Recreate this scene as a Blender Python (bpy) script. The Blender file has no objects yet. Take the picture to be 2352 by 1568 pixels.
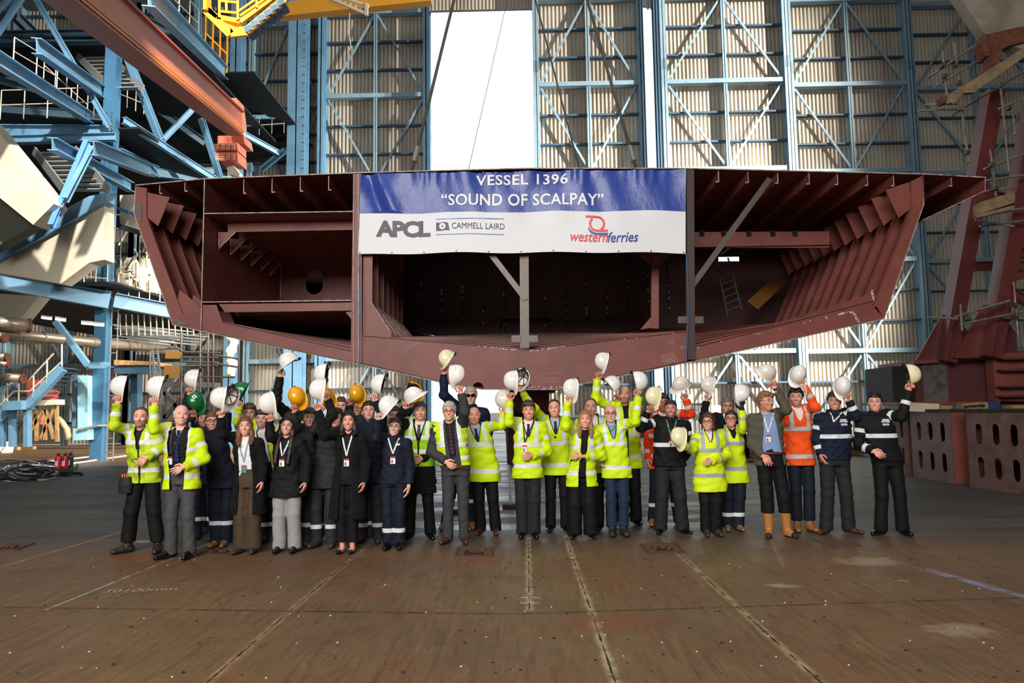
import bpy, math, random
import numpy as np
from mathutils import Vector, Matrix
random.seed(7); rng = np.random.RandomState(5)
SC = bpy.context.scene; COL = SC.collection
# ---------------------------------------------------------------- camera
F = 1700.0; CAMH = 1.65
R = Matrix.Rotation(math.radians(0.98), 3, 'Z') @ Matrix.Rotation(math.radians(90 + 5.44), 3, 'X') @ Matrix.Rotation(math.radians(-0.8), 3, 'Z')
cd = bpy.data.cameras.new('camera'); cam = bpy.data.objects.new('camera', cd); COL.objects.link(cam)
cd.sensor_width = 36; cd.lens = F / 2352 * 36; cd.clip_end = 500
cam.matrix_world = Matrix.Translation((0, 0, CAMH)) @ R.to_4x4(); SC.camera = cam
def at(px, py, Y):
    d = R @ Vector(((px - 1176) / F, -(py - 784) / F, -1)); return Vector((0, 0, CAMH)) + d * (Y / d.y)
def fl(px, py):
    d = R @ Vector(((px - 1176) / F, -(py - 784) / F, -1)); return Vector((0, 0, CAMH)) + d * (-CAMH / d.z)
SC.view_settings.view_transform = 'Standard'; SC.view_settings.look = 'None'; SC.view_settings.gamma = 1
SC.view_settings.use_curve_mapping = False; SC.view_settings.exposure = 0.0
# ---------------------------------------------------------------- materials
def srgb(c):
    if isinstance(c, str): c = [int(c[i:i+2], 16) / 255 for i in (0, 2, 4)]
    return tuple(((x + .055) / 1.055) ** 2.4 if x > .04045 else x / 12.92 for x in c) + (1,)
class N:
    """small node helper"""
    def __init__(s, name):
        s.m = bpy.data.materials.new(name); s.m.use_nodes = True; s.t = s.m.node_tree; s.n = s.t.nodes
        s.b = s.n['Principled BSDF']; s.out = s.n['Material Output']
    def new(s, t, **kw):
        n = s.n.new(t)
        for k, v in kw.items(): setattr(n, k, v)
        return n
    def lk(s, a, b): s.t.links.new(a, b)
    def put(s, v, sock):
        if hasattr(v, 'is_linked') or hasattr(v, 'links'): s.lk(v, sock)
        elif isinstance(v, (int, float)) and sock.type in ('VECTOR', 'RGBA'): sock.default_value = (v, v, v) if sock.type == 'VECTOR' else (v, v, v, 1)
        else: sock.default_value = v
    def math(s, op, a, b=0.0, c=0.0):
        n = s.new('ShaderNodeMath', operation=op); s.put(a, n.inputs[0]); s.put(b, n.inputs[1])
        s.put(c, n.inputs[2]); return n.outputs[0]
    def mix(s, f, a, b, bt='MIX'):
        n = s.new('ShaderNodeMix', data_type='RGBA', blend_type=bt); s.put(f, n.inputs[0]); s.put(a, n.inputs[6]); s.put(b, n.inputs[7]); return n.outputs[2]
    def obj(s):
        return s.new('ShaderNodeTexCoord').outputs['Object']
    def geo(s):
        return s.new('ShaderNodeNewGeometry').outputs['Position']
    def noise(s, vec, scale, detail=4, rough=.6, sc3=None):
        if sc3:
            mp = s.new('ShaderNodeMapping'); s.lk(vec, mp.inputs[0]); mp.inputs['Scale'].default_value = sc3; vec = mp.outputs[0]
        n = s.new('ShaderNodeTexNoise'); s.lk(vec, n.inputs['Vector']); n.inputs['Scale'].default_value = scale
        n.inputs['Detail'].default_value = detail; n.inputs['Roughness'].default_value = rough; return n.outputs[0]
    def ramp(s, f, stops):
        r = s.new('ShaderNodeValToRGB'); s.lk(f, r.inputs[0]); e = r.color_ramp.elements
        while len(e) < len(stops): e.new(.5)
        for i, (p, c) in enumerate(stops):
            e[i].position = p; e[i].color = c if len(c) == 4 else (*c, 1)
        return r.outputs[0]
    def step(s, f, lo, hi):
        n = s.new('ShaderNodeMapRange', clamp=True); s.put(f, n.inputs[0]); n.inputs[1].default_value = lo; n.inputs[2].default_value = hi
        n.inputs[3].default_value = 0; n.inputs[4].default_value = 1; return n.outputs[0]
    def bump(s, h, strength=.3, dist=.01):
        b = s.new('ShaderNodeBump'); s.lk(h, b.inputs['Height']); b.inputs['Strength'].default_value = strength
        b.inputs['Distance'].default_value = dist; s.lk(b.outputs[0], s.b.inputs['Normal'])
    def set(s, col=None, rough=None, metal=None, spec=None, **kw):
        if col is not None: s.put(col, s.b.inputs['Base Color'])
        if rough is not None: s.put(rough, s.b.inputs['Roughness'])
        if metal is not None: s.b.inputs['Metallic'].default_value = metal
        if spec is not None: s.b.inputs['Specular IOR Level'].default_value = spec
        return s.m
MATS = {}
def M(name, col='808080', rough=.5, metal=0, spec=.5, n=0, ns=6, col2=None, bump=0, bs=20, lo=.45, hi=.7, sc3=None):
    """plain / noisy painted surface"""
    if name in MATS: return MATS[name]
    a = N(name); c = srgb(col)
    v = a.geo() if not name.startswith('cl_') else a.obj()
    if col2: c = a.mix(a.step(a.noise(v, ns, 6, .65, sc3), lo, hi), c, srgb(col2))
    a.set(c, rough, metal, spec)
    if bump: a.bump(a.noise(v, bs, 3, .5, sc3), bump, .02)
    MATS[name] = a.m; return a.m
# ---------------------------------------------------------------- objects
WO = {}
def wl(o): return WO.get(o.name, Vector((0, 0, 0)))
def tag(o, label=None, cat=None, group=None, kind=None):
    if label: o['label'] = label
    if cat: o['category'] = cat
    if group: o['group'] = group
    if kind: o['kind'] = kind
    return o
def thing(name, label, cat, loc=(0, 0, 0), group=None):
    o = bpy.data.objects.new(name, None); COL.objects.link(o); o.location = loc; WO[o.name] = Vector(loc)
    o.empty_display_size = .1
    return tag(o, label, cat, group)
class MB:
    def __init__(s): s.v = []; s.f = []; s.mi = []; s.cur = 0
    def add(s, vs, fs):
        b = len(s.v); s.v += [tuple(v) for v in vs]; s.f += [tuple(b + i for i in f) for f in fs]; s.mi += [s.cur] * len(fs); return s
    def box(s, lo, hi):
        x0, y0, z0 = lo; x1, y1, z1 = hi
        return s.add([(x0,y0,z0),(x1,y0,z0),(x1,y1,z0),(x0,y1,z0),(x0,y0,z1),(x1,y0,z1),(x1,y1,z1),(x0,y1,z1)],
                     [(0,3,2,1),(4,5,6,7),(0,1,5,4),(1,2,6,5),(2,3,7,6),(3,0,4,7)])
    def frame(s, a, b, up=(0, 0, 1)):
        d = (b - a).normalized(); u = Vector(up)
        if abs(d.dot(u)) > .98: u = Vector((0, 1, 0))
        r = d.cross(u).normalized(); u = r.cross(d).normalized(); return d, r, u
    def sec(s, a, b, poly, up=(0, 0, 1)):
        """extrude a section polygon [(r,u)...] from a to b"""
        a = Vector(a); b = Vector(b); d, r, u = s.frame(a, b, up); n = len(poly)
        vs = [a + r * p + u * q for p, q in poly] + [b + r * p + u * q for p, q in poly]
        return s.add(vs, [tuple(reversed(range(n))), tuple(range(n, 2 * n))] + [(i, (i + 1) % n, n + (i + 1) % n, n + i) for i in range(n)])
    def bar(s, a, b, w, h=None, up=(0, 0, 1)):
        h = w if h is None else h; w /= 2; h /= 2
        return s.sec(a, b, [(-w, -h), (w, -h), (w, h), (-w, h)], up)
    def ibeam(s, a, b, w, h, t=.025, up=(0, 0, 1)):
        s.sec(a, b, [(-w/2, -h/2), (w/2, -h/2), (w/2, -h/2 + t), (-w/2, -h/2 + t)], up)
        s.sec(a, b, [(-w/2, h/2 - t), (w/2, h/2 - t), (w/2, h/2), (-w/2, h/2)], up)
        return s.sec(a, b, [(-t/2, -h/2 + t), (t/2, -h/2 + t), (t/2, h/2 - t), (-t/2, h/2 - t)], up)
    def tube(s, pts, r, n=8, closed=False):
        pts = [Vector(p) for p in pts]; m = len(pts); rs = r if isinstance(r, (list, tuple)) else [r] * m
        vs = []; up = Vector((0, 0, 1)); pr = None
        for i, p in enumerate(pts):
            if closed: d = pts[(i + 1) % m] - pts[i - 1]
            else: d = pts[min(i + 1, m - 1)] - pts[max(i - 1, 0)]
            d = d.normalized() if d.length > 1e-9 else Vector((0, 0, 1))
            if pr is None: r1 = d.cross(up if abs(d.z) < .9 else Vector((1, 0, 0))).normalized()
            else: r1 = (pr - d * pr.dot(d)).normalized()
            pr = r1; u = r1.cross(d)
            vs += [p + (r1 * math.cos(2 * math.pi * k / n) + u * math.sin(2 * math.pi * k / n)) * rs[i] for k in range(n)]
        fs = []
        for i in range(m if closed else m - 1):
            j = (i + 1) % m
            fs += [(i*n + k, i*n + (k+1) % n, j*n + (k+1) % n, j*n + k) for k in range(n)]
        if not closed: fs += [tuple(reversed(range(n))), tuple((m-1)*n + k for k in range(n))]
        return s.add(vs, fs)
    def prism(s, poly, y0, y1):
        """polygon in xz extruded along y"""
        n = len(poly); vs = [(x, y0, z) for x, z in poly] + [(x, y1, z) for x, z in poly]
        return s.add(vs, [tuple(range(n)), tuple(reversed(range(n, 2*n)))] + [((i+1) % n, i, n + i, n + (i+1) % n) for i in range(n)])
    def slab(s, pts, nrm, t):
        n = len(pts); nv = Vector(nrm) * t; vs = [Vector(p) for p in pts] + [Vector(p) + nv for p in pts]
        return s.add(vs, [tuple(range(n)), tuple(reversed(range(n, 2*n)))] + [((i+1) % n, i, n + i, n + (i+1) % n) for i in range(n)])
    def lathe(s, c, prof, n=24, ax='z'):
        vs = []
        for r, h in prof:
            for k in range(n):
                a = 2 * math.pi * k / n; p = (r * math.cos(a), r * math.sin(a), h)
                if ax == 'y': p = (p[0], h, p[1])
                if ax == 'x': p = (h, p[0], p[1])
                vs.append((c[0] + p[0], c[1] + p[1], c[2] + p[2]))
        fs = [(i*n + k, i*n + (k+1) % n, (i+1)*n + (k+1) % n, (i+1)*n + k) for i in range(len(prof)-1) for k in range(n)]
        fs += [tuple(reversed(range(n))), tuple((len(prof)-1)*n + k for k in range(n))]
        return s.add(vs, fs)
    def build(s, name, mat, parent=None, smooth=False, origin=None, **tg):
        me = bpy.data.meshes.new(name); o = bpy.data.objects.new(name, me); COL.objects.link(o)
        org = wl(parent) if parent else Vector(origin or (0, 0, 0))
        me.from_pydata([(v[0] - org[0], v[1] - org[1], v[2] - org[2]) for v in s.v], [], s.f)
        for m_ in (mat if isinstance(mat, (list, tuple)) else [mat]): me.materials.append(m_)
        if any(s.mi): me.polygons.foreach_set('material_index', s.mi)
        if smooth: me.shade_smooth()
        me.update()
        if parent: o.parent = parent; WO[o.name] = org
        else: o.location = org; WO[o.name] = org
        return tag(o, **tg)
def smooth_angle(o, ang=40):
    me = o.data; me.shade_smooth()
    try: me.set_sharp_from_angle(angle=math.radians(ang))
    except Exception: pass
def ngon_round(cx, cz, w, h, n=8):
    """stadium outline, w<h"""
    r = w / 2; k = h / 2 - r
    return [(cx + r * math.cos(math.pi * i / n), cz + k + r * math.sin(math.pi * i / n)) for i in range(n + 1)] + \
           [(cx - r * math.cos(math.pi * i / n), cz - k - r * math.sin(math.pi * i / n)) for i in range(n + 1)]
def plate_holes(mb, outer, holes, y, t):
    """flat plate in xz at depth y with real holes; triangulated"""
    from mathutils.geometry import tessellate_polygon
    loops = [outer] + holes; flat = [p for l in loops for p in l]
    tris = tessellate_polygon([[Vector((p[0], p[1], 0)) for p in l] for l in loops])
    n = len(flat); vs = [(p[0], y, p[1]) for p in flat] + [(p[0], y + t, p[1]) for p in flat]
    fs = [tuple(tr) for tr in tris] + [tuple(n + i for i in reversed(tr)) for tr in tris]; b = 0
    for l in loops:
        m = len(l); fs += [(b + i, b + (i+1) % m, n + b + (i+1) % m, n + b + i) for i in range(m)]; b += m
    mb.add(vs, fs)
def text_mb(txt, size, off=0, shear=0, spacing=1.0, align='CENTER', res=3):
    """text as flat polygons (x right, z up), returns verts, faces with given cap size"""
    cu = bpy.data.curves.new('t', 'FONT'); cu.body = txt; cu.size = size; cu.offset = off; cu.shear = shear; cu.align_x = align
    cu.space_character = spacing; cu.resolution_u = res
    o = bpy.data.objects.new('t', cu); COL.objects.link(o)
    dg = bpy.context.evaluated_depsgraph_get(); me = o.evaluated_get(dg).to_mesh()
    vs = [tuple(v.co) for v in me.vertices]; fs = [tuple(p.vertices) for p in me.polygons]
    o.evaluated_get(dg).to_mesh_clear(); bpy.data.objects.remove(o); bpy.data.curves.remove(cu)
    return vs, fs
# ---------------------------------------------------------------- implicit surfaces (continuous bodies and clothes)
def sm(a, b, k):
    if k <= 0: return np.minimum(a, b)
    h = np.maximum(k - np.abs(a - b), 0) / k; return np.minimum(a, b) - h * h * k * .25
class S:
    def __init__(s, lo, hi, h):
        s.h = h; s.lo = np.array(lo, float) - 2*h; n = np.ceil((np.array(hi, float) + 2*h - s.lo) / h).astype(int) + 1
        s.n = n; s.f = np.full(n, .5, np.float32)
    def sl(s, lo, hi, pad):
        a = np.maximum(np.floor((np.minimum(lo, hi) - pad - s.lo) / s.h).astype(int), 0)
        b = np.minimum(np.ceil((np.maximum(lo, hi) + pad - s.lo) / s.h).astype(int) + 1, s.n)
        if (b <= a).any(): return None
        ax = [s.lo[i] + s.h * np.arange(a[i], b[i]) for i in range(3)]
        return (slice(a[0], b[0]), slice(a[1], b[1]), slice(a[2], b[2])), ax[0][:, None, None], ax[1][None, :, None], ax[2][None, None, :]
    def op(s, q, d, k, mode):
        i = q[0]
        if mode > 0: s.f[i] = sm(s.f[i], d, k)
        else: s.f[i] = -sm(-s.f[i], d, k)
    def cap(s, a, b, ra, rb=None, k=.02, mode=1, cut=None, pad=.04):
        rb = ra if rb is None else rb; a = np.array(a, float); b = np.array(b, float); r = max(ra, rb)
        q = s.sl(np.minimum(a, b) - r, np.maximum(a, b) + r, pad + k)
        if q is None: return
        _, X, Y, Z = q; u = b - a; L = max(u @ u, 1e-9)
        al = (X - a[0]) * u[0] + (Y - a[1]) * u[1] + (Z - a[2]) * u[2]
        t = np.clip(al / L, 0, 1)
        d = np.sqrt((X - a[0] - t*u[0])**2 + (Y - a[1] - t*u[1])**2 + (Z - a[2] - t*u[2])**2) - (ra + (rb - ra) * t)
        if cut is not None: d = np.maximum(d, al / math.sqrt(L) - math.sqrt(L) - cut)
        s.op(q, d, k, mode)
    def ell(s, c, r, Rm=None, k=.02, mode=1, pad=.04):
        c = np.array(c, float); r = np.array(r, float); m = max(r)
        q = s.sl(c - m, c + m, pad + k)
        if q is None: return
        _, X, Y, Z = q; X = X - c[0]; Y = Y - c[1]; Z = Z - c[2]
        if Rm is not None:
            P = [Rm[0][i]*X + Rm[1][i]*Y + Rm[2][i]*Z for i in range(3)]   # R^T * p
        else: P = [X, Y, Z]
        k0 = np.sqrt((P[0]/r[0])**2 + (P[1]/r[1])**2 + (P[2]/r[2])**2); k1 = np.sqrt((P[0]/r[0]**2)**2 + (P[1]/r[1]**2)**2 + (P[2]/r[2]**2)**2)
        s.op(q, k0 * (k0 - 1) / np.maximum(k1, 1e-6), k, mode)
    def col(s, prof, k=.02, e=2.3, pad=.04):
        """lofted column: prof = [(z, xc, yc, rx, ry)...] z ascending"""
        p = np.array(prof, float); mx = p[:, 3:].max()
        q = s.sl(np.array([p[:,1].min() - mx, p[:,2].min() - mx, p[0,0]]), np.array([p[:,1].max() + mx, p[:,2].max() + mx, p[-1,0]]), pad + k)
        if q is None: return
        _, X, Y, Z = q; g = lambda i: np.interp(Z.ravel(), p[:, 0], p[:, i])[None, None, :]
        rx = g(3); ry = g(4); m = np.minimum(rx, ry)
        d = ((np.abs((X - g(1)) / rx)**e + np.abs((Y - g(2)) / ry)**e)**(1/e) - 1) * m
        d = np.maximum(d, np.maximum(p[0,0] - Z, Z - p[-1,0])); s.op(q, d, k, 1)
    def full(s):
        ax = [s.lo[i] + s.h * np.arange(s.n[i]) for i in range(3)]; return ax[0][:, None, None], ax[1][None, :, None], ax[2][None, None, :]
    def cutmax(s, d): s.f = np.maximum(s.f, d.astype(np.float32))
    def folds(s, amp, seed, wl=.075):
        r = np.random.RandomState(seed); X, Y, Z = s.full(); w = 0
        for i in range(4):
            v = r.normal(size=3); v[2] = abs(v[2]) + 1.0; v /= np.linalg.norm(v); f = 2*math.pi / (wl * r.uniform(.7, 1.8)); ph = r.uniform(0, 6)
            w = w + (1 - 2*np.abs(np.sin(.5*((X*v[0] + Y*v[1] + Z*v[2]) * f + ph + 1.5*np.sin(X*r.uniform(8, 20) + ph) + 1.5*np.sin(Z*r.uniform(4, 12)))))) * 1.25
        s.f += (amp * .4 * w * (np.abs(s.f) < .05)).astype(np.float32)
    def front(s, x, z):
        i = int(round((x - s.lo[0]) / s.h)); k = int(round((z - s.lo[2]) / s.h))
        if not (0 <= i < s.n[0] and 0 <= k < s.n[2]): return None
        c = np.where(s.f[i, :, k] < 0)[0]
        if not len(c): return None
        j = c[0]
        if j == 0: return s.lo[1]
        a, b = s.f[i, j-1, k], s.f[i, j, k]; return s.lo[1] + s.h * (j - 1 + a / (a - b))
    def mesh(s):
        f = s.f; ins = f < 0; f = np.where(f == 0, 1e-6, f); n = s.n
        c = np.zeros(n - 1, np.int8)
        for dx in (0, 1):
            for dy in (0, 1):
                for dz in (0, 1): c += ins[dx:n[0]-1+dx, dy:n[1]-1+dy, dz:n[2]-1+dz]
        act = (c > 0) & (c < 8); I = np.argwhere(act); idx = np.full(n - 1, -1, np.int32); idx[act] = np.arange(len(I))
        cor = [(0,0,0),(1,0,0),(0,1,0),(1,1,0),(0,0,1),(1,0,1),(0,1,1),(1,1,1)]
        V = [f[I[:,0]+a, I[:,1]+b, I[:,2]+c_] for a, b, c_ in cor]; P = np.zeros((len(I), 3)); W = np.zeros(len(I))
        for a, b in [(0,1),(2,3),(4,5),(6,7),(0,2),(1,3),(4,6),(5,7),(0,4),(1,5),(2,6),(3,7)]:
            m = (V[a] < 0) != (V[b] < 0); t = np.where(m, V[a] / np.where(m, V[a] - V[b], 1), 0)
            ca = np.array(cor[a], float); cb = np.array(cor[b], float)
            P += (ca + t[:, None] * (cb - ca)) * m[:, None]; W += m
        P = (P / W[:, None] + I) * s.h + s.lo; Q = []
        for ax in range(3):
            o = [i for i in range(3) if i != ax]; sa = [slice(1, -1)] * 3; sb = [slice(1, -1)] * 3
            sa[ax] = slice(0, -1); sb[ax] = slice(1, None)
            A = ins[tuple(sa)]; B = ins[tuple(sb)]; E = np.argwhere(A != B); inn = A[E[:,0], E[:,1], E[:,2]]
            g = E.copy(); g[:, o[0]] += 1; g[:, o[1]] += 1
            def cell(d0, d1):
                h = g.copy(); h[:, o[0]] -= d0; h[:, o[1]] -= d1; return idx[h[:,0], h[:,1], h[:,2]]
            q = np.stack([cell(1, 1), cell(0, 1), cell(0, 0), cell(1, 0)], 1)
            fl_ = inn if ax != 1 else ~inn
            q[~fl_] = q[~fl_][:, ::-1]; Q.append(q)
        return P, np.concatenate(Q)
def np_mesh(name, P, Q, mat, org, parent=None, attrs=None):
    me = bpy.data.meshes.new(name); P = P - np.array(org)[None, :]
    me.vertices.add(len(P)); me.vertices.foreach_set('co', P.astype(np.float32).ravel())
    me.loops.add(Q.size); me.loops.foreach_set('vertex_index', Q.astype(np.int32).ravel())
    me.polygons.add(len(Q)); me.polygons.foreach_set('loop_start', np.arange(0, Q.size, 4, dtype=np.int32))
    me.update(calc_edges=True); me.shade_smooth()
    for k, a in (attrs or {}).items():
        if a.ndim == 1:
            t = me.attributes.new(k, 'FLOAT', 'POINT'); t.data.foreach_set('value', (1 - a if k in ('sd', 'se') else a).astype(np.float32))
        else:
            t = me.attributes.new(k, 'FLOAT_VECTOR', 'POINT'); t.data.foreach_set('vector', a.astype(np.float32).ravel())
    me.materials.append(mat); o = bpy.data.objects.new(name, me); COL.objects.link(o)
    if parent: o.parent = parent
    else: o.location = org
    WO[o.name] = Vector(org); return o
# ---------------------------------------------------------------- materials for people
def skin(tone='e0a58c', brow='4a3425', beard=None, bstr=.6, smile=1, lip='b5605a'):
    key = 'skin_%s_%s_%s_%s_%s' % (tone, brow, beard, bstr, smile)
    if key in MATS: return MATS[key]
    a = N(key); at_ = a.new('ShaderNodeAttribute', attribute_name='hp'); sp = a.new('ShaderNodeSeparateXYZ'); a.lk(at_.outputs['Vector'], sp.inputs[0])
    tone = '%02x%02x%02x' % tuple(min(255, int(int(tone[i:i+2], 16) * k)) for i, k in ((0, 1.05), (2, 1.07), (4, 1.08))); x, y, z = sp.outputs; ax = a.math('ABSOLUTE', x); fr = a.math('LESS_THAN', y, -.045)
    def el(cx, cz, rx, rz, xx=ax, soft=.25):
        u = a.math('MULTIPLY', a.math('SUBTRACT', xx, cx), 1/rx); v = a.math('MULTIPLY', a.math('SUBTRACT', z, cz), 1/rz)
        d = a.math('ADD', a.math('MULTIPLY', u, u), a.math('MULTIPLY', v, v)); return a.math('MULTIPLY', a.step(d, 1 + soft, 1 - soft), fr)
    nz = a.noise(a.obj(), 9, 3); c = a.mix(a.step(nz, .35, .7), srgb(tone), tuple(v * k for v, k in zip(srgb(tone)[:3], (.93, .84, .82))) + (1,))
    c = a.mix(a.math('MULTIPLY', el(.045, -.03, .024, .022, soft=.8), .22), c, srgb('d0705c'))
    if beard:
        lo = a.math('MULTIPLY', a.step(z, -.022, -.048), a.step(z, -.19, -.125)); lo = a.math('MULTIPLY', lo, a.math('LESS_THAN', y, .0))
        mus = el(0, -.042, .034, .012, x); m_ = a.math('MAXIMUM', a.math('MULTIPLY', lo, a.math('SUBTRACT', 1, el(0, -.025, .04, .03, x))), mus)
        c = a.mix(a.math('MULTIPLY', m_, bstr), c, srgb(beard))
    c = a.mix(a.math('MULTIPLY', el(.031, .012, .02, .013, soft=.6), .22), c, srgb('7a4638'))  # soft lid shade painted into the skin around the eyes
    z0 = z
    if smile: z = a.math('SUBTRACT', z, a.math('MULTIPLY', a.math('MULTIPLY', x, x), 14.0))
    c = a.mix(el(0, -.065 if smile else -.062, .028 if smile else .022, .0088, x), c, srgb(lip))
    if smile: c = a.mix(el(0, -.0645, .021, .0042, x), c, srgb('e2d6cc'))
    else: c = a.mix(el(0, -.062, .02, .0018, x), c, srgb('4a201c'))
    z = z0
    eye = el(.031, .012, .0135, .0046); c = a.mix(eye, c, srgb('d8d0c8'))
    c = a.mix(a.math('MULTIPLY', eye, el(.031, .013, .0056, .006)), c, srgb('2c2320'))
    c = a.mix(el(.031, .0178, .0155, .0022, soft=.5), c, srgb('4a2e26'))
    c = a.mix(a.math('MULTIPLY', el(.033, .036, .021, .0046, soft=.5), .8), c, srgb(brow))
    c = a.mix(el(.010, -.032, .0045, .003), c, srgb('4a2a22'))
    a.set(c, .48, 0, .4); a.b.inputs['Subsurface Weight'].default_value = .0
    a.bump(nz, .05, .005); MATS[key] = a.m; return a.m
def cloth(name, col, band='dfe3e6', dirt=None, dstr=.5, rough=.75, band_rough=.35, check=None):
    key = 'cl_' + name
    if key in MATS: return MATS[key]
    a = N(key); o = a.obj(); c = srgb(col); c = a.mix(a.math('MULTIPLY', a.step(a.noise(o, 7, 4), .35, .75), .35), c, tuple(v * .72 for v in c[:3]) + (1,))
    if dirt: c = a.mix(a.math('MULTIPLY', a.step(a.noise(o, 5, 6, .7), .48, .66), dstr), c, srgb(dirt))
    if check:
        ck = a.new('ShaderNodeTexChecker'); a.lk(o, ck.inputs[0]); ck.inputs['Scale'].default_value = check[1]; c = a.mix(a.math('MULTIPLY', ck.outputs[1], .6), c, srgb(check[0]))
    t = a.new('ShaderNodeAttribute', attribute_name='sd').outputs['Fac']; m_ = a.step(t, .9988, 1.0012)
    c = a.mix(m_, c, srgb(band)); e = a.new('ShaderNodeAttribute', attribute_name='se').outputs['Fac']; c = a.mix(a.step(e, .9985, 1.0015), c, srgb('15161a'))
    a.set(c, a.mix(m_, (rough,)*3 + (1,), (band_rough,)*3 + (1,)), 0, .25)
    wv = a.noise(o, 14, 3, .5, (1, 1, 1.8)); fine = a.noise(o, 260, 2)
    a.bump(a.math('ADD', wv, a.math('MULTIPLY', fine, .06)), .35, .02); MATS[key] = a.m; return a.m
CL = dict(
 hivis=lambda: cloth('hivis', 'd4f016', rough=.55), hivisd=lambda: cloth('hivis_dirty', 'c8e028', dirt='75802a', dstr=.75),
 hivisg=lambda: cloth('hivis_grey_band', 'dcf51c', band='a9adb5', rough=.55), vest=lambda: cloth('vest', 'a8e020', band='f2f4f4'), vesty=lambda: cloth('vest_yellow', 'd0ee20', band='e8ecec'),
 orange=lambda: cloth('orange', 'ff5a1e', band='b9bdbf', dirt='a03c12', dstr=.3), orangered=lambda: cloth('orange_red', 'f0421c', band='c4c8ca'),
 black=lambda: cloth('black', '101012'), blackcoat=lambda: cloth('black_wool', '131316', rough=.95), navy=lambda: cloth('navy', '171c2b'), navyfl=lambda: cloth('navy_softshell', '141a30'),
 dgrey=lambda: cloth('dark_grey', '2b2c30'), mgrey=lambda: cloth('grey_suit', '3c3e40'), cgrey=lambda: cloth('charcoal', '242528'), trgrey=lambda: cloth('grey_trouser', '4a4b4b'),
 lgrey=lambda: cloth('light_grey', '9a9a9a'), brown=lambda: cloth('brown', '4c3d2e'), tweed=lambda: cloth('tweed', '5b574a', check=('45433a', 110)), jeans=lambda: cloth('jeans', '1f3048'), djeans=lambda: cloth('dark_jeans', '161c26'),
 white=lambda: cloth('white', 'ece8e6'), blue=lambda: cloth('pale_blue', 'a9b8d6'), bluecheck=lambda: cloth('blue_check', '8ea6cf', check=('6d86b8', 140)),
 darkshirt=lambda: cloth('dark_shirt', '1c1c20'), purple=lambda: cloth('purple', '3a2438'), navytie=lambda: cloth('navy_tie', '1f2c50'), pattern=lambda: cloth('patterned_tie', '5c3048', check=('251a2a', 200)), greytie=lambda: cloth('grey_tie', '505560'),
)
SH = dict(black=('0c0c0d', .12), boot=('1d1a17', .6), tan=('8a5a34', .6), brown=('4d2a1c', .25), rigger=('b5773a', .5), tanboot=('96602f', .6), court=('d9b58f', .35), dkboot=('2c2620', .7))
def hairmat(c):
    k = 'hair_' + c
    if k in MATS: return MATS[k]
    a = N(k); o = a.obj(); n = a.noise(o, 60, 4, .7, (1, 1, .12)); cc = srgb(c)
    a.set(a.mix(a.step(n, .3, .7), tuple(v * .55 for v in cc[:3]) + (1,), tuple(min(1, v * 1.5) for v in cc[:3]) + (1,)), .42, 0, .5); a.bump(n, .7, .01); MATS[k] = a.m; return a.m
# ---------------------------------------------------------------- hand
def hand(g, w, d, n, side, curl, spread=1.0, s=1.0):
    d = Vector(d).normalized(); n = (Vector(n) - d * Vector(n).dot(d)).normalized(); sd = Vector(side); sd = (sd - d * sd.dot(d) - n * sd.dot(n)).normalized(); w = Vector(w)
    for i in range(4):
        g.cap(w + sd * (i - 1.5) * .011 * s, w + d * .085 * s + sd * (1.5 - i) * .019 * s, .0165 * s, .0125 * s, .012)
    L = [(.040, .026, .021), (.044, .029, .023), (.040, .027, .022), (.032, .021, .019)]
    for i in range(4):   # i=0 index (thumb side)
        p = w + d * (.086 - .004 * abs(i - 1)) * s + sd * (1.5 - i) * .0205 * s * spread; dr = (d + sd * (1.5 - i) * .05 * spread).normalized()
        for j in range(3):
            c = curl[i][j] if isinstance(curl[i], (list, tuple)) else curl[i] * (.8, 1.1, .7)[j]
            rot = Matrix.Rotation(c, 3, d.cross(n)); dr = rot @ dr
            q = p + dr * L[i][j] * s; g.cap(p, q, (.0095, .0086, .0078)[j] * s, (.0088, .008, .0068)[j] * s, .004); p = q
    b = w + d * .022 * s + sd * .020 * s; t1 = b + (d * .55 + sd * .75 + n * .35).normalized() * .042 * s
    t2 = t1 + (d * .85 + sd * .2 + n * .55).normalized() * .032 * s; t3 = t2 + (d * .8 - sd * .15 + n * .6).normalized() * .024 * s
    g.cap(b, t1, .015 * s, .012 * s, .012); g.cap(t1, t2, .0115 * s, .0098 * s, .006); g.cap(t2, t3, .0098 * s, .0078 * s, .005)
def lerp(a, b, t): return a + (b - a) * t
def ribbon(pts, w, t=.002):
    mb = MB(); n = len(pts)
    for i in range(n - 1):
        a, b = Vector(pts[i]), Vector(pts[i+1]); d = (b - a).normalized(); r = d.cross(Vector((0, 1, 0))).normalized() * w / 2; y = Vector((0, -t, 0))
        mb.add([a - r, a + r, b + r, b - r, a - r + y, a + r + y, b + r + y, b - r + y], [(0,1,2,3),(7,6,5,4),(0,4,5,1),(1,5,6,2),(2,6,7,3),(3,7,4,0)])
    return mb
PEOPLE = {}
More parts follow.
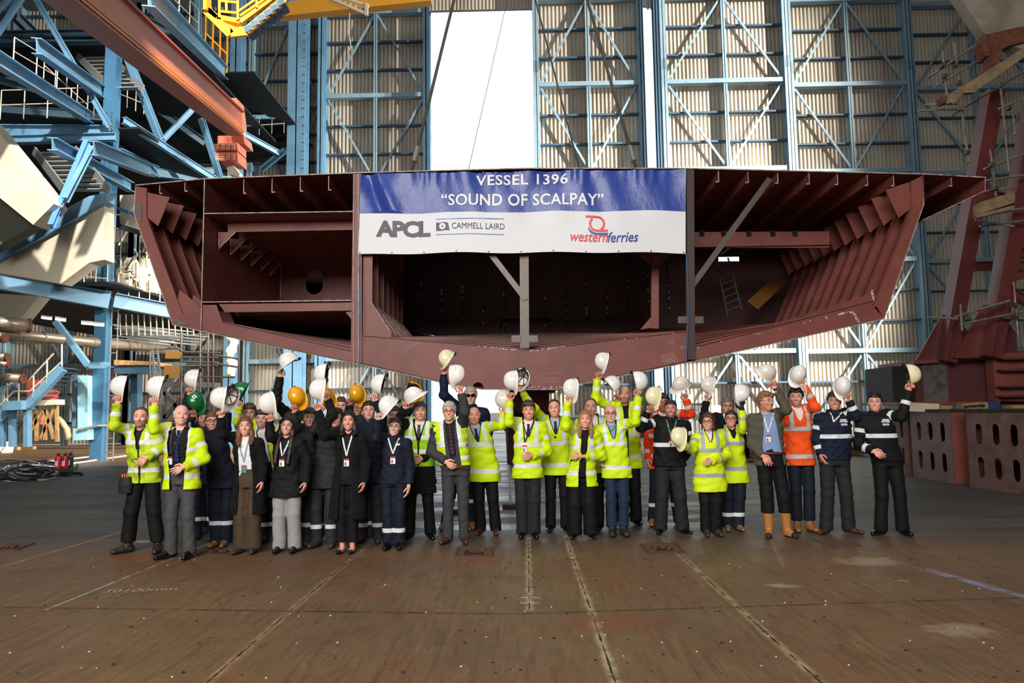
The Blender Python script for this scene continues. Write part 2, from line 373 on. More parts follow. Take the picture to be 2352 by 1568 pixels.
def person(key, label, Y, top, feet, A=None, B=None, head=(0, 0, 0), body=(.0,), g=1.0, fem=0, skin_=None, hair=('short', '4a3728'), outer='hivis', hem=1100,
           opening=None, inner=None, tie=None, bands=(), arm_bands=True, brace=True, trou='cgrey', leg_w=.062, leg_band=None, shoes='black', toes=(-12, 12), boots=0, tr_end=None,
           glasses=None, lanyard=None, badge=None, cuff=None, collar=True, sleeve_hi=None, placket=True, hemflare=.01, neckx=None, logo=None, vest=None, gloveB=False, hipx=None, belt=None, footY=None):
    seed = sum(map(ord, key)) * 7 + len(PEOPLE); T = at(top[0], top[1], Y); H = T.z; s = (H / 1.76) ** .6
    hx = T.x; fx = [at(f, 1150, Y).x for f in feet]; px = (fx[0] + fx[1]) / 2 if hipx is None else at(hipx, 1100, Y).x
    zp = .515 * H; zn = H - .262 * s; zs = H - .312 * s; nx = lerp(hx, px, .12) if neckx is None else at(neckx, 1000, Y).x
    root = Vector((px, Y, 0)); PX = Y / F
    def pz(v, x=None): return at(x or top[0], v, Y).z
    hh = np.array([hx, Y - .02, H - .123 * s]); hR = (Matrix.Rotation(math.radians(head[0]) - math.atan2(hx, Y) * .9, 3, 'Z') @ Matrix.Rotation(math.radians(head[1]), 3, 'X') @ Matrix.Rotation(math.radians(head[2]), 3, 'Y'))
    Rn = np.array(hR)
    hp = lambda p: hh + Rn @ (np.array(p) * s)
    bw = (.178 if not fem else .158) * s * (g ** .5)
    # ---- arms
    arms = []
    for sg, a in ((-1, A), (1, B)):
        up = bool(a and a.get('m') == 'grip'); sh = Vector((nx + sg * (bw - (.028 if up else .008)), Y + .01, zs + (.035 if up else -.035)))
        if a is None or a.get('m') == 'hide':
            el_ = sh + Vector((sg * .055, .03, -.27)) * s; wr = el_ + Vector((sg * .0, -.08, -.235)) * s; m_ = 'hang'
            if a: wr = el_ + Vector((-sg * .1, .12, -.2)) * s
        else:
            m_ = a['m']; e2, h2 = a['e'], a['h']
            if m_ == 'grip':
                el_ = at(e2[0], e2[1], Y - .06); L = .29 * s; dd = (el_ - sh); d2 = math.hypot(dd.x, dd.z); fw = math.sqrt(max(L*L - d2*d2, 0)); el_ = at(e2[0], e2[1], Y - .03 - min(fw, .2) * a.get('f', .9))
                wr0 = at(h2[0], h2[1], el_.y); dd = wr0 - el_; d2 = math.hypot(dd.x, dd.z); fw = math.sqrt(max((.31*s)**2 - d2*d2, 0)); hc = at(h2[0], h2[1], el_.y - min(fw, .1) * a.get('f2', .5))
            elif m_ == 'rest': el_ = at(e2[0], e2[1], Y + .02); hc = at(h2[0], h2[1], Y - .185 * g)
            elif m_ == 'out': el_ = at(e2[0], e2[1], Y - .12); hc = at(h2[0], h2[1], Y - .3)
            else: el_ = at(e2[0], e2[1], Y + .02); hc = at(h2[0], h2[1], Y - .06)
            dv = (hc - el_).normalized(); wr = hc - dv * .055 * s
        arms.append((sg, sh, el_, wr, m_))
    # ---- body
    xs = [nx - .3, nx + .3, *fx] + [v for a in arms for v in (a[2].x, a[3].x)]; ys = [Y - .25, Y + .2] + [a[3].y for a in arms]; zsn = [H] + [a[3].z + .2 for a in arms]
    b = S((min(xs) - .12, min(ys) - .12, 0), (max(xs) + .12, max(ys) + .1, max(zsn) + .02), .0055)
    E = lambda c, r, k=.02, m=1: b.ell(hp(c), np.array(r) * s, Rn, k * s, m)
    C = lambda a, c, ra, rb=None, k=.015, m=1: b.cap(hp(a), hp(c), ra * s, (rb or ra) * s, k * s, m)
    fw = .96 if fem else 1.0
    E((0, .014, .036), (.078 * fw, .096, .087)); E((0, -.035, -.005), (.067 * fw, .058, .082), .02); E((0, -.015, -.05), (.065 * fw, .068, .062), .03)
    E((0, -.058, -.09), (.03 * fw, .028, .024), .025); C((-.032, -.086, .029), (.032, -.086, .029), .011, k=.015)
    for q in (-1, 1):
        E((q*.031, -.108, .012), (.018, .018, .012), .012, -1); E((q*.031, -.078, .012), (.0145, .0145, .0145), .004)
        E((q*.044, -.074, -.024), (.02, .018, .018), .015); E((q*.077 * fw, .006, -.002), (.010, .019, .031), .006); E((q*.084*fw, .0, .0), (.005, .011, .019), .003, -1)
    C((0, -.092, .012), (0, -.113, -.026), .007, .0115, .01); E((0, -.102, -.031), (.0165, .012, .009), .006)
    C((-.018, -.088, -.055), (.018, -.088, -.055), .006, k=.006); C((-.014, -.086, -.070), (.014, -.086, -.070), .0065, k=.006); C((-.022, -.1, -.0625), (.022, -.1, -.0625), .003, k=.003, m=-1)
    b.cap(hp((0, .02, -.06)), (nx, Y + .01, zn - .03), (.054 - .008 * fem) * s * g**.3, .06 * s * g**.3, .03)
    b.col([(zp - .0*s, px, Y, .10*s, .07*s), (zp + .15*s, lerp(px, nx, .4), Y, .105*s, .075*s), (zs - .12*s, nx, Y, .13*s, .085*s), (zs, nx, Y, .12*s, .07*s), (zn, nx, Y + .01, .05*s, .05*s)], .03)
    for sg, sh, el_, wr, m_ in arms:
        b.cap(sh - Vector((sg*.05, 0, .02)), sh, .05*s, .045*s, .03); b.cap(sh, el_, .042*s, .036*s, .02); b.cap(el_, wr, .036*s, .0245*s, .015)
        d = (wr - el_).normalized(); cv = [.75, .9, 1.0, 1.1]
        if m_ == 'grip': cv = [1.0, 1.15, 1.25, 1.3]; n_ = Vector((sg*-.25, -1, 0)); sd = Vector((-sg, -.2, 0)); d = (d + Vector((0, -.1, .35))).normalized()
        elif m_ == 'rest': n_ = Vector((0, 1, .1)); sd = Vector((0, -.25, 1)); cv = [.3, .36, .42, .5]
        elif m_ == 'out': n_ = Vector((-.2, .5, 1)); sd = Vector((0, -1, .3)); cv = [.7, .8, .85, .9]
        else: n_ = Vector((-sg, .15, 0)); sd = Vector((0, -1, 0)); cv = [.35, .42, .5, .55]
        if not (gloveB and sg > 0): hand(b, wr - d * .01, d, n_, sd, cv, s=s * (.93 if fem else 1.0))
    zk = .285 * H; za = .06 * H; ank = []
    fY = Y if footY is None else footY
    for i, (sg, f_) in enumerate(zip((-1, 1), fx)):
        hip = Vector((px + sg * .088 * s, Y, zp)); an = Vector((f_, fY, .07)); kn = hip.lerp(an, .5) + Vector((0, -.03, 0)); ank.append((hip, kn, an))
        b.cap(hip, kn, .06*s, .045*s, .03); b.cap(kn, an, .042*s, .030, .02)
    P, Q = b.mesh(); hl = ((P - hh) @ Rn) / s
    sk = skin(**(skin_ or {}))
    o = np_mesh('person', P, Q, sk, root, None, {'hp': hl}); tag(o, label, 'person', 'people raising hard hats'); PEOPLE[key] = dict(o=o, arms=arms, Y=Y)
    # ---- trousers
    if trou:
        lo = .045 if tr_end is None else tr_end; g2 = S((min(px - .3, *[f - .15 for f in fx]), min(Y, fY) - .25, lo), (max(px + .3, *[f + .15 for f in fx]), max(Y, fY) + .25, zp + .2), .009)
        gg = g ** .8
        g2.col([(zp - .06*s, px, Y, .155*s*gg, .105*s*gg), (zp + .04*s, px, Y, .165*s*gg, .115*s*gg), (zp + .17*s, px, Y, .14*s*gg, .10*s*gg)], .03)
        for hip, kn, an in ank:
            lw = leg_w * s; g2.cap(hip - Vector((0, 0, .02)), kn, .088*s*gg, max(.066*s*gg, lw*.98), .03); g2.cap(kn, an + Vector((0, .012, 0)), max(.064*s*gg, lw*.95), lw, .02)
        g2.folds(.0028, seed + 1, .13); X, Yg, Z = g2.full(); g2.cutmax(lo - Z + 0*X + 0*Yg); P, Q = g2.mesh()
        at_ = {'se': np.full(len(P), 1.)}; at_['sd'] = np.abs(P[:, 2] - pz(leg_band)) - .026 if leg_band else np.full(len(P), 1.)
        np_mesh('trousers', P, Q, CL[trou](), root, o, at_)
    # ---- shoes
    sc = SH[shoes]; sm_ = M('shoe_' + shoes, sc[0], sc[1], spec=.6, n=1, ns=30, col2='6b5a48' if shoes in ('boot', 'dkboot') else None, lo=.5, hi=.8); so_ = M('shoe_sole', '151413', .7); toe = M('shoe_toe', '2a2622', .7)
    for (hip, kn, an), ta in zip(ank, toes):
        r = math.radians(ta); d = Vector((math.sin(r), -math.cos(r), 0)); hl_ = an - d * .055; hl_.z = .045; t_ = an + d * .17 * s; t_.z = .034; bt = .062 + boots
        g3 = S((an.x - .24, an.y - .26, 0), (an.x + .24, an.y + .26, .1 + boots), .0075)
        w_ = .046 if boots or shoes in ('boot', 'dkboot', 'tan', 'tanboot') else .039
        if fem: w_ *= .85
        g3.cap(hl_, an + d * .06 + Vector((0, 0, -.02)), w_ * .88, w_ * 1.02, .02); g3.cap(an + d * .06 + Vector((0, 0, -.028)), t_, w_, w_ * .74, .02)
        if shoes != 'court': g3.cap(hl_ + Vector((0, 0, .01)) + d * .045, (lambda q_: Vector((q_.x, q_.y, q_.z)))(an.lerp(kn, max(0, (bt - .04)) / (kn.z - .07)) + d * .0), w_ * 1.12, w_ * (1.12 if boots < .15 else 1.5), .03)
        X, Yg, Z = g3.full(); g3.f = np.maximum(g3.f, (.0 - Z + 0*X + 0*Yg).astype(np.float32)); zt = bt + .04 if shoes != 'court' else .055
        g3.cutmax(Z - zt + 0*X + 0*Yg); P, Q = g3.mesh(); so = np_mesh('boot' if boots or 'boot' in shoes else 'shoe', P, Q, sm_, root, o, {})
        so.data.materials.append(so_); cz = np.array([P[q, 2].mean() for q in Q]); mi = (cz < .022).astype(np.int32)
        if shoes in ('rigger', 'court'):
            so.data.materials.append(toe if shoes == 'rigger' else M('shoe_black', '0c0c0d', .12)); al = (P[Q].mean(1) - np.array(an)) @ np.array(d); mi[(al > .125 * s) & (cz < .1)] = 2
        so.data.polygons.foreach_set('material_index', mi)
    # ---- torso garments
    def torso(name, mat, ease, zb, openf=None, slv=True, nb=.0, cutneck=.0, flare=0., stripes=None, mb_=True, hi=.009, amp=.0055, slv_end=None, coll=0):
        bx = [nx - bw - .16, nx + bw + .16, px - .33, px + .33]; by = [Y - .3, Y + .25]; bz = [zb, zn + .08]
        if slv:
            for a in arms: bx += [a[2].x - .09, a[2].x + .09, a[3].x - .08, a[3].x + .08]; by += [a[2].y - .09, a[3].y - .08]; bz += [a[3].z + .07, a[2].z + .08, a[3].z - .05]
        q = S((min(bx), min(by), min(bz)), (max(bx), max(by), max(bz)), hi); e = ease; wst = .62 * H; f_ = fem
        pr = [(zn + .01, nx, Y + .01, .062*s + e, .06*s + e), (zn - .025*s, nx, Y + .01, .098*s + e, .076*s + e), (zs + .015*s, nx, Y + .005, (.148 - .012*f_)*s + e, .096*s + e),
              (zs - .13*s, lerp(nx, px, .2), Y, (.172 - .022*f_)*s*g + e, (.112 + .006*f_)*s*g + e), (wst, lerp(nx, px, .6), Y - .01*(g > 1.05), (.158 - .022*f_)*s*g**1.2 + e, .104*s*g**1.4 + e),
              (zp + .02, px, Y, .168*s*g + e, .112*s*g + e), (zp - .12, px, Y, .176*s*g + e + flare*.6, .116*s*g + e + flare*.5), (zp - .6, px, Y, .18*s*g + e + flare*2.2, .12*s*g + e + flare*1.5)]
        pr = sorted(pr); zz = [p[0] for p in pr]; bot = [zb] + [float(np.interp(zb, zz, [p[i] for p in pr])) for i in range(1, 5)]
        pr = [tuple(bot)] + [p for p in pr if p[0] > zb + .005]; q.col(pr, .02)
        if slv:
            for sg, sh, el_, wr, m_ in arms:
                ins = sh - Vector((sg * .06, 0, .03 if m_ == 'grip' else .0)); q.cap(ins, sh, .070*s + e*.5, .060*s + e*.6, .05); q.cap(sh, el_, .060*s + e*.7, .051*s + e*.7, .045)
                end = wr if slv_end is None else el_.lerp(wr, slv_end); q.cap(el_, end, .051*s + e*.7, .040*s + e*.7, .025, cut=.0)
        elif name == 'vest':
            for sg, sh, el_, wr, m_ in arms: q.cap(sh - Vector((sg * .06, 0, 0)), sh - Vector((sg*.01, 0, 0)), .078*s + e*.5, .073*s + e*.6, .04)
        if coll:
            q.cap((nx, Y + .02, zn - .03), (nx, Y + .03, zn + coll), .070*s + e*.7, .078*s + e*.9, .015, cut=0)
        q.folds(amp, seed + len(name), .10); X, Yg, Z = q.full(); q.cutmax(zb - Z + 0*X + 0*Yg)
        if openf:
            za_, wa = zip(*sorted([(zn + .02 - dz, w) for dz, w in openf])); w = np.interp(Z.ravel(), za_, wa)[None, None, :]; xc = np.interp(Z.ravel(), [zp, zn], [px, nx])[None, None, :]
            wedge = np.maximum(np.abs(X - xc) - w, Yg - (Y - .01)); wedge = np.where(w <= .001, 1., wedge); q.cutmax(-wedge)
            if coll: q.cutmax(-np.maximum(np.maximum(np.sqrt((X - nx)**2 + (Yg - Y - .03)**2) - .058*s, Yg - Y), zn + .0 - Z))
        P, Q = q.mesh(); n = len(P); sd = np.full(n, 1.); se = np.full(n, 1.)
        def segd(a_, b_):
            a_ = np.array(a_); u = np.array(b_) - a_; L = u @ u; t = ((P - a_) @ u) / L; return np.linalg.norm(P - a_ - np.clip(t, 0, 1)[:, None] * u, axis=1), t * math.sqrt(L), math.sqrt(L)
        xc = np.interp(P[:, 2], [zp, zn], [px, nx]); onarm = np.zeros(n, bool); ip = lambda i: np.interp(P[:, 2], [p_[0] for p_ in pr], [p_[i] for p_ in pr])
        dt = (np.sqrt(((P[:, 0] - ip(1)) / ip(3))**2 + ((P[:, 1] - ip(2)) / ip(4))**2) - 1) * ip(4)
        if slv:
            for sg, sh, el_, wr, m_ in arms:
                d1, t1, L1 = segd(sh, el_); d2, t2, L2 = segd(el_, wr); fa = (d2 < d1) & (d2 - .05*s < dt); r1 = (d1 - .062*s < dt) & ~fa
                inarm = fa | (r1 & (t1 > .03)); onarm |= inarm
                if arm_bands and stripes is not None:
                    ua = np.abs(t1 - .42 * L1) - .026; fb = np.abs(t2 - .55 * L2) - .026
                    sd = np.where(fa, np.minimum(sd, fb), np.where(inarm, np.minimum(sd, ua), sd))
        if stripes is not None:
            tb = np.full(n, 1.)
            for v in stripes: tb = np.minimum(tb, np.abs(P[:, 2] - v) - .027)
            if brace and len(stripes):
                br = np.maximum(np.abs(np.abs(P[:, 0] - xc) - (.105 - .01*fem)*s*g**.5) - .025, max(stripes) - P[:, 2]); tb = np.minimum(tb, br)
            sd = np.where(onarm, sd, np.minimum(sd, tb))
        if placket and not openf and name in ('jacket', 'coat', 'fleece'): se = np.where(onarm | (P[:, 1] > Y), 1., np.abs(P[:, 0] - xc - .006) - .003)
        if openf and name == 'jacket' and outer.startswith('hivis'):
            w = np.interp(P[:, 2], za_, wa); se = np.where((P[:, 1] < Y) & ~onarm & (w > .002), np.abs(P[:, 0] - xc) - w - .012, se)
            if max(w for _, w in openf) > 0: se = np.where((P[:, 2] > zn - .25) & ~onarm, se, np.where(np.array(openf[-1][1]) > .02, se, 1.))
        ob = np_mesh(name, P, Q, mat, root, o, {'sd': sd, 'se': se}); return q, ob
    zh = pz(hem); gtop = None; surf = []
    if inner:
        iq, _ = torso(inner[0], CL[inner[1]](), -.004, zp + .02, None if len(inner) < 3 else [(0, .05), (.2*s, .0), (.21*s, 0)], slv=False, coll=.02 if len(inner) < 3 else 0, amp=.0015); surf.append(iq)
        if len(inner) > 2: sq, _ = torso('shirt', CL[inner[2]](), -.016, zs - .3, None, slv=False, coll=.03, amp=.001); surf.append(sq)
    def fy(x, z, L=None):
        v = [q.front(x, z) for q in (L or surf)]; v = [t for t in v if t is not None]; return min(v) if v else Y - .1
    nm = {'hivis': 'jacket', 'hivisd': 'jacket', 'hivisg': 'jacket', 'orange': 'jacket', 'orangered': 'jacket', 'blackcoat': 'coat', 'tweed': 'blazer', 'mgrey': 'blazer'}.get(outer, 'jacket')
    if outer in ('navy', 'dgrey') and leg_band: nm = 'coveralls'
    strp = [pz(v) for v in bands] if (bands or outer.startswith('hivis') or outer.startswith('orange')) else None
    oq, _ = torso(nm, CL[outer](), .012, zh, opening, True, flare=hemflare, stripes=strp, coll=(.05 if outer.startswith(('hivis', 'orange')) else .03) if collar else 0)
    allq = surf + [oq]
    if vest:
        vq, _ = torso('vest', CL[vest[0]](), .024, pz(vest[1]), vest[2], False, stripes=[pz(v) for v in vest[3]]); allq.append(vq)
    if belt:
        bz_ = pz(belt); mb = MB(); mb.tube([(px + (.172*s*g)*math.cos(t), Y + .124*s*g*math.sin(t), bz_) for t in np.linspace(0, 2*math.pi, 25)[:-1]], .018, 6, True); mb.build('belt', M('leather_brown', '5a2c1c', .4), o, True)
    if tie:
        xx = lambda z: float(np.interp(z, [zp, zn], [px, nx])); zz = np.linspace(zn - .035*s, zn - (.40 if opening and opening[-1][1] > .02 else .26)*s, 9); mb = MB(); w = [.022, .016] + list(np.linspace(.018, .038, 7)); pr = []
        for z, wi in zip(zz, w): x = xx(z); pr.append((x, fy(x, z) - .006, z, wi))
        for (x0, y0, z0, w0), (x1, y1, z1, w1) in zip(pr, pr[1:]):
            mb.add([(x0-w0, y0, z0), (x0+w0, y0, z0), (x1+w1, y1, z1), (x1-w1, y1, z1), (x0-w0*.6, y0-.008, z0), (x0+w0*.6, y0-.008, z0), (x1+w1*.6, y1-.008, z1), (x1-w1*.6, y1-.008, z1)], [(0,3,2,1),(4,5,6,7),(0,1,5,4),(1,2,6,5),(2,3,7,6),(3,0,4,7)])
        mb.build('tie', CL[tie](), o, True)
    if cuff:
        for sg, sh, el_, wr, m_ in arms:
            if (cuff[0] == 'A') == (sg < 0) or cuff[0] == 'AB': c0 = wr - (wr - el_).normalized() * .02; MB().tube([c0, wr + (wr - el_).normalized() * cuff[2]], [.038*s, .033*s], 12).build('cuff' if cuff[1] != 'watch' else 'watch', CL[cuff[1]]() if cuff[1] in CL else M('watch_strap', '1a1a1c', .4), o, True)
    if lanyard:
        zl = pz(lanyard[1]); xl = at(lanyard[0], lanyard[1], Y).x; col_ = lanyard[2]; wl_ = .017; ly = M('lanyard_' + col_, col_, .6, n=1, ns=60, col2='50545c' if col_ == 'e8e8ea' else ('e8e8e8' if col_ == '2f7a50' else None), lo=.58, hi=.6, sc3=(1, 1, 1))
        lo_ = None
        for sg in (-1, 1):
            pts = []
            for t in np.linspace(0, 1, 9): x = lerp(nx + sg * .07 * s, xl, t); z = lerp(zn + .0, zl, t); pts.append((x, fy(x, z, allq) - .005, z))
            mb = ribbon(pts, wl_)
            if lo_ is None: lo_ = MB()
            lo_.add(mb.v, mb.f)
        lo_ = lo_.build('lanyard', ly, o)
        if badge:
            yb = fy(xl, zl - .06, allq) - .012; mb = MB().box((xl - .031, yb - .003, zl - .125), (xl + .031, yb, zl - .035)); bd = mb.build('badge', M('badge_' + badge, badge, .3), lo_)
            MB().box((xl - .031, yb - .005, zl - .055), (xl + .031, yb - .003, zl - .035)).build('badge_strip', M('badge_red', 'c0303a', .4), bd); MB().box((xl - .02, yb - .005, zl - .115), (xl + .0, yb - .003, zl - .075)).build('badge_photo', M('badge_photo', '70655f', .4), bd)
    if logo:
        for txt, lx, lz, sz, cc in logo:
            p = at(lx, lz, Y); vs, fs = text_mb(txt, sz, off=.008); ya, yb_ = fy(p.x - .05, p.z, allq), fy(p.x + .05, p.z, allq); MB().add([(p.x + v[0], (ya + yb_)/2 + (yb_ - ya)/.1*v[0] - .012, p.z + v[1]) for v in vs], fs).build('logo', M('print_' + cc, cc, .6), o)
    if gloveB:
        sg, sh, el_, wr, m_ = arms[1]; q = S((wr.x - .15, wr.y - .15, wr.z - .1), (wr.x + .15, wr.y + .15, wr.z + .25), .007); d = (wr - el_).normalized(); q.cap(wr - d*.05, wr + d*.02, .042, .036, .02); hand(q, wr, d, (-.2, -1, 0), (-1, 0, 0), [1.1]*4, s=1.22); P, Q = q.mesh(); np_mesh('glove', P, Q, M('glove_black', '121214', .7), root, o, {})
    # ---- hair
    def local(nm_, q, mat):
        P, Q = q.mesh(); P = (Rn @ (P * s).T).T + hh; return np_mesh(nm_, P, Q, mat, root, o, {})
    st, hc = hair[0], hair[1]
    if st != 'bald':
        ln = hair[2] if len(hair) > 2 else .2; q = S((-.14, -.22, -.19 - (ln if st == 'long' else 0)), (.14, .17, .16), .0065); t = {'short': .012, 'thick': .018, 'recede': .006, 'ring': .010, 'bob': .014, 'long': .010, 'tied': .006, 'crop': .004}[st]
        q.ell((0, .015, .037), (.077 + t, .097 + t, .088 + t * 1.15), k=0)
        if st == 'thick': q.cap((-.05, -.075, .095), (.05, -.08, .09), .022, .02, .02)
        X, Yg, Z = q.full(); kp = {'recede': ([-.12, -.06, -.02, .01, .05, .12], [.16, .125, .06, -.005, -.05, -.075]), 'ring': ([-.12, -.045, -.02, .02, .06, .12], [.16, .12, .0, -.01, -.055, -.075]),
            'bob': ([-.12, -.07, -.045, -.035, .12], [.075, .07, .03, -.13, -.13]), 'long': ([-.12, -.075, -.05, -.04, .12], [.082, .075, .03, -.15, -.15])}.get(st, ([-.12, -.075, -.045, -.015, .012, .04, .12], [.07, .066, .045, .012, -.022, -.055, -.078]))
        d = np.interp(Yg.ravel(), *kp)[None, :, None] - Z; q.cutmax(d * .7 + .35 * X**2 * (Yg < -.02) * 4 * (st in ('short', 'thick', 'tied')) + .003*np.sin(X*190 + seed) + .003*np.sin(Yg*170+X*60))
        if st == 'ring': q.cutmax(Z - .045 + 0*X + 0*Yg)
        if st == 'bob':
            for sg in (-1, 1): q.cap((sg*.07, .0, .02), (sg*.072, -.01, -.085), .028, .022, .03)
            q.cap((0, .06, 0), (0, .06, -.09), .07, .06, .04)
        if st == 'long':
            for sg in (-1, 1):
                q.cap((sg*.068, -.01, .04), (sg*.078, -.02, -.09), .027, .03, .03); q.cap((sg*.078, -.02, -.09), (sg*.080, -.06, -.17), .032, .030, .03); q.cap((sg*.080, -.06, -.17), (sg*.078, -.10 - min(ln, .3)*.22, -.12 - ln), .032, .022, .03)
            q.cap((0, .07, 0), (0, .085, -.1 - ln * .7), .075, .07, .05)
        if st == 'tied': q.ell((0, .12, .02), (.035, .04, .035), k=.02)
        if len(hair) > 3: q.cap((-.06, .06, -.05), (-.075, -.03, -.15), .02, .015, .02)
        q.folds(.0015 if st == 'long' else .004, seed, .05 if st == 'long' else .035); local('hair', q, hairmat(hc))
    # ---- glasses
    if glasses:
        mb = MB(); lens = MB(); W = lambda p: Vector(hp(p)); safe = glasses != 'wire'
        for sg in (-1, 1):
            rx, rz = (.029, .0185) if safe else (.024, .0165); c = (sg*.0325, -.112, .010)
            pts = [W((c[0] + rx*math.copysign(abs(math.cos(t))**.8, math.cos(t)), c[1] + .5*abs(c[0] + rx*math.cos(t))**1.0 * .35, c[2] + rz*math.copysign(abs(math.sin(t))**.8, math.sin(t)))) for t in np.linspace(0, 2*math.pi, 17)[:-1]]
            mb.tube(pts, .0018 if glasses == 'safety' else .0026, 5, True); lens.add(pts, [tuple(range(16))])
            mb.tube([W((sg*.062, -.098, .014)), W((sg*.074, -.06, .014)), W((sg*.08, .01, .01))], .0028, 5)
        mb.tube([W((-.006, -.115, .014)), W((.006, -.115, .014))], .002, 5)
        gm = {'safety': M('glasses_clear', 'b9c0c4', .15, spec=.8), 'wire': M('glasses_wire', '2a2422', .3), 'dark': M('glasses_dark', '141416', .3), 'sun': M('glasses_sun', '0a0a0b', .15)}[glasses]
        go = mb.build('glasses', gm, o, True); k = 'lens_' + ('sun' if glasses == 'sun' else 'clear')
        if k not in MATS:
            a = N(k)
            if 'sun' in k: a.set(srgb('0a0a0c'), .05, 0, .8)
            else:
                tr = a.new('ShaderNodeBsdfTransparent'); gl = a.new('ShaderNodeBsdfGlossy'); gl.inputs['Roughness'].default_value = .08; mx = a.new('ShaderNodeMixShader'); mx.inputs[0].default_value = .10
                a.lk(tr.outputs[0], mx.inputs[1]); a.lk(gl.outputs[0], mx.inputs[2]); a.lk(mx.outputs[0], a.out.inputs[0])
            MATS[k] = a.m
        lens.build('lens', MATS[k], go)
    return o
# ---------------------------------------------------------------- hard hats
def helmet_proto():
    t = thing('hard_hat', 'x', 'hard hat'); NA, NL = 40, 12; sh = MB(); tops = []
    def ring(a, l, off):
        # a: angle, l: 0 crown .. 1 rim
        ph = l * math.pi / 2 * 1.02; r = math.sin(ph) ** .85; z = math.cos(ph) * .145; x = math.cos(a); y = math.sin(a); rx = .106 - off; ry = .132 - off
        rdg = .006 * math.exp(-(x * r * .106 / .02)**2) * (1 if off == 0 else 0); return (x * r * rx, y * r * ry, z - off + rdg)
    for off in (0, .004):
        vs = [];
        for l in range(NL + 1):
            for k in range(NA): vs.append(ring(2*math.pi*k/NA, l / NL, off))
        if off == 0:
            for e in (.55, 1.0):
                for k in range(NA):
                    a = 2*math.pi*k/NA; x, y, z = ring(a, 1, 0); pk = max(0, -math.sin(a)) ** 2.2; w = (.010 + .050 * pk) * e
                    vs.append((x + math.cos(a) * w * .8, y + math.sin(a) * w, z - .004 * e - .018 * pk * e))
        outer_n = len(vs) // NA; fs = []
        for l in range(outer_n - 1):
            for k in range(NA):
                f = (l*NA + k, l*NA + (k+1) % NA, (l+1)*NA + (k+1) % NA, (l+1)*NA + k); fs.append(f if off else f[::-1])
        sh.add(vs, fs); tops.append((len(sh.v) - NA, outer_n))
    a0, b0 = tops[0][0], tops[1][0]
    # close the brim underside back to the inner rim
    sh.f += [(a0 + k, a0 + (k+1) % NA, b0 + (k+1) % NA, b0 + k) for k in range(NA)]; sh.mi += [0] * NA
    s_ = sh.build('shell', M('helmet_white', 'f0ebe6', .22, spec=.6), t, True)
    hb = MB(); rg = lambda z, q: [(.092*q*math.cos(a), .116*q*math.sin(a), z) for a in np.linspace(0, 2*math.pi, 25)[:-1]]
    for z in (-.012, -.004, .004, .012): hb.tube(rg(z, .93), .004, 5, True)
    for an in (0, 1.05, 2.1): hb.tube([(.09*math.cos(an)*c, .112*math.sin(an)*c, .118 - .11*c*c) for c in np.linspace(-1, 1, 13)], .0055, 5)
    hb.box((-.03, .118, -.05), (.03, .138, -.012)); hb.lathe((0, .140, -.03), [(.018, 0), (.018, .016), (.012, .02)], 12, 'y')
    hb.tube([(-.085, .05, -.01), (-.07, .1, -.035), (-.03, .125, -.035)], .005, 5); hb.tube([(.085, .05, -.01), (.07, .1, -.035), (.03, .125, -.035)], .005, 5)
    hb.build('harness', M('helmet_harness', '17181a', .5), t, True)
    MB().tube([(.088*math.cos(a), .11*math.sin(a), -.004) for a in np.linspace(-2.5, -.64, 12)], .011, 6).build('sweatband', M('helmet_sweatband', 'c98a3a', .7), t, True)
    vt = MB()
    for sg in (-1, 1):
        for k in range(3):
            a = math.radians(90 + sg * (62 + k * 11)); p = Vector(ring(a, .62, -.0005)); vt.lathe(p, [(.0035, -.002), (.0035, .001)], 8, 'x')
    vt.build('vent', M('helmet_vent', '25262a', .6), t)  # dark discs paint the shade of open vent holes
    return t
HP = None
def helmet(px, py, Y, crown, peak, col, label, dirt=None):
    """crown: direction of the crown; peak: direction of the peak"""
    global HP
    if HP is None: HP = helmet_proto(); r = HP
    else:
        r = HP.copy(); COL.objects.link(r)
        for ch in list(HP.children): c = ch.copy(); COL.objects.link(c); c.parent = r
    z = Vector(crown).normalized(); y = -(Vector(peak) - z * Vector(peak).dot(z)).normalized(); x = y.cross(z)
    p = at(px, py, Y); r.matrix_world = Matrix.Translation(p) @ Matrix((x, y, z)).transposed().to_4x4() @ Matrix.Translation((0, 0, -.055)); WO[r.name] = p
    hc = {'white': ('f0ebe6', None), 'cream': ('efe6bd', None), 'dull': ('e6dcd0', 'b9a78e'), 'green': ('0d6a3a', None), 'yellow': ('f7a811', 'c07a10'), 'dirty': ('f2ac1c', '6a5520')}[col]
    mt = M('helmet_' + col, hc[0], .22, spec=.6, ns=14, col2=hc[1], lo=.55, hi=.8)
    for c in r.children:
        if c.name.startswith('shell'): c.material_slots[0].link = 'OBJECT'; c.material_slots[0].material = mt
    return tag(r, label, 'hard hat', 'raised hard hats')
